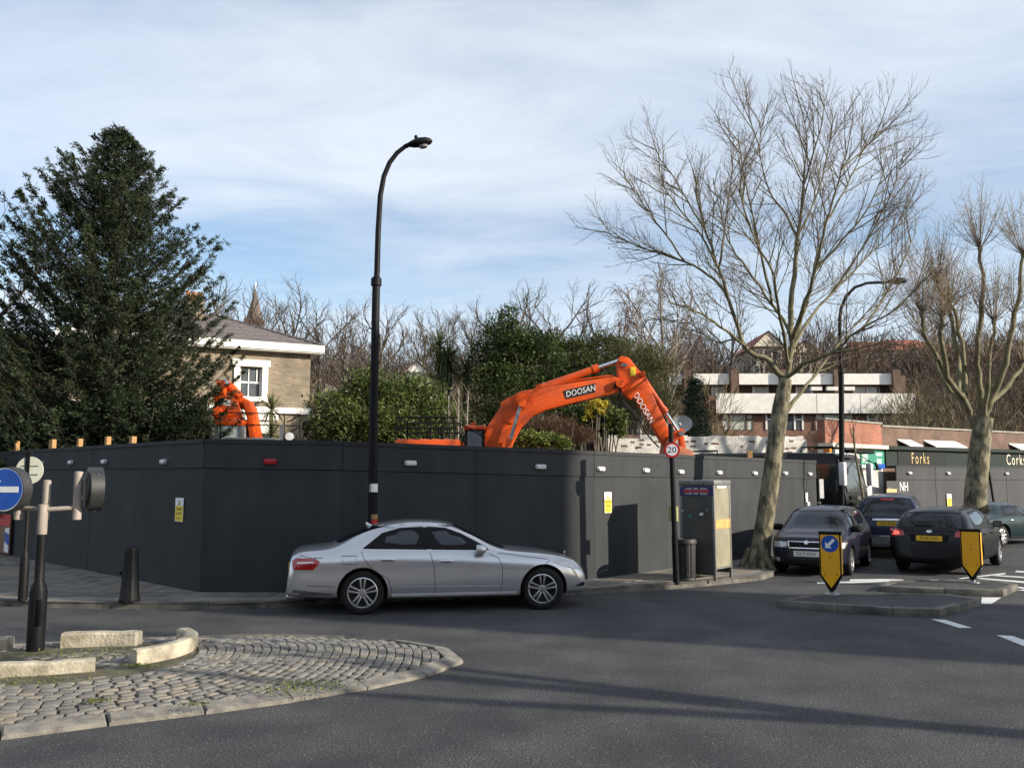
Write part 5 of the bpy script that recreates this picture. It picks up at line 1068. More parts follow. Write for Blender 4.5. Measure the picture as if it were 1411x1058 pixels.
def hatch(name, loc, yaw, label, pt, L_, Wd, H, wb, fo, belt, hoodz, nose, tailz, roof_front, cowl, **k):
    w_ = Wd / 2; h = L_ / 2; ax1 = h - fo; ax0 = ax1 - wb; tin = k.pop('tail_in', .10); rz = H - .085
    bp_ = k.pop('bpillar', .05); r0 = -h + .36 + tin * 1.6
    wr = [(r0 - .02, belt + .06), (r0 + .30, rz - .03), (bp_ - .06, rz), (bp_ - .04, belt + .02)]; wf = [(bp_ + .05, belt + .02), (bp_ + .03, rz), (roof_front - .22, rz - .02), (roof_front + .02, H - .2), (cowl - .42, belt + .17), (cowl - .30, belt + .01)]
    S = dict(name=name, loc=loc, yaw=yaw, label=label, cat='car', stations=hatch_stations(L_, Wd, H, wb, fo, belt, hoodz, nose, tailz, roof_front, cowl, tin), paint=pt, w=w_ - .0, len=3., belt=belt,
        cabin=[(-h + .30 + tin, .45, H - .36, w_ * .86, w_ * .62), (-h + .55 + tin * 2, .40, H - .09, w_ * .90, w_ * .62), (0, .38, H - .06, w_ * .90, w_ * .63), (roof_front - .1, .38, H - .09, w_ * .90, w_ * .62), (cowl - .25, .45, hoodz + .10, w_ * .88, w_ * .66)],
        side_windows=[wr, wf], screen=[(-w_ * .74, hoodz + .045), (w_ * .74, hoodz + .045), (w_ * .66, H - .115), (-w_ * .66, H - .115)], cut_front=roof_front - .3, rear_window=[(-w_ * .72, belt + .09), (w_ * .72, belt + .09), (w_ * .63, H - .115), (-w_ * .63, H - .115)], cut_rear=-h + .95,
        axles=(ax0, ax1), R=k.pop('R', .305), rim=k.pop('rim', .20), spokes=k.pop('spokes', 5), tw=.21, seams=[[(bp_, belt), (bp_ + .02, .27)], [(cowl - .28, belt - .03), (cowl - .2, .5), (cowl - .26, .27)], [(bp_ - 1.0, belt + .02), (bp_ - 1.0, .62), (bp_ - .8, .27)]], handles=[(bp_ - .8, belt - .09), (bp_ + .18, belt - .1)], mirror=(cowl - .36, belt + .03), seats=[-.55, .28], seatz=.5, dash=cowl - .45)
    S.update(k); return make_car(S)
def two(nm, P, m_, off): return [(nm, P, m_, off), (nm, mirror_y(P), m_, off)]
def heading(v): return math.atan2(v[1], v[0])
dirC = Vector((4.89, 5.31)).normalized()
# parked navy hatchback, front to us
navy = paint('navy_paint', (.011, .013, .024), .2, .32, coat=.25)
pf = Vector((7.22, 20.6)); hd = Vector((-.50, -.866)).normalized()
lamp = [(.40, .60), (.74, .60), (.78, .72), (.42, .715)]
hatch('parked_hatchback', (pf.x, pf.y, 0), heading(hd), 'dark navy hatchback with a chrome framed grille parked facing out by the plane tree', navy, 3.96, 1.66, 1.45, 2.46, .80, .90, .93, .76, 1.0, .55, 1.20, R=.30, rim=.20,
    front_bits=two('headlight', lamp, clearlens, .012) + [('grille_frame', [(-.37, .585), (.37, .585), (.40, .735), (-.40, .735)], chrome, .012), ('grille', [(-.345, .605), (.345, .605), (.37, .715), (-.37, .715)], matteblack, .018), ('badge', [(.05 * math.cos(a), .715 + .04 * math.sin(a)) for a in [2 * PI * q / 12 for q in range(12)]], chrome, .026), ('lower_grille', [(-.5, .25), (.5, .25), (.46, .36), (-.46, .36)], matteblack, .008)] + two('fog_light', [(.56, .30), (.70, .31), (.70, .38), (.56, .38)], clearlens, .010),
    plates=[('front', 'X217 WAU', plateW, 0, .475, .52)], mirror_mat=matteblack)
# black hatchback moving away
blackcar = paint('black_car_paint', (.005, .005, .006), .0, .3, coat=.12)
pa = Vector((10.28, 20.9)); hd = Vector((.605, .80)).normalized()
tl = [(.50, .83), (.78, .80), (.84, .93), (.80, 1.0), (.52, .93)]
hatch('black_hatchback', (pa.x, pa.y, 0), heading(hd), 'black hatchback with lit red tail lights driving away past the refuges', blackcar, 4.28, 1.76, 1.43, 2.58, .84, .93, .93, .70, 1.02, .62, 1.35, R=.325, rim=.225, spokes=7, bpillar=.0, tail_in=.13,
    rear_bits=[(n_, P, m_, o_) for n_, P, m_, o_ in two('tail_light', tl, redglass, .012)] + two('lamp_core', [(.60, .85), (.76, .84), (.78, .93), (.62, .92)], mat('lit_tail', (.9, .10, .07), .2, emit=.9), .016) + [('plate_recess', [(-.36, .70), (.36, .70), (.40, .86), (-.40, .86)], matteblack, .003), ('bumper_line', [(-.80, .62), (.80, .62), (.80, .632), (-.80, .632)], seam, .004), ('diffuser', [(-.62, .24), (.62, .24), (.6, .36), (-.6, .36)], matteblack, .006), ('wiper', [(-.05, 1.03), (.34, 1.035), (.34, 1.055), (-.05, 1.06)], matteblack, .012), ('badge', [(.06 * math.cos(a), .93 + .03 * math.sin(a)) for a in [2 * PI * q / 12 for q in range(12)]], chrome, .008)],
    plates=[('rear', 'EY59 LUO', plateY, 0, .78, .52)], glass=carglass_dark)
# blue people carrier
bluecar = paint('blue_car_paint', (.010, .014, .040), .2, .3, coat=.3)
pm = Vector((10.75, 25.1)); hd = Vector((.44, .90)).normalized()
hatch('people_carrier', (pm.x, pm.y, 0), heading(hd), 'dark blue people carrier parked beyond the navy hatchback', bluecar, 4.55, 1.78, 1.66, 2.84, .88, 1.0, 1.08, .80, 1.12, .95, 1.62, R=.32, rim=.20, tail_in=.06,
    rear_bits=two('tail_light', [(.66, .80), (.84, .80), (.80, 1.25), (.70, 1.25)], redglass, .012) + [('boot_trim', [(-.38, .985), (.38, .985), (.36, 1.03), (-.36, 1.03)], chrome, .014), ('bumper_trim', [(-.82, .56), (.82, .56), (.82, .60), (-.82, .60)], chrome, .012), ('bumper', [(-.80, .30), (.80, .30), (.82, .55), (-.82, .55)], mat('grey_plastic'), .006), ('brake_light', [(-.16, 1.50), (.16, 1.50), (.16, 1.54), (-.16, 1.54)], redglass, .01)],
    plates=[('rear', 'EP52 OWJ', plateY, 0, .90, .52)], glass=carglass_dark)
# green saloon, turned so that its rear corner faces us
greencar = paint('green_car_paint', (.010, .028, .032), .3, .3, coat=.3); h0 = -2.5
gx = lambda x: x - 1.45
gst = [(x, z0, zs, zt, w_, wt) for (x, z0, zs, zt, w_, wt) in [(gx(-1.22), .36, .60, .70, .62, .46), (gx(-1.19), .28, .70, .82, .80, .62), (gx(-1.08), .25, .80, .89, .86, .68), (gx(-.80), .23, .85, .93, .89, .70), (gx(-.40), .22, .87, .96, .90, .70), (gx(-.15), .21, .885, 1.10, .905, .62), (gx(.15), .20, .89, 1.27, .91, .57), (gx(.55), .20, .89, 1.335, .91, .575), (gx(1.0), .19, .885, 1.345, .91, .58), (gx(1.35), .19, .88, 1.31, .91, .575), (gx(1.65), .19, .87, 1.19, .91, .59), (gx(1.95), .19, .86, 1.0, .905, .66), (gx(2.2), .19, .83, .91, .90, .70), (gx(2.8), .2, .76, .84, .87, .68), (gx(3.3), .21, .66, .74, .80, .6), (gx(3.55), .24, .56, .64, .66, .5), (gx(3.6), .3, .48, .55, .5, .4)]]
S = dict(name='green_saloon_car', loc=(15.75, 28.6, 0), yaw=R(32), label='dark green saloon car with chrome wheels turning by the shopfront hoarding', cat='car', stations=gst, paint=greencar, w=.885, len=3., belt=.885,
    cabin=[(gx(-.15), .45, .98, .78, .5), (gx(.2), .40, 1.20, .80, .50), (gx(.6), .38, 1.27, .81, .52), (gx(1.3), .38, 1.25, .81, .52), (gx(1.7), .45, 1.06, .80, .55), (gx(1.95), .5, .93, .78, .58)],
    side_windows=[[(gx(.08), .93), (gx(.40), 1.20), (gx(.98), 1.24), (gx(1.02), .92)], [(gx(1.10), .92), (gx(1.06), 1.24), (gx(1.36), 1.20), (gx(1.80), .93)]], screen=[(-.6, .94), (.6, .94), (.5, 1.24), (-.5, 1.24)], cut_front=gx(1.2), rear_window=[(-.55, 1.0), (.55, 1.0), (.49, 1.24), (-.49, 1.24)], cut_rear=gx(.5), axles=(gx(0), gx(2.87)), R=.325, rim=.22, spokes=9, tw=.225,
    seams=[[(gx(1.06), .92), (gx(1.10), .27)], [(gx(1.85), .88), (gx(2.0), .6), (gx(1.95), .27)]], side_bits=[('sill_trim', [(gx(.45), .27), (gx(2.4), .27), (gx(2.4), .29), (gx(.45), .29)], chrome, .005)],
    rear_bits=two('tail_light', [(.48, .66), (.80, .64), (.84, .78), (.56, .80)], redglass, .012) + two('reverse_lamp', [(.54, .72), (.70, .71), (.70, .76), (.56, .77)], clearlens, .016) + [('boot_chrome', [(-.35, .80), (.35, .80), (.35, .835), (-.35, .835)], chrome, .012), ('bumper_chrome', [(-.84, .535), (.84, .535), (.84, .565), (-.84, .565)], chrome, .012)],
    handles=[(gx(.45), .80), (gx(1.25), .80)], handle_mat=chrome, mirror=(gx(1.72), .90), seats=[gx(.45), gx(1.15)], seatz=.42, dash=gx(1.75), plates=[('rear', '', plateY, 0, .72, .5)])
make_car(S)
# ---------------------------------------------------------------- main excavator
eY = 23.2
def PX(px, py, dy=0.): return D(px, py, eY + dy)
ex = empty('excavator', (PX(668, 660).x, eY + .6, 0), 0, 'big orange crawler excavator with its boom raised over the hoarding', 'excavator'); T = Matrix.Translation(-Vector(ex.location))
decal = mat('decal_black', (.012, .012, .012), .5); cabglass = mat('cab_glass', (.03, .035, .035), .06, spec=.7)
def plate_prism(pxpoly, y0, y1): # outline in picture columns/rows at the machine's own distance, y0..y1 its thickness
    c = [PX(*p) for p in pxpoly]; n = len(c)
    vs = [T @ Vector((v.x, eY + y0, v.z)) for v in c] + [T @ Vector((v.x, eY + y1, v.z)) for v in c]
    return MB().add(vs, [tuple(range(n)), tuple(reversed(range(n, 2 * n)))] + [(i, n + i, n + (i + 1) % n, (i + 1) % n) for i in range(n)])
boomP = [(660, 622), (672, 588), (697, 551), (718, 540), (790, 528), (845, 520), (858, 525), (857, 540), (846, 543), (790, 556), (752, 566), (735, 573), (719, 588), (707, 612), (700, 625)]
plate_prism(boomP, -.24, .24).build('boom', orange, ex, bevel=.03)
for s_, a in (((-.27, -.245)), 0), (((.245, .27)), 0): plate_prism([(690, 556), (702, 548), (730, 543), (736, 560), (724, 575), (706, 585), (692, 580)], *s_).build('boom_side_plate', orange, ex)
stickP = [(849, 499), (855, 491), (866, 494), (876, 507), (889, 520), (905, 560), (931, 613), (924, 622), (912, 612), (893, 580), (872, 548), (858, 544), (851, 528)]
plate_prism(stickP, -.17, .17).build('dipper_arm', orange, ex, bevel=.025)
plate_prism([(850, 512), (878, 512), (886, 530), (868, 552), (856, 542)], -.20, .20).build('arm_cheek', orange, ex, bevel=.02)
def cyl(a, b, r0, r1, f, name, rod=chrome, y=0., ya=0.):
    A = T @ PX(*a); B = T @ PX(*b); A.y += y; B.y += ya or y; mid = A + (B - A) * f
    o = MB().tube([A, mid], r0, 14).build(name, orange, ex, smooth=40); MB().tube([mid + (A - B).normalized() * .1, mid + (B - A).normalized() * .06], r0 * 1.22, 14).build('gland', orange, o, smooth=40)
    MB().tube([mid, B], r1, 12).build('rod', rod, o, smooth=40); return o
cyl((742, 535), (853, 497), .095, .055, .72, 'arm_cylinder')
cyl((882, 517), (936, 598), .08, .045, .62, 'bucket_cylinder', chrome, -.08)
for y in (-.42, .42): cyl((700, 618), (718, 556), .08, .05, .15, 'boom_cylinder', steel, y)
for (px, py, r_, w_) in ((853, 530, .12, .36), (855, 497, .08, .3), (719, 557, .12, .58), (742, 535, .09, .22), (936, 598, .07, .34), (884, 517, .08, .3), (921, 611, .09, .42)):
    c = T @ PX(px, py); MB().tube([c + Vector((0, -w_, 0)), c + Vector((0, w_, 0))], r_, 14).build('pivot_pin', orange if r_ > .075 else steel, ex, smooth=40)
for y in (-.22, .20): plate_prism([(917, 604), (938, 590), (942, 596), (926, 612)], y, y + .04).build('tipping_link', orange, ex)
plate_prism([(934, 596), (940, 595), (944, 618), (946, 630), (938, 630)], -.14, .14).build('bucket_link', orange, ex, bevel=.01)
plate_prism([(916, 606), (928, 614), (950, 622), (952, 640), (940, 662), (916, 668), (905, 650), (912, 628)], -.55, .55).build('bucket', mat('worn_orange', (.42, .10, .03), .6, c2=(.22, .09, .05), scale=7.), ex, bevel=.03)
# hoses
hz2 = [(846, 532), (850, 529), (855, 535), (857, 548), (863, 558), (872, 566), (878, 574)]
for k in range(2): MB().tube(catmull([T @ PX(x, y + k * 3, -.26) for x, y in hz2], 4), .025, 6).build('hose', rubber, ex, smooth=60)
MB().tube(catmull([T @ PX(x, y, -.1) for x, y in ((722, 541), (760, 531), (800, 523), (845, 517))], 4), .022, 6).build('hydraulic_pipe', orange, ex, smooth=60)
MB().tube(catmull([T @ PX(x, y, -.25) for x, y in ((880, 575), (888, 592), (898, 606), (908, 616))], 4), .02, 6).build('hose', rubber, ex, smooth=60)
# maker's name
a, b = T @ PX(778, 546), T @ PX(820, 536); dv = (b - a); M = M2((a + b) / 2 + Vector((0, -.245, 0)), dv, (0, 0, 1)); l = dv.length
MB().prism([(-l * .5, -.10), (l * .44, -.10), (l * .52, .13), (-l * .53, .13)], .006, M).build('name_plate', decal, ex)
text('lettering', 'DOOSAN', .215, signwhite, M @ Matrix.Translation((0, .012, .008)), ex, .002, shear=.2, xs=.86, space=1.02)
a, b = T @ PX(872, 540), T @ PX(899, 586); dv = b - a; M = M2((a + b) / 2 + Vector((0, -.178, 0)), dv, Vector((dv.z, 0, -dv.x)) * (-1))
text('lettering', 'DOOSAN', .22, signwhite, M @ Matrix.Translation((0, 0, .004)), ex, .002, xs=.95)
c = T @ PX(872, 513) + Vector((0, -.205, 0)); MB().box((-.09, 0, -.12), (.05, .004, .12), Matrix.Translation(c)).build('yellow_label', yellow, ex)
c = T @ PX(859, 504) + Vector((0, -.205, 0)); MB().lathe([(.0, 0), (.09, 0), (.09, .004), (0, .004)], 16, Matrix.Translation(c) @ Matrix.Rotation(R(90), 4, 'X') @ Matrix.Diagonal((1, .5, 1, 1))).build('oval_badge', steel, ex)
# upper works
cx0 = (T @ PX(641, 600)).x; cx1 = (T @ PX(668, 600)).x; zc = (T @ PX(650, 587)).z; zw = (T @ PX(650, 608)).z
MB().box((cx0, -.95, 1.1), (cx1, .0, zc - .12)).build('cab', cabglass, ex, bevel=.06); MB().box((cx0 - .03, -1.0, zc - .12), (cx1 + .04, .05, zc)).build('cab_roof', orange, ex, bevel=.04)
for x in (cx0, cx1 - .06):
    for y in (-.97, -.04): MB().box((x, y, 1.1), (x + .07, y + .07, zc - .121)).build('cab_pillar', matteblack, ex)
MB().tube([(cx0 + .2, -.3, zc), (cx0 + .2, -.3, zc + .12)], .06, 10).build('beacon', orange, ex); MB().tube([(cx1 + .05, -1.0, zc - .35), (cx1 - .1, -1.05, zc - .2), (cx0 - .15, -1.0, zc + .05)], .015, 6).build('mirror_arm', matteblack, ex)
bx0 = (T @ PX(548, 600)).x; bxz = (T @ PX(570, 606)).z
MB().box((bx0, -1.2, 1.05), (cx0 - .1, 1.4, bxz)).build('engine_housing', orange, ex, bevel=.08); MB().box((cx0 - .1, .1, 1.05), (cx1 + 1.0, 1.4, bxz - .3)).build('deck', orange, ex, bevel=.05)
MB().box((bx0 + .05, -1.25, 1.15), (cx0, 1.45, 1.45)).build('decal_band', decal, ex)
# guard rails on the deck
rl = empty('guard_rail', (0, 0, 0), parent=ex); zt_ = (T @ PX(560, 577)).z
for y in (-1.15, 1.2):
    for z in (zt_, (zt_ + bxz) / 2): MB().tube([(bx0 + .03, y, z), (cx0 - .25, y, z - .0)], .022, 6).build('rail', matteblack, rl)
    for k in range(6): x = bx0 + .03 + (cx0 - .28 - bx0) * k / 5; MB().tube([(x, y, bxz - .02), (x, y, zt_)], .02, 6).build('upright', matteblack, rl)
MB().tube([(bx0 + .03, -1.15, zt_), (bx0 + .03, 1.2, zt_)], .022, 6).build('rail', matteblack, rl); MB().tube([(bx0 + .03, -1.15, (zt_ + bxz) / 2), (bx0 + .9, -1.15, zt_ - .75)], .02, 6).build('rail', matteblack, rl)
MB().lathe([(1.0, .75), (1.0, 1.05)], 24, Matrix.Translation(((bx0 + cx1) / 2 + .4, .2, 0))).build('slew_ring', matteblack, ex)
for y in (-1.3, 1.1):
    tr = MB(); prof = [(-2.0, .4), (-1.85, .08), (-1.6, .0), (1.6, .0), (1.85, .08), (2.0, .4), (1.85, .75), (1.6, .82), (-1.6, .82), (-1.85, .75)]
    tr.prism(prof, .55, M2((((bx0 + cx1) / 2 + .4), y + .55, 0), (1, 0, 0), (0, 0, 1))); tr.build('crawler_track', rubber, ex, bevel=.05)

# ---------------------------------------------------------------- second excavator, by the villa
fY = 27.; e2 = empty('excavator', (D(330, 660, fY).x, fY, 0), 0, 'orange excavator with folded boom standing in front of the brick villa', 'excavator'); T2 = Matrix.Translation(-Vector(e2.location))
def Q(px, py, dy=0.): v = D(px, py, fY); return T2 @ Vector((v.x, fY + dy, v.z))
def pp(poly, y0, y1): c = [Q(*p) for p in poly]; n = len(c); return MB().add([(v.x, y0, v.z) for v in c] + [(v.x, y1, v.z) for v in c], [tuple(range(n)), tuple(reversed(range(n, 2 * n)))] + [(i, n + i, n + (i + 1) % n, (i + 1) % n) for i in range(n)])
pp([(296, 521), (303, 520), (320, 541), (333, 549), (342, 560), (346, 582), (350, 604), (340, 604), (334, 580), (329, 563), (312, 556), (296, 545)], .55, 1.0).build('boom', orange, e2, bevel=.03)
pp([(331, 548), (343, 552), (346, 565), (351, 604), (342, 604), (338, 572)], .1, .5).build('boom_foot', orange, e2, bevel=.03)
pp([(295, 545), (311, 543), (327, 552), (332, 568), (335, 577), (295, 577)], .0, .08).build('arm_web', orange, e2, bevel=.02)
pp([(295, 565), (303, 560), (310, 570), (304, 577), (295, 574)], -.2, .2).build('bucket_linkage', orange, e2, bevel=.02)
pp([(299, 524), (309, 530), (310, 543), (301, 543)], -.1, .3).build('arm_end', orange, e2, bevel=.02)
o = MB().tube([Q(312, 530, .3), Q(327, 546, .3)], .13, 14).build('arm_cylinder', orange, e2, smooth=40); MB().tube([Q(304, 522, .3), Q(312, 530, .3)], .06, 10).build('rod', chrome, o)
M = M2(Q(311, 554, -.004), (1, 0, -.25), (0, 0, 1)); MB().box((-.16, -.09, 0), (.16, .09, .008), M).build('name_plate', signwhite, e2); text('lettering', 'DOOSAN', .085, inkblack, M @ Matrix.Translation((0, 0, .01)), e2, .001, xs=.85)
for x in (300, 314, 327): a, b = Q(x, 566, .05), Q(x, 579, .05); MB().tube([a, b], .03, 6).build('hose', rubber, e2)
a, b = Q(292, 579), Q(338, 587); MB().box((a.x, -.3, b.z), (b.x, 1.3, a.z)).build('cab_roof', orange, e2, bevel=.05)
b2_ = Q(336, 615); c_ = Q(298, 587); MB().box((c_.x, -.25, 1.0), (b2_.x, 1.2, c_.z)).build('cab_window', mat('cab_pane', (.30, .36, .34), .12, c2=(.38, .44, .41), scale=1., spec=.7), e2, bevel=.02)
for x in (293, 334): q = Q(x, 587); MB().box((q.x, -.29, 1.0), (q.x + .14, -.2, q.z)).build('cab_pillar', kframe, e2, bevel=.01)
q = Q(278, 612); q2 = Q(296, 585); MB().box((q.x, -.2, 1.0), (q2.x - .02, .9, q2.z - .25)).build('cab_side', matteblack, e2, bevel=.06)
q = Q(318, 604); q2 = Q(384, 604); MB().box((q.x, -.6, .9), (q2.x, 2.0, q.z)).build('deck', kframe, e2, bevel=.03); q3 = Q(378, 609); MB().box((Q(290, 600).x, -.5, .8), (q2.x - .1, 1.9, .9)).build('engine_housing', orange, e2)
rl = empty('guard_rail', (0, 0, 0), parent=e2)
for py in (569, 585): MB().tube([Q(305, py, -.3), Q(408, py, .6)], .018, 6).build('rail', matteblack, rl)
for px in (308, 386, 408): MB().tube([Q(px, 612, -.3 if px < 320 else .5), Q(px, 569, -.3 if px < 320 else .5)], .02, 6).build('upright', matteblack, rl)
MB().tube([Q(386, 598, .5), Q(408, 587, .5)], .02, 6).build('rail', matteblack, rl); MB().tube([Q(390, 580, .5), Q(408, 571, .5)], .02, 6).build('rail', matteblack, rl)
q = Q(388, 604, .3); MB().box((q.x - .12, .2, .9), (q.x - .02, .35, Q(388, 585).z)).build('exhaust', steel, e2); q = Q(396, 601); MB().lathe([(.0, 0), (.13, .01), (.13, .07), (0, .08)], 12, Matrix.Translation((q.x, .3, q.z)) @ Matrix.Rotation(R(80), 4, 'X')).build('work_lamp', lens, e2); MB().box((q.x - .15, .31, .9), (q.x + .15, .5, q.z - .05)).build('lamp_bracket', matteblack, e2)
for y in (-.9, 1.4):
    tr = MB(); tr.prism([(-1.9, .4), (-1.6, .0), (1.6, .0), (1.9, .4), (1.6, .8), (-1.6, .8)], .5, M2((.3, y + .5, 0), (1, 0, 0), (0, 0, 1))); tr.build('crawler_track', rubber, e2, bevel=.05)

# ---------------------------------------------------------------- black tipper lorry in the site gate
tb = Vector((10.46, 26.75)); th = Vector((.80, -.60)).normalized()
lo = empty('tipper_lorry', (tb.x, tb.y, 0), math.atan2(th.y, th.x), 'black tipper lorry nosing out of the site gate past the end of the hoarding', 'lorry')
lb_ = paint('lorry_black', (.007, .007, .008), .0, .35, coat=.2)
# local x forward, cab front at x=0
cabp = [(-1.75, .75), (-.02, .62), (.02, 1.2), (-.02, 1.62), (-.20, 2.66), (-.35, 2.82), (-1.75, 2.86)]
def lprism(poly, y0, y1): return MB().prism(poly, -y0, Matrix.Rotation(R(90), 4, 'X'), back=-y1)
lprism(cabp, -1.17, 1.17).build('cab', lb_, lo, bevel=.05)
sc_ = [(-1.04, 1.66), (1.04, 1.66), (1.0, 2.55), (-1.0, 2.55)]
MB().add([(.012 - (z - 1.62) * .175, y, z) for y, z in sc_] + [(-.03 - (z - 1.62) * .175, y, z) for y, z in sc_], [(0, 1, 2, 3), (7, 6, 5, 4), (0, 4, 5, 1), (1, 5, 6, 2), (2, 6, 7, 3), (3, 7, 4, 0)]).build('windscreen', cabglass, lo)
for y in (-1.178, 1.172): MB().box((-1.15, y, 1.65), (-.25, y + .006, 2.5)).build('side_window', cabglass, lo)
MB().box((-.2, -1.1, 2.83), (.25, 1.1, 2.92)).build('sun_visor', matteblack, lo, bevel=.02)
for z in (.78, .95, 1.12, 1.29, 1.46): MB().box((.02, -.85, z), (.045, .85, z + .10)).build('grille_bar', matteblack, lo)
MB().box((-.1, -1.2, .3), (.12, 1.2, .74)).build('bumper', mat('grey_plastic'), lo, bevel=.05)
for y in (-1.0, .72): MB().box((.1, y, .46), (.135, y + .28, .66)).build('headlight', clearlens, lo)
MB().box((.046, -.25, 1.44), (.055, .25, 1.55)).build('badge', chrome, lo)
for s_ in (-1, 1):
    mi = MB().box((-.10, s_ * 1.42 - .13, 1.85), (.08, s_ * 1.42 + .13, 2.55)).build('mirror', mat('mirror_silver', (.55, .55, .54), .3, c2=(.6, .6, .6), scale=7.), lo, bevel=.05); MB().tube([(-.05, s_ * 1.16, 2.62), (-.02, s_ * 1.42, 2.6)], .022, 6).build('mirror_arm', matteblack, mi); MB().tube([(-.05, s_ * 1.16, 1.8), (-.02, s_ * 1.42, 1.88)], .022, 6).build('mirror_arm', matteblack, mi)
mi = MB().lathe([(.0, 0), (.11, .01), (.11, .06), (0, .08)], 14, Matrix.Translation((.30, .95, 2.45)) @ Matrix.Rotation(R(70), 4, 'Y')).build('kerb_mirror', matteblack, lo); MB().tube([(-.1, .95, 2.75), (.32, .95, 2.5)], .015, 6).build('mirror_arm', matteblack, mi)
tp = [(-5.2, 1.15), (-2.0, 1.15), (-2.0, 2.45), (-2.25, 2.7), (-5.0, 2.7), (-5.2, 2.5)]
lprism(tp, -1.22, 1.22).build('tipper_body', lb_, lo, bevel=.06)
cv = MB(); vs = []; n = 10
for x in (-5.0, -2.1):
    for k in range(n + 1): a = PI * k / n; vs.append((x, 1.18 * math.cos(a), 2.702 + .20 * math.sin(a)))
cv.add(vs, [(k, k + 1, n + 2 + k, n + 1 + k) for k in range(n)] + [tuple(range(n + 1))[::-1], tuple(range(n + 1, 2 * n + 2))]); cv.build('load_sheet', matteblack, lo, smooth=40)
MB().tube([(-5.1, -1.1, 2.6), (-5.1, -1.1, 2.95), (-4.0, -1.1, 2.95), (-4.0, -1.1, 2.6)], .03, 6).build('sheet_arm', matteblack, lo)
for y in (-.6, .6): MB().tube([(-1.5, y, 2.86), (-1.45, y, 3.02), (-.5, y, 3.02), (-.45, y, 2.84)], .025, 6).build('roof_bar', matteblack, lo)
MB().box((-.9, -.3, 2.86), (-.7, -.1, 2.98)).build('beacon', mat('amber', (.6, .2, .02), .2, c2=(.65, .25, .03), scale=8.), lo)
MB().box((-5.2, -.45, .75), (-.3, .45, 1.1)).build('chassis', matteblack, lo)
for x in (-.95, -4.2):
    for s_ in (-1, 1): wheel_parts(lo, .5, .3, .29, 8, (x, s_ * 1.03, .5), 0, s_, steel)
for dy, z0, z1 in ((0, 0, 2.4),):
    q = D(1128, 700, 25.6); g_ = empty('gate_post', (q.x, q.y, 0), 0, 'slim black steel gate post with white hinges at the end of the hoarding', 'gate post')
    MB().tube([(0, 0, 0), (0, 0, 2.35)], .045, 10).build('post', matteblack, g_)
    for z in (.9, 1.35): MB().lathe([(.07, z), (.07, z + .05)], 10).build('hinge', steel, g_)
    MB().box((.04, -.03, 1.5), (.16, -.02, 2.05)).build('white_panel', signwhite, g_)
# ---------------------------------------------------------------- bare trees
barkp = mat('plane_bark', (.095, .085, .042), .9, c2=(.17, .155, .09), scale=4., bump=.4, bscale=18., det=8., lo=.38, hi=.6)
barkt = mat('plane_trunk', (.06, .054, .034), .9, c2=(.21, .19, .12), scale=4.5, bump=.9, bscale=14., det=10., lo=.42, hi=.58, stretch=(1.6, 1.6, .7))
twigm = mat('twigs', (.095, .068, .050), .9, c2=(.14, .105, .075), scale=6.); barkg = mat('grey_bark', (.055, .046, .035), .9, c2=(.105, .090, .068), scale=5., bump=.3, bscale=20.)
birchm = mat('birch_bark', (.30, .27, .23), .85, c2=(.16, .13, .11), scale=6.)
class Tubes:
    """fast tube collector"""
    def __init__(s): s.V = []; s.F = []; s.n = 0
    def add(s, P, r, k):
        P = np.asarray(P, float); m_ = len(P)
        T_ = np.gradient(P, axis=0); T_ /= np.linalg.norm(T_, axis=1)[:, None] + 1e-9
        ref = np.array([0, 0, 1.]) if abs(T_[0, 2]) < .85 else np.array([1., 0, 0])
        U = np.cross(T_, ref); U /= np.linalg.norm(U, axis=1)[:, None] + 1e-9; W_ = np.cross(T_, U)
        a = np.arange(k) * 2 * PI / k; r = np.asarray(r)[:, None, None]
        s.V.append((P[:, None, :] + r * (np.cos(a)[None, :, None] * U[:, None, :] + np.sin(a)[None, :, None] * W_[:, None, :])).reshape(-1, 3))
        i = np.arange(m_ - 1)[:, None] * k + np.arange(k)[None, :]; j = np.arange(m_ - 1)[:, None] * k + (np.arange(k)[None, :] + 1) % k
        s.F.append(np.stack([i, j, j + k, i + k], -1).reshape(-1, 4) + s.n); s.n += m_ * k
    def mesh(s, name):
        V = np.concatenate(s.V).astype(np.float32); Fq = np.concatenate(s.F).astype(np.int32); n = len(Fq)
        me = bpy.data.meshes.new(name); me.vertices.add(len(V)); me.vertices.foreach_set('co', V.ravel()); me.loops.add(n * 4); me.loops.foreach_set('vertex_index', Fq.ravel())
        me.polygons.add(n); me.polygons.foreach_set('loop_start', np.arange(0, n * 4, 4, dtype=np.int32)); me.polygons.foreach_set('loop_total', np.full(n, 4, dtype=np.int32)); me.polygons.foreach_set('use_smooth', np.ones(n, bool)); me.update(calc_edges=True); return me
def unit(v): return v / (np.linalg.norm(v) + 1e-9)
def branch(rs, p, d, L_, n, up=.12, wob=.12, droop=0.):
    pts = [p]; st = L_ / n
    for i in range(n):
        d = unit(d + rs.normal(0, wob, 3) + np.array([0, 0, up - droop * i / n])); pts.append(pts[-1] + d * st)
    return np.array(pts)
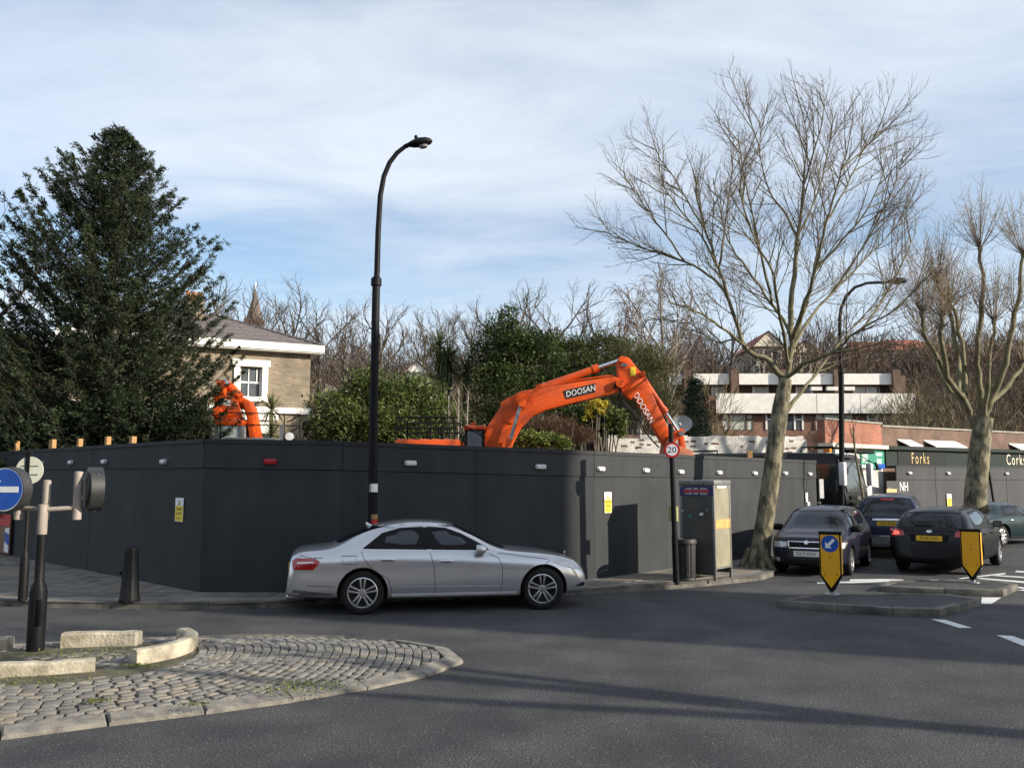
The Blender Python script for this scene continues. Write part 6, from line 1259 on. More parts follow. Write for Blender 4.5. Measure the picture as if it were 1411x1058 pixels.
def sprout(rs, T1, T2, pts, rad, levels, lv=0, start=.15):
    """recursively grow side branches along a limb; levels: list of (spacing, length, radius, angle, up, wob, droop)"""
    sp_, Ls, rr, ang, up, wob, dr = levels[lv]; seg = np.linalg.norm(np.diff(pts, axis=0), axis=1); tot = seg.sum(); cum = np.concatenate([[0], np.cumsum(seg)]); s = tot * start + rs.uniform(0, sp_)
    while s < tot * .995:
        i = min(np.searchsorted(cum, s) - 1, len(seg) - 1); i = max(i, 0); f = (s - cum[i]) / max(seg[i], 1e-6); p = pts[i] + (pts[i + 1] - pts[i]) * f; t = unit(pts[i + 1] - pts[i])
        o = unit(np.cross(t, rs.normal(size=3))); a = ang * rs.uniform(.7, 1.3); d = unit(t * math.cos(a) + o * math.sin(a)); frac = s / tot
        L_ = Ls * rs.uniform(.55, 1.2) * (1.12 - .55 * frac); r0 = min(rr * rs.uniform(.8, 1.2), rad * .75 if lv == 0 else rr)
        n = 5 if lv == 0 else 4 if lv == 1 else 3
        q = branch(rs, p, d, L_, n, up, wob, dr); last = lv == len(levels) - 1
        (T2 if lv >= 1 else T1).add(q, np.linspace(r0, r0 * (.35 if not last else .5), n + 1), 5 if lv == 0 else 3)
        if not last: sprout(rs, T1, T2, q, r0, levels, lv + 1, .12)
        s += sp_ * rs.uniform(.6, 1.4)
def tree_obj(name, base, label, group, T0, T1, T2, m0, m1, m2):
    o = empty(name, base, 0, label, 'tree', group)
    for nm, t_, m_ in (('trunk', T0, m0), ('limbs', T1, m1), ('twigs', T2, m2)):
        if t_ and t_.V:
            t_.V = [v - np.array(base)[None, :] for v in t_.V]; oo = link(nm, t_.mesh(nm), m_, o)
            if nm == 'twigs': oo['kind'] = 'stuff'
    return o
def smooth_line(P, n=4): return np.array([tuple(v) for v in catmull([Vector(p) for p in P], n)])
# the big plane tree: limbs follow the picture, each at its own depth
rs = np.random.RandomState(12); tb_ = G(1045, 781, .1); ty = tb_.y; T0, T1, T2 = Tubes(), Tubes(), Tubes()
def TP(px, py, dy=0.): return np.array(D(px, py, ty + dy))
tr_pts = smooth_line([tuple(tb_ + Vector((0, 0, -.1))), TP(1047, 765), TP(1052, 730), TP(1061, 670), TP(1070, 600), TP(1076, 560), TP(1083, 522)], 4)
tr_r = np.interp(np.linspace(0, 1, len(tr_pts)), [0, .06, .14, .3, .6, .85, 1], [.38, .31, .235, .205, .19, .185, .13]); T0.add(tr_pts, tr_r, 16)
for k in range(5):
    a = k * 1.26 + .3; T0.add([tuple(tb_ + Vector((.17 * math.cos(a), .17 * math.sin(a), .42))), tuple(tb_ + Vector((.26 * math.cos(a), .26 * math.sin(a), .14))), tuple(tb_ + Vector((.42 * math.cos(a), .42 * math.sin(a), -.06)))], [.08, .10, .06], 8)
limbs = [([(1083, 525, 0), (1058, 497, 0), (1030, 482, -.1), (1016, 447, -.2), (990, 369, -.5), (973, 317, -.8), (960, 248, -1.2), (952, 165, -1.5)], .12, .02),
  ([(1030, 482, -.1), (1000, 455, -.5), (968, 434, -1.0), (940, 422, -1.6), (905, 410, -2.2)], .06, .02), ([(1005, 415, -.3), (985, 385, 0), (943, 360, .5), (887, 343, 1.0), (850, 325, 1.4), (822, 306, 1.7)], .065, .012),
  ([(1083, 525, 0), (1090, 490, .1), (1088, 456, .2), (1064, 421, .6), (1030, 369, 1.0), (1003, 330, 1.5), (986, 248, 1.9), (975, 180, 2.2)], .10, .015),
  ([(1088, 460, .2), (1094, 380, .1), (1101, 317, 0), (1107, 240, -.3), (1112, 170, -.5), (1100, 78, -.6)], .115, .012), ([(1100, 330, 0), (1082, 285, .4), (1060, 248, .8), (1047, 183, 1.2), (1047, 95, 1.5)], .06, .012),
  ([(1090, 470, .2), (1105, 430, -.4), (1125, 369, -1.0), (1138, 300, -1.5), (1160, 213, -2.0), (1178, 115, -2.4)], .10, .012), ([(1092, 480, .1), (1115, 440, .8), (1146, 404, 1.3), (1190, 360, 1.9), (1233, 308, 2.4), (1268, 240, 2.8)], .075, .012),
  ([(1084, 520, 0), (1110, 500, -.6), (1145, 488, -1.2), (1181, 456, -1.8), (1240, 420, -2.4), (1300, 350, -2.8)], .085, .012), ([(1074, 580, 0), (1100, 545, .4), (1125, 515, .8), (1150, 480, 1.3), (1195, 430, 2.0), (1245, 370, 2.5)], .085, .012),
  ([(1086, 500, 0), (1105, 440, 1.4), (1120, 380, 2.4), (1130, 300, 3.0), (1135, 200, 3.4)], .07, .012), ([(1086, 500, 0), (1075, 440, -1.4), (1065, 380, -2.4), (1030, 300, -3.0), (1010, 200, -3.3)], .07, .012), ([(1125, 369, -1), (1160, 330, -1.2), (1200, 270, -1.4), (1225, 190, -1.5)], .05, .012), ([(1101, 317, 0), (1125, 260, .6), (1140, 190, 1.), (1150, 100, 1.3)], .045, .01), ([(1145, 488, -1.2), (1190, 478, -1.6), (1240, 470, -2.2)], .045, .012), ([(990, 369, -.5), (965, 320, -1.), (925, 260, -1.4), (905, 205, -1.7)], .045, .01), ([(990, 369, -.5), (1000, 300, .2), (1008, 220, .6), (1012, 150, .9)], .05, .01), ([(1064, 421, .6), (1045, 330, -.6), (1028, 240, -1.2), (1015, 140, -1.5)], .055, .01), ([(973, 317, -.8), (945, 260, -.3), (915, 205, .2), (900, 175, .4)], .04, .01), ([(943, 360, .5), (905, 300, .2), (872, 245, 0), (858, 215, -.2)], .04, .01), ([(1146, 404, 1.3), (1195, 330, .9), (1232, 240, .6), (1245, 180, .4)], .05, .01), ([(1138, 300, -1.5), (1175, 225, -.8), (1205, 140, -.4)], .045, .01), ([(1107, 240, -.3), (1128, 160, -1.), (1138, 95, -1.3)], .04, .01), ([(1190, 452, -1.8), (1232, 385, -1.), (1268, 300, -.5)], .045, .01), ([(1047, 183, 1.2), (1035, 140, 1.3), (1020, 95, 1.4)], .03, .01), ([(1160, 213, -2.), (1200, 170, -1.8), (1222, 130, -1.7)], .03, .01), ([(1020, 465, -.1), (985, 470, .5), (945, 440, 1.2), (915, 430, 1.6)], .04, .01)]
LV = [(.23, 1.55, .0145, .56, .05, .06, 0.), (.165, .72, .0066, .55, .06, .08, 0.), (.12, .36, .0042, .52, .05, .10, 0.)]
for P, r0, r1 in limbs:
    P = [(a_, b_ if b_ > 340 else 340 - (340 - b_) * .84, c_) for a_, b_, c_ in P]; q = smooth_line([TP(*p) for p in P], 4); q = q[:max(5, int(len(q) * .93))]; q[1:] += rs.normal(0, .012, (len(q) - 1, 3)); r0 *= .62; rr = r1 * .8 + (r0 - r1 * .8) * np.linspace(1, 0, len(q)) ** 1.15; T1.add(q, rr, 9); sprout(rs, T1, T2, q, r0, LV, 0, .28)
seeds = []
tree1 = tree_obj('plane_tree', tuple(Vector((tb_.x, tb_.y, .1))), 'large bare plane tree with mottled leaning trunk beside the navy hatchback', None, T0, T1, T2, barkt, barkp, twigm)
# seed balls
sv = MB(); allv = np.concatenate([v[-3:] for v in T2.V[::160]])[:90]
bm = bmesh.new(); bmesh.ops.create_icosphere(bm, subdivisions=1, radius=.022); bv_ = [v.co.copy() for v in bm.verts]; bf = [tuple(v.index for v in f.verts) for f in bm.faces]; bm.free()
for c in allv[::3]: sv.add([Vector(c) + v - Vector((0, 0, .07)) for v in bv_], bf)
tag(sv.build('seed_balls', twigm, tree1), kind='stuff')
# pollarded plane further up the road
rs = np.random.RandomState(31); T0, T1, T2 = Tubes(), Tubes(), Tubes(); py_ = 28.; pb_ = D(1344, 712, py_); pb_.z = 0.
def TP2(px, py, dy=0.): return np.array(D(px, py, py_ + dy))
q = smooth_line([(pb_.x, py_, -.1), TP2(1344, 690), TP2(1348, 640), TP2(1352, 600), TP2(1356, 575)], 4); T0.add(q, np.linspace(.36, .28, len(q)), 14)
pol = [[(1352, 605, 0), (1340, 575, 0), (1326, 548, -.2), (1305, 520, -.4), (1290, 490, -.5), (1275, 460, -.6), (1268, 430, -.6)], [(1326, 548, -.2), (1318, 500, .3), (1312, 450, .5), (1306, 415, .7), (1290, 395, .8)], [(1326, 548, 0), (1330, 510, .4), (1322, 455, .8), (1310, 420, 1.)], [(1356, 575, 0), (1352, 540, .2), (1346, 500, .2), (1350, 450, .1), (1354, 400, 0), (1350, 345, 0)], [(1356, 575, 0), (1360, 545, -.3), (1364, 500, -.6), (1370, 445, -.8)], [(1356, 570, 0), (1372, 540, -.2), (1385, 500, -.4), (1396, 450, -.5), (1404, 400, -.6), (1410, 350, -.6)], [(1362, 560, .2), (1390, 530, .8), (1412, 500, 1.2), (1440, 460, 1.5)], [(1340, 570, .3), (1310, 540, 1.), (1290, 500, 1.6), (1275, 460, 2.)], [(1304, 520, -.4), (1298, 470, -1.), (1298, 440, -1.2)]]
knobs = []
for P in pol:
    q = smooth_line([TP2(*p) for p in P], 3); q[1:] += rs.normal(0, .03, (len(q) - 1, 3)); r0 = .125 if len(P) > 5 else .09; T1.add(q, np.linspace(r0, .05, len(q)), 8); knobs += [(q[-1], 1.), (q[len(q) * 2 // 3], .5)]
for c, s_ in knobs:
    T1.add([c - [0, 0, .12], c, c + [0, 0, .12]], [.055, .085, .03], 7)
    for k in range(int(62 * s_)):
        d = unit(rs.normal(size=3) * [.6, .6, .4] + [0, 0, .95]); L_ = rs.uniform(1.0, 2.5) * (.6 + .4 * s_); b_ = branch(rs, c + d * .05, d, L_, 5, .14, .07); T2.add(b_, np.linspace(.009, .003, 6), 3)
        if rs.rand() < .8: sprout(rs, T1, T2, b_, .012, [(.28, .42, .0065, .5, .12, .12, 0.)], 0, .3) if False else [T2.add(branch(rs, b_[j], unit(b_[j] - b_[j - 1] + rs.normal(0, .45, 3)), rs.uniform(.3, .7), 3, .12, .1), [.007, .005, .004, .003], 3) for j in (2, 3, 4)]
tree_obj('pollarded_plane_tree', (pb_.x, py_, 0), 'pollarded bare plane tree with knobbly limbs in front of the shopfront', None, T0, T1, T2, barkt, barkp, mat('tan_twigs', (.16, .12, .075), .9, c2=(.22, .17, .11), scale=5.))
# the same kind of tree out of the picture to the right; its trunk throws the thin shadow across the road
rs = np.random.RandomState(8); T0, T1, T2 = Tubes(), Tubes(), Tubes(); ob_ = sn * 8.35 + sd2 * 13.5; ob_ = np.array([ob_.x, ob_.y, 0.])
q = branch(rs, ob_ - [0, 0, .1], np.array([0, 0, 1.]), 5.2, 6, .3, .02); T0.add(q, np.linspace(.24, .15, 7), 12)
for k in range(5):
    a = k * 1.25; b_ = branch(rs, q[-1], unit(np.array([math.cos(a), math.sin(a), 1.6])), 3.6, 5, .15, .1); T1.add(b_, np.linspace(.12, .06, 6), 7)
    for j in range(24): d = unit(rs.normal(size=3) * .7 + [0, 0, .9]); T2.add(branch(rs, b_[-1], d, rs.uniform(.8, 1.8), 4, .12, .08), np.linspace(.014, .005, 5), 3)
tree_obj('roadside_tree', tuple(ob_), 'pollarded street tree on the near side of the road, out of the picture', None, T0, T1, T2, barkt, barkg, twigm)
# sapling by the gate
rs = np.random.RandomState(3); T0, T2 = Tubes(), Tubes(); q = smooth_line([np.array(D(1196, 722, 24.2)), np.array(D(1190, 690, 24.2)), np.array(D(1185, 660, 24.2)), np.array(D(1178, 620, 24.2)), np.array(D(1176, 590, 24.2))], 3); q[0][2] = 0; T0.add(q, np.linspace(.055, .02, len(q)), 8); sprout(rs, T2, T2, q, .02, [(.16, .9, .012, .6, .15, .1, 0), (.2, .35, .006, .6, .1, .1, 0)], 0, .45)
tree_obj('sapling', tuple(Vector((q[0][0], q[0][1], 0))), 'thin bare sapling standing in front of the black lorry', None, T0, None, T2, barkp, barkp, twigm)

# prototypes for background trees
def proto(seed, h, spread, bark, tw, levels, trunk_r, fork=.35, nl=7, droop=0.):
    rs = np.random.RandomState(seed); a, b, c = Tubes(), Tubes(), Tubes(); q = branch(rs, np.array([0, 0, -.6]), np.array([0, 0, 1.]), h * .8, 8, .2, .06); a.add(q, np.linspace(trunk_r, trunk_r * .25, 9), 8)
    for k in range(nl):
        t_ = fork + (1 - fork) * (k / nl) ** .8; i = min(int(t_ * 8), 7); p = q[i] + (q[i + 1] - q[i]) * (t_ * 8 - i); an = k * 2.4 + rs.uniform(-.4, .4); d = unit(np.array([math.cos(an) * spread, math.sin(an) * spread, 1.])); l = branch(rs, p, d, h * (.62 - .38 * t_), 6, .08, .11, droop); r0 = trunk_r * (.5 - .25 * t_); b.add(l, np.linspace(r0, r0 * .25, 7), 6); sprout(rs, b, c, l, r0, levels, 0, .2)
    return [t_.mesh(n_) for t_, n_ in ((a, 'trunk'), (b, 'limbs'), (c, 'twigs'))], (bark, bark, tw)
LB = [(.42, 2.2, .032, .62, .12, .12, 0.), (.30, 1.0, .014, .6, .10, .15, 0.), (.22, .5, .009, .6, .08, .18, 0.)]
browntw = mat('far_twigs', (.050, .036, .027), .95, c2=(.080, .058, .042), scale=3.); redtw = mat('birch_twigs', (.085, .050, .042), .95, c2=(.12, .075, .06), scale=3.)
protos = [proto(51, 12., .8, barkg, browntw, LB, .24), proto(52, 12., 1.0, barkg, browntw, LB, .24, .25, 8), proto(53, 11., .6, barkg, browntw, LB, .2, .3, 8)]
birch = proto(60, 13., .55, birchm, redtw, [(.5, 2.0, .035, .55, .10, .12, .25), (.32, 1.3, .015, .6, -.10, .12, .5), (.3, .7, .010, .5, -.25, .14, .5)], .2, .3, 9)
def plant(pr, name, base, sc_, rz, label, group=None):
    o = empty(name, base, rz, label, 'tree', group); o.scale = (sc_, sc_, sc_)
    for me, m_ in zip(*pr):
        oo = link(me.name, me, m_, o)
        if 'twigs' in me.name: oo['kind'] = 'stuff'
    return o
def stand(px, py_top, Y, pr, name, label, group=None, rz=0., H=12.):
    t_ = D(px, py_top, Y); z = hillz(t_.x, Y) - .1; s_ = max(.35, (t_.z - z) / H); return plant(pr, name, (t_.x, Y, z), s_, rz, label, group)
lab = 'tall bare tree standing in the row beyond the brick villa'
for i, (px, py, Y) in enumerate(((300, 382, 60), (330, 390, 66), (372, 392, 58), (405, 386, 62), (445, 404, 64), (485, 402, 60), (520, 408, 66), (270, 385, 64))): stand(px, py, Y, protos[i % 3], 'bare_tree', lab, 'bare trees beyond the villa', i * 1.3, 11.8)
for i, (px, py, Y) in enumerate(((580, 425, 110), (625, 412, 120), (650, 420, 115), (605, 430, 105), (670, 418, 118))): stand(px, py, Y, protos[(i + 1) % 3], 'bare_tree', 'thin bare tree on the skyline behind the tall lamp post', 'bare trees on the skyline', i * 1.7 + .4, 11.8)
for i, (px, py, Y) in enumerate(((722, 392, 52), (765, 380, 54), (812, 390, 53))): stand(px, py, Y, protos[i % 3], 'bare_tree', 'big pale bare tree rising behind the evergreens over the digger boom', 'bare trees behind the evergreens', i * 2.1, 11.8)
stand(905, 372, 47, birch, 'birch_tree', 'weeping birch with reddish twigs behind the digger arm', None, .5, 12.4); stand(870, 395, 52, birch, 'birch_tree', 'second smaller weeping birch behind the evergreens and boom', None, 2.2, 12.4)
for i, (px, py, Y) in enumerate(((955, 430, 75), (1000, 420, 80), (1150, 440, 82), (1120, 425, 90), (1200, 455, 85), (1260, 470, 80))): stand(px, py, Y, protos[i % 3], 'bare_tree', 'bare tree growing behind the flat roofed terrace', 'bare trees behind the terrace', i * 1.1, 11.8)
for i, (px, py, Y) in enumerate(((1270, 520, 52), (1292, 500, 50), (1320, 510, 54), (1375, 480, 50), (1400, 470, 54), (1350, 520, 56), (1305, 515, 48), (1440, 470, 52))): stand(px, py, Y, protos[(i + 2) % 3], 'bare_tree', 'dark bare tree in the thicket beyond the shop parapet', 'bare trees beyond the shops', i * 1.9, 11.8)
stand(-105, 60, 29., protos[2], 'bare_tree', 'tall bare tree whose twigs reach past the yew', None, 1.0, 11.8)

# ---------------------------------------------------------------- the wood on the hill
rs = np.random.RandomState(77); Q_ = []
def sliver_crown(c, rx, rz_, n, ln, wd):
    u = rs.normal(size=(n, 3)); u /= np.linalg.norm(u, axis=1)[:, None]; r_ = rs.uniform(.3, 1., (n, 1)) ** .5; P = np.array(c) + u * r_ * np.array([rx, rx, rz_]); dr_ = u * [1, 1, .5] + [0, 0, .9]; return leaves(rs, P, ln, wd, dirs=dr_, spread=.45)
for k in range(420):
    Y = rs.uniform(72, 240); px = rs.uniform(-150, 1560); v = D(px, 600, Y); z = hillz(v.x, Y); h = rs.uniform(6.5, 10.5); Q_.append(sliver_crown((v.x, Y, z + h * .55), rs.uniform(2.8, 4.8), h * .5, 620, 1.5, .075))
tag(quads('hillside_wood', join_quads(*Q_), mat('wood_twigs', (.055, .038, .028), .95, c2=(.10, .070, .048), scale=.09, island=.35)), 'brown leafless wood covering the hill behind the houses', 'wood', kind='stuff')
Q_ = []
for k in range(90):
    Y = rs.uniform(43, 70); px = rs.uniform(380, 1000) if k < 55 else rs.uniform(1240, 1500); v = D(px, 600, Y); z = hillz(v.x, Y); h = rs.uniform(3.5, 6.5); Q_.append(sliver_crown((v.x, Y, z + h * .5), rs.uniform(1.6, 2.8), h * .55, 700, .9, .035))
tag(quads('bare_scrub', join_quads(*Q_), mat('scrub_twigs', (.10, .075, .040), .95, c2=(.17, .135, .075), scale=.2, island=.4)), 'tangled bare scrub filling the gardens below the wood', 'scrub', kind='stuff')

# ---------------------------------------------------------------- evergreens
def blob_shrub(name, label, base, blobs, n, ln, wd, m_, trunk=True, cat='shrub', up=.2, group=None, droop=0.):
    """blobs: (centre, rx, rz) in world space; leaves sit in clumps on branch ends near the outside of each blob"""
    o = empty(name, base, 0, label, cat, group); B = np.array(base); tot = sum(b[1] ** 2 for b in blobs); Q_ = []; t_ = Tubes()
    for c, rx, rz_ in blobs:
        c = np.array(c); k = max(6, int(n * rx * rx / tot / 26)); u = rs.normal(size=(k, 3)); u /= np.linalg.norm(u, axis=1)[:, None]; u[:, 2] = np.where(u[:, 2] < -.4, -u[:, 2], u[:, 2]); rr = rs.uniform(.45, 1.06, (k, 1)); cl = c + u * rr * np.array([rx, rx, rz_]); s_ = rs.uniform(.10, .24, (k, 1, 1)) * min(1., rx)
        P = (cl[:, None, :] + rs.normal(size=(k, 26, 3)) * s_ * np.array([1, 1, .75])).reshape(-1, 3); dr_ = np.repeat(u, 26, axis=0) + [0, 0, up]; Q_.append(leaves(rs, P, ln, wd, dirs=dr_, spread=.8))
        for j in range(5):
            e_ = cl[rs.randint(k)]; b0 = np.array([B[0] + (c[0] - B[0]) * .5, B[1] + (c[1] - B[1]) * .5, B[2] + .1]); t_.add(np.array([b0, (b0 + e_) / 2 + rs.normal(0, .15, 3), e_]), [.06, .04, .015], 5)
    Qa = join_quads(*Q_) - B[None, None, :]; quads('crown', Qa, m_, o); t_.V = [v - B[None, :] for v in t_.V]; link('trunk', t_.mesh('trunk'), barkg, o); return o
laurel = leafmat('laurel_leaf', (.050, .070, .016), (.10, .13, .036), .5, .42); darkgreen = leafmat('holm_leaf', (.026, .042, .012), (.060, .082, .022), .5, .45); olive = leafmat('olive_leaf', (.075, .075, .028), (.135, .125, .055), .45, .6); gold_l = leafmat('golden_leaf', (.42, .33, .03), (.60, .50, .08), .3, .5); yewl = leafmat('yew_leaf', (.015, .024, .011), (.034, .047, .019), .35, .55, .8, .12); bushl = leafmat('privet_leaf', (.030, .043, .012), (.062, .078, .022), .5, .5); firl = leafmat('fir_leaf', (.020, .036, .022), (.045, .068, .035), .45, .5); limel = leafmat('lime_leaf', (.10, .14, .025), (.17, .20, .05), .4)
def BL(px, py, Y, rpx, rpz): v = D(px, py, Y); return (tuple(v), rpx * Y / F, rpz * Y / F)
def basept(px, Y): v = D(px, 640, Y); return (v.x, Y, hillz(v.x, Y) - .05)
blob_shrub('laurel_shrub', 'broad glossy laurel bush between the villa and the tall lamp post', basept(505, 31), [BL(470, 580, 31, 42, 45), BL(505, 545, 31.5, 38, 40), BL(545, 560, 31, 45, 45), BL(585, 560, 31.5, 38, 45), BL(500, 595, 30.5, 70, 35), BL(560, 600, 30.5, 65, 35), BL(595, 590, 31, 40, 40), BL(440, 600, 31, 25, 25)], 26000, .15, .065, laurel)
blob_shrub('evergreen_oak', 'tall dark evergreen tree with a pointed top behind the digger boom', basept(700, 35), [BL(698, 445, 35, 18, 26), BL(690, 470, 35, 32, 32), BL(715, 490, 35, 48, 42), BL(680, 510, 35, 40, 45), BL(745, 500, 35.5, 42, 45), BL(700, 550, 34.5, 62, 50), BL(760, 545, 35, 45, 55), BL(690, 600, 34.5, 50, 40)], 34000, .13, .06, darkgreen, cat='tree')
blob_shrub('evergreen_oak', 'rounded dark evergreen tree beside the pointed one behind the boom', basept(815, 37), [BL(765, 492, 37, 34, 34), BL(800, 490, 37, 28, 30), BL(832, 482, 37, 24, 28), BL(850, 490, 37, 22, 26), BL(810, 525, 37, 52, 42), BL(845, 530, 37, 34, 40), BL(800, 570, 37, 50, 42)], 21000, .13, .06, leafmat('bay_leaf', (.045, .058, .018), (.085, .10, .034), .5, .5), cat='tree')
blob_shrub('olive_shrub', 'olive brown fuzzy shrub behind the digger arm', basept(890, 34), [BL(872, 510, 34, 40, 48), BL(905, 520, 34, 34, 50), BL(890, 565, 33.5, 48, 45), BL(850, 560, 33.5, 35, 45)], 26000, .16, .022, olive, up=.8)
blob_shrub('laurel_shrub', 'glossy green shrub below the golden one under the digger boom', basept(815, 28.5), [BL(800, 585, 28.5, 30, 26), BL(830, 582, 28.5, 28, 28), BL(845, 592, 28.5, 22, 22), BL(775, 578, 28.8, 20, 18)], 8000, .14, .07, laurel)
blob_shrub('golden_shrub', 'bright golden yellow shrub under the digger boom', basept(822, 27.9), [BL(820, 565, 27.9, 13, 13), BL(812, 575, 27.9, 9, 9), BL(830, 560, 27.9, 9, 8), BL(818, 555, 27.9, 8, 7)], 2600, .12, .06, gold_l)
blob_shrub('lime_green_shrub', 'low lime green shrub just above the hoarding under the boom', basept(740, 25.2), [BL(735, 608, 25.2, 26, 12), BL(765, 612, 25.2, 22, 10), BL(722, 604, 25.2, 14, 10)], 3000, .12, .05, limel)
blob_shrub('brown_hedge', 'rust brown bare hedge below the digger boom', basept(760, 27.), [BL(735, 598, 27, 25, 22), BL(770, 598, 27, 32, 24), BL(800, 606, 27, 22, 18)], 7000, .16, .012, leafmat('brown_leaf', (.085, .045, .03), (.12, .07, .045), .4), up=.9)
blob_shrub('privet_bush', 'dense rounded evergreen bush at the foot of the yew', basept(15, 23.5 + 4), [BL(10, 490, 27.5, 50, 50), BL(40, 520, 27.3, 42, 50), BL(0, 560, 27.2, 55, 55), BL(45, 580, 27.2, 40, 45), BL(20, 610, 27.2, 60, 40), BL(-40, 540, 27.5, 60, 90)], 26000, .10, .055, bushl)
# conifer beside the dish
def conifer(name, label, base, top, rb, n, m_, cat='tree'):
    o = empty(name, base, 0, label, cat); B = np.array(base); H_ = top - base[2]; k = n // 30; t_ = rs.uniform(0, 1, k) ** 1.25; a = rs.uniform(0, 2 * PI, k); r_ = rb * (1.02 - t_) * rs.uniform(.55, 1.1, k) + .06; C_ = np.column_stack([r_ * np.cos(a), r_ * np.sin(a), H_ * (.08 + .92 * t_) - .12 * r_]); P = (C_[:, None, :] + rs.normal(size=(k, 30, 3)) * [.13, .13, .10]).reshape(-1, 3); dr_ = np.repeat(np.column_stack([np.cos(a), np.sin(a), np.full(k, -.25)]), 30, axis=0)
    quads('crown', leaves(rs, P, .15, .035, dirs=dr_, spread=.5), m_, o); tt = Tubes(); tt.add(np.array([[0, 0, 0], [0, 0, H_ * .5], [0, 0, H_ * .97]]), [.12, .07, .02], 7); link('trunk', tt.mesh('trunk'), barkg, o)
v = D(958, 523, 31.5); conifer('conifer', 'dark green narrow conifer beside the satellite dish', basept(958, 31.5), v.z, 1.1, 15000, firl)
# cordyline palms
def palm(name, label, base, top, n, L_, heads=1):
    o = empty(name, base, 0, label, 'palm'); Q_ = []; t_ = Tubes()
    for hN in range(heads):
        off = np.array([rs.normal(0, .45), rs.normal(0, .3), rs.normal(0, .3)]) if heads > 1 else np.zeros(3); c = np.array([0, 0, top - base[2]]) + off; t_.add(np.array([[off[0] * .2, 0, 0], [off[0] * .7, off[1] * .5, c[2] * .55], c]), [.09, .07, .06], 7)
        for k in range(n):
            d = unit(rs.normal(size=3) + [0, 0, .25]); s_ = unit(np.cross(d, [0, 0, 1.])); l = L_ * rs.uniform(.7, 1.1); p1 = c + d * l * .5; p2 = c + d * l + np.array([0, 0, -.28 * l * (1 - d[2])]); w_ = .022; Q_ += [[c - s_ * .008, c + s_ * .008, p1 + s_ * w_, p1 - s_ * w_], [p1 - s_ * w_, p1 + s_ * w_, p2 + s_ * .003, p2 - s_ * .003]]
    quads('leaves', np.array(Q_), leafmat('palm_leaf', (.06, .08, .025), (.13, .14, .05), .4), o); link('stem', t_.mesh('stem'), barkg, o)
v = D(372, 565, 31.); palm('cordyline_palm', 'small spiky palm in front of the brick villa', basept(372, 31.), v.z, 90, .75); v = D(374, 598, 30.); palm('cordyline_palm', 'low spiky palm at the foot of the villa bay', basept(374, 30.), v.z, 90, .7)
v = D(622, 500, 36.); palm('cordyline_palm', 'tall many-headed palm with drooping leaves between laurel and evergreen oak', basept(622, 36.), v.z, 130, 1.0, 6)
# pale bare stems by the palm
for i, (px, py, lean) in enumerate(((618, 545, -.1), (632, 535, .12), (645, 545, .25))):
    T0, T2 = Tubes(), Tubes(); b_ = np.array(basept(625, 30.)); t_ = np.array(D(px, py, 30.)); q = smooth_line([b_, b_ * .5 + t_ * .5 + [lean * .5, 0, 0], t_], 4); T0.add(q, np.linspace(.05, .02, len(q)), 6); sprout(np.random.RandomState(i), T2, T2, q, .02, [(.3, .9, .012, .5, .15, .1, 0), (.25, .4, .007, .5, .1, .1, 0)], 0, .5)
    tree_obj('pale_sapling', tuple(b_ + [i * .12, 0, 0]), 'pale thin leafless stem growing by the laurel bush', 'pale stems by the laurel', T0, None, T2, birchm, birchm, birchm)

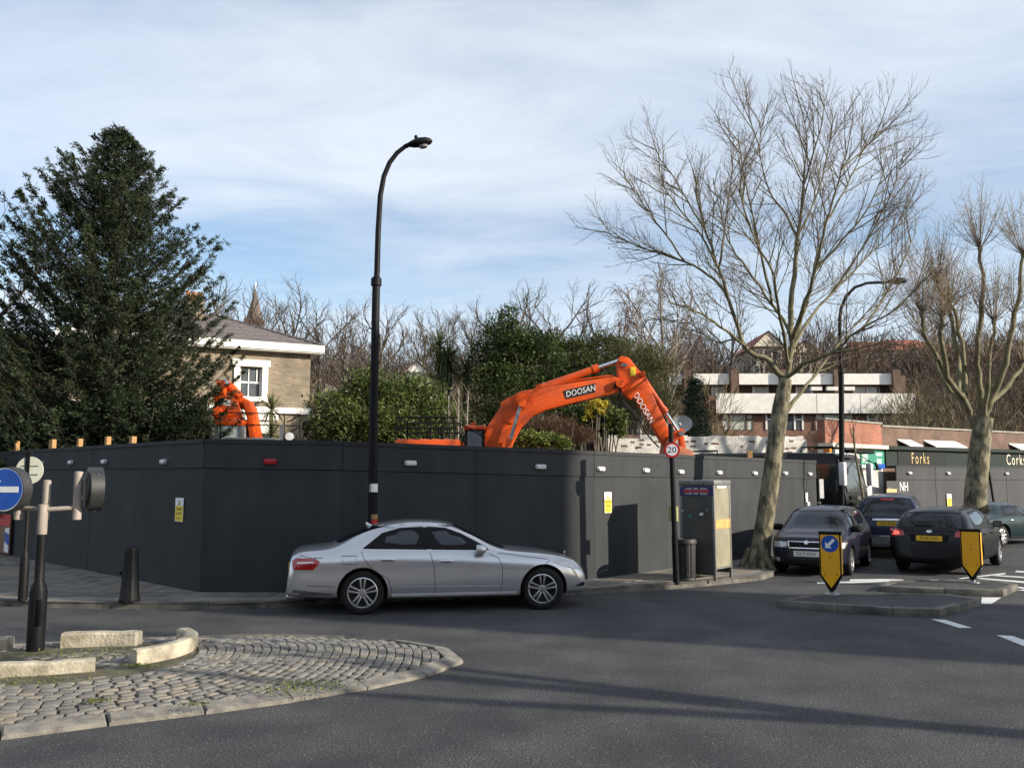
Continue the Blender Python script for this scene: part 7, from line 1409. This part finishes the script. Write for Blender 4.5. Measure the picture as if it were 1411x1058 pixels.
# ---------------------------------------------------------------- the yew
rs = np.random.RandomState(19); yY = 27.; yb = basept(140, yY); yo = empty('yew_tree', yb, 0, 'huge dark yew tree with upswept feathery branches behind the hoarding', 'tree'); B = np.array(yb)
ytop = D(140, 182, yY).z - yb[2]; tt = Tubes(); tt.add(np.array([[0, 0, -.2], [.1, 0, ytop * .4], [0, 0, ytop * .92]]), [.38, .26, .05], 10); Q_ = []; tb2 = Tubes()
def env(h):   # crown half width by the height of the branch tips
    return np.interp(h, [0, .05, .2, .4, .55, .7, .8, .9, .96, 1.], [3.5, 3.9, 4.3, 4.15, 3.75, 3.1, 2.5, 1.65, .85, .1])
for k in range(700):
    h = rs.uniform(.06, 1.) ** .85; a = rs.uniform(0, 2 * PI); out = env(h) * rs.uniform(.5, 1.0) ** .6 * rs.choice([1., 1., 1., 1., 1.12, 1.24]) * (1.12 if math.cos(a) < 0 else .97); up_ = .25 + .75 * h; z0 = max(.3, h * ytop - out * up_); e_ = np.array([out * math.cos(a), out * math.sin(a), h * ytop]); s0 = np.array([0, 0, z0]); mid = s0 * .5 + e_ * .5 + [0, 0, -.16 * out]
    q = smooth_line([s0, mid, e_], 5); tb2.add(q, np.linspace(.022, .007, len(q)), 4)
    m_ = int(7 + 6.5 * out)
    for j in range(m_):
        f = rs.uniform(.22, 1.03); i = min(int(f * (len(q) - 1)), len(q) - 2); p = q[i] + (q[i + 1] - q[i]) * (f * (len(q) - 1) - i); t_ = unit(q[i + 1] - q[i]); lat = unit(np.cross(t_, [0, 0, 1.]) * rs.choice([-1, 1]) + t_ * .8 + rs.normal(0, .25, 3)); L_ = rs.uniform(.25, .62) * (1.3 - .85 * f); n = 22
        s = rs.uniform(0, 1, n)[:, None]; P = p + lat * L_ * s + [0, 0, -1] * (s ** 2) * L_ * .35 + rs.normal(0, .035, (n, 3)); Q_.append(leaves(rs, P, .125, .030, dirs=np.tile(lat + [0, 0, -.25], (n, 1)), spread=.45))
quads('crown', join_quads(*Q_), yewl, yo); link('trunk', tt.mesh('trunk'), barkg, yo); link('branches', tb2.mesh('branches'), mat('yew_bark', (.018, .014, .010), .95, c2=(.03, .023, .016), scale=6.), yo)
# low growth behind the hoarding at the foot of the yew
blob_shrub('undergrowth_shrub', 'dark shrubby undergrowth below the yew behind the hoarding', basept(150, 25.5), [BL(110, 590, 25.5, 50, 35), BL(170, 580, 25.8, 55, 40), BL(225, 590, 25.5, 45, 35), BL(265, 585, 26, 30, 35)], 14000, .11, .05, yewl)
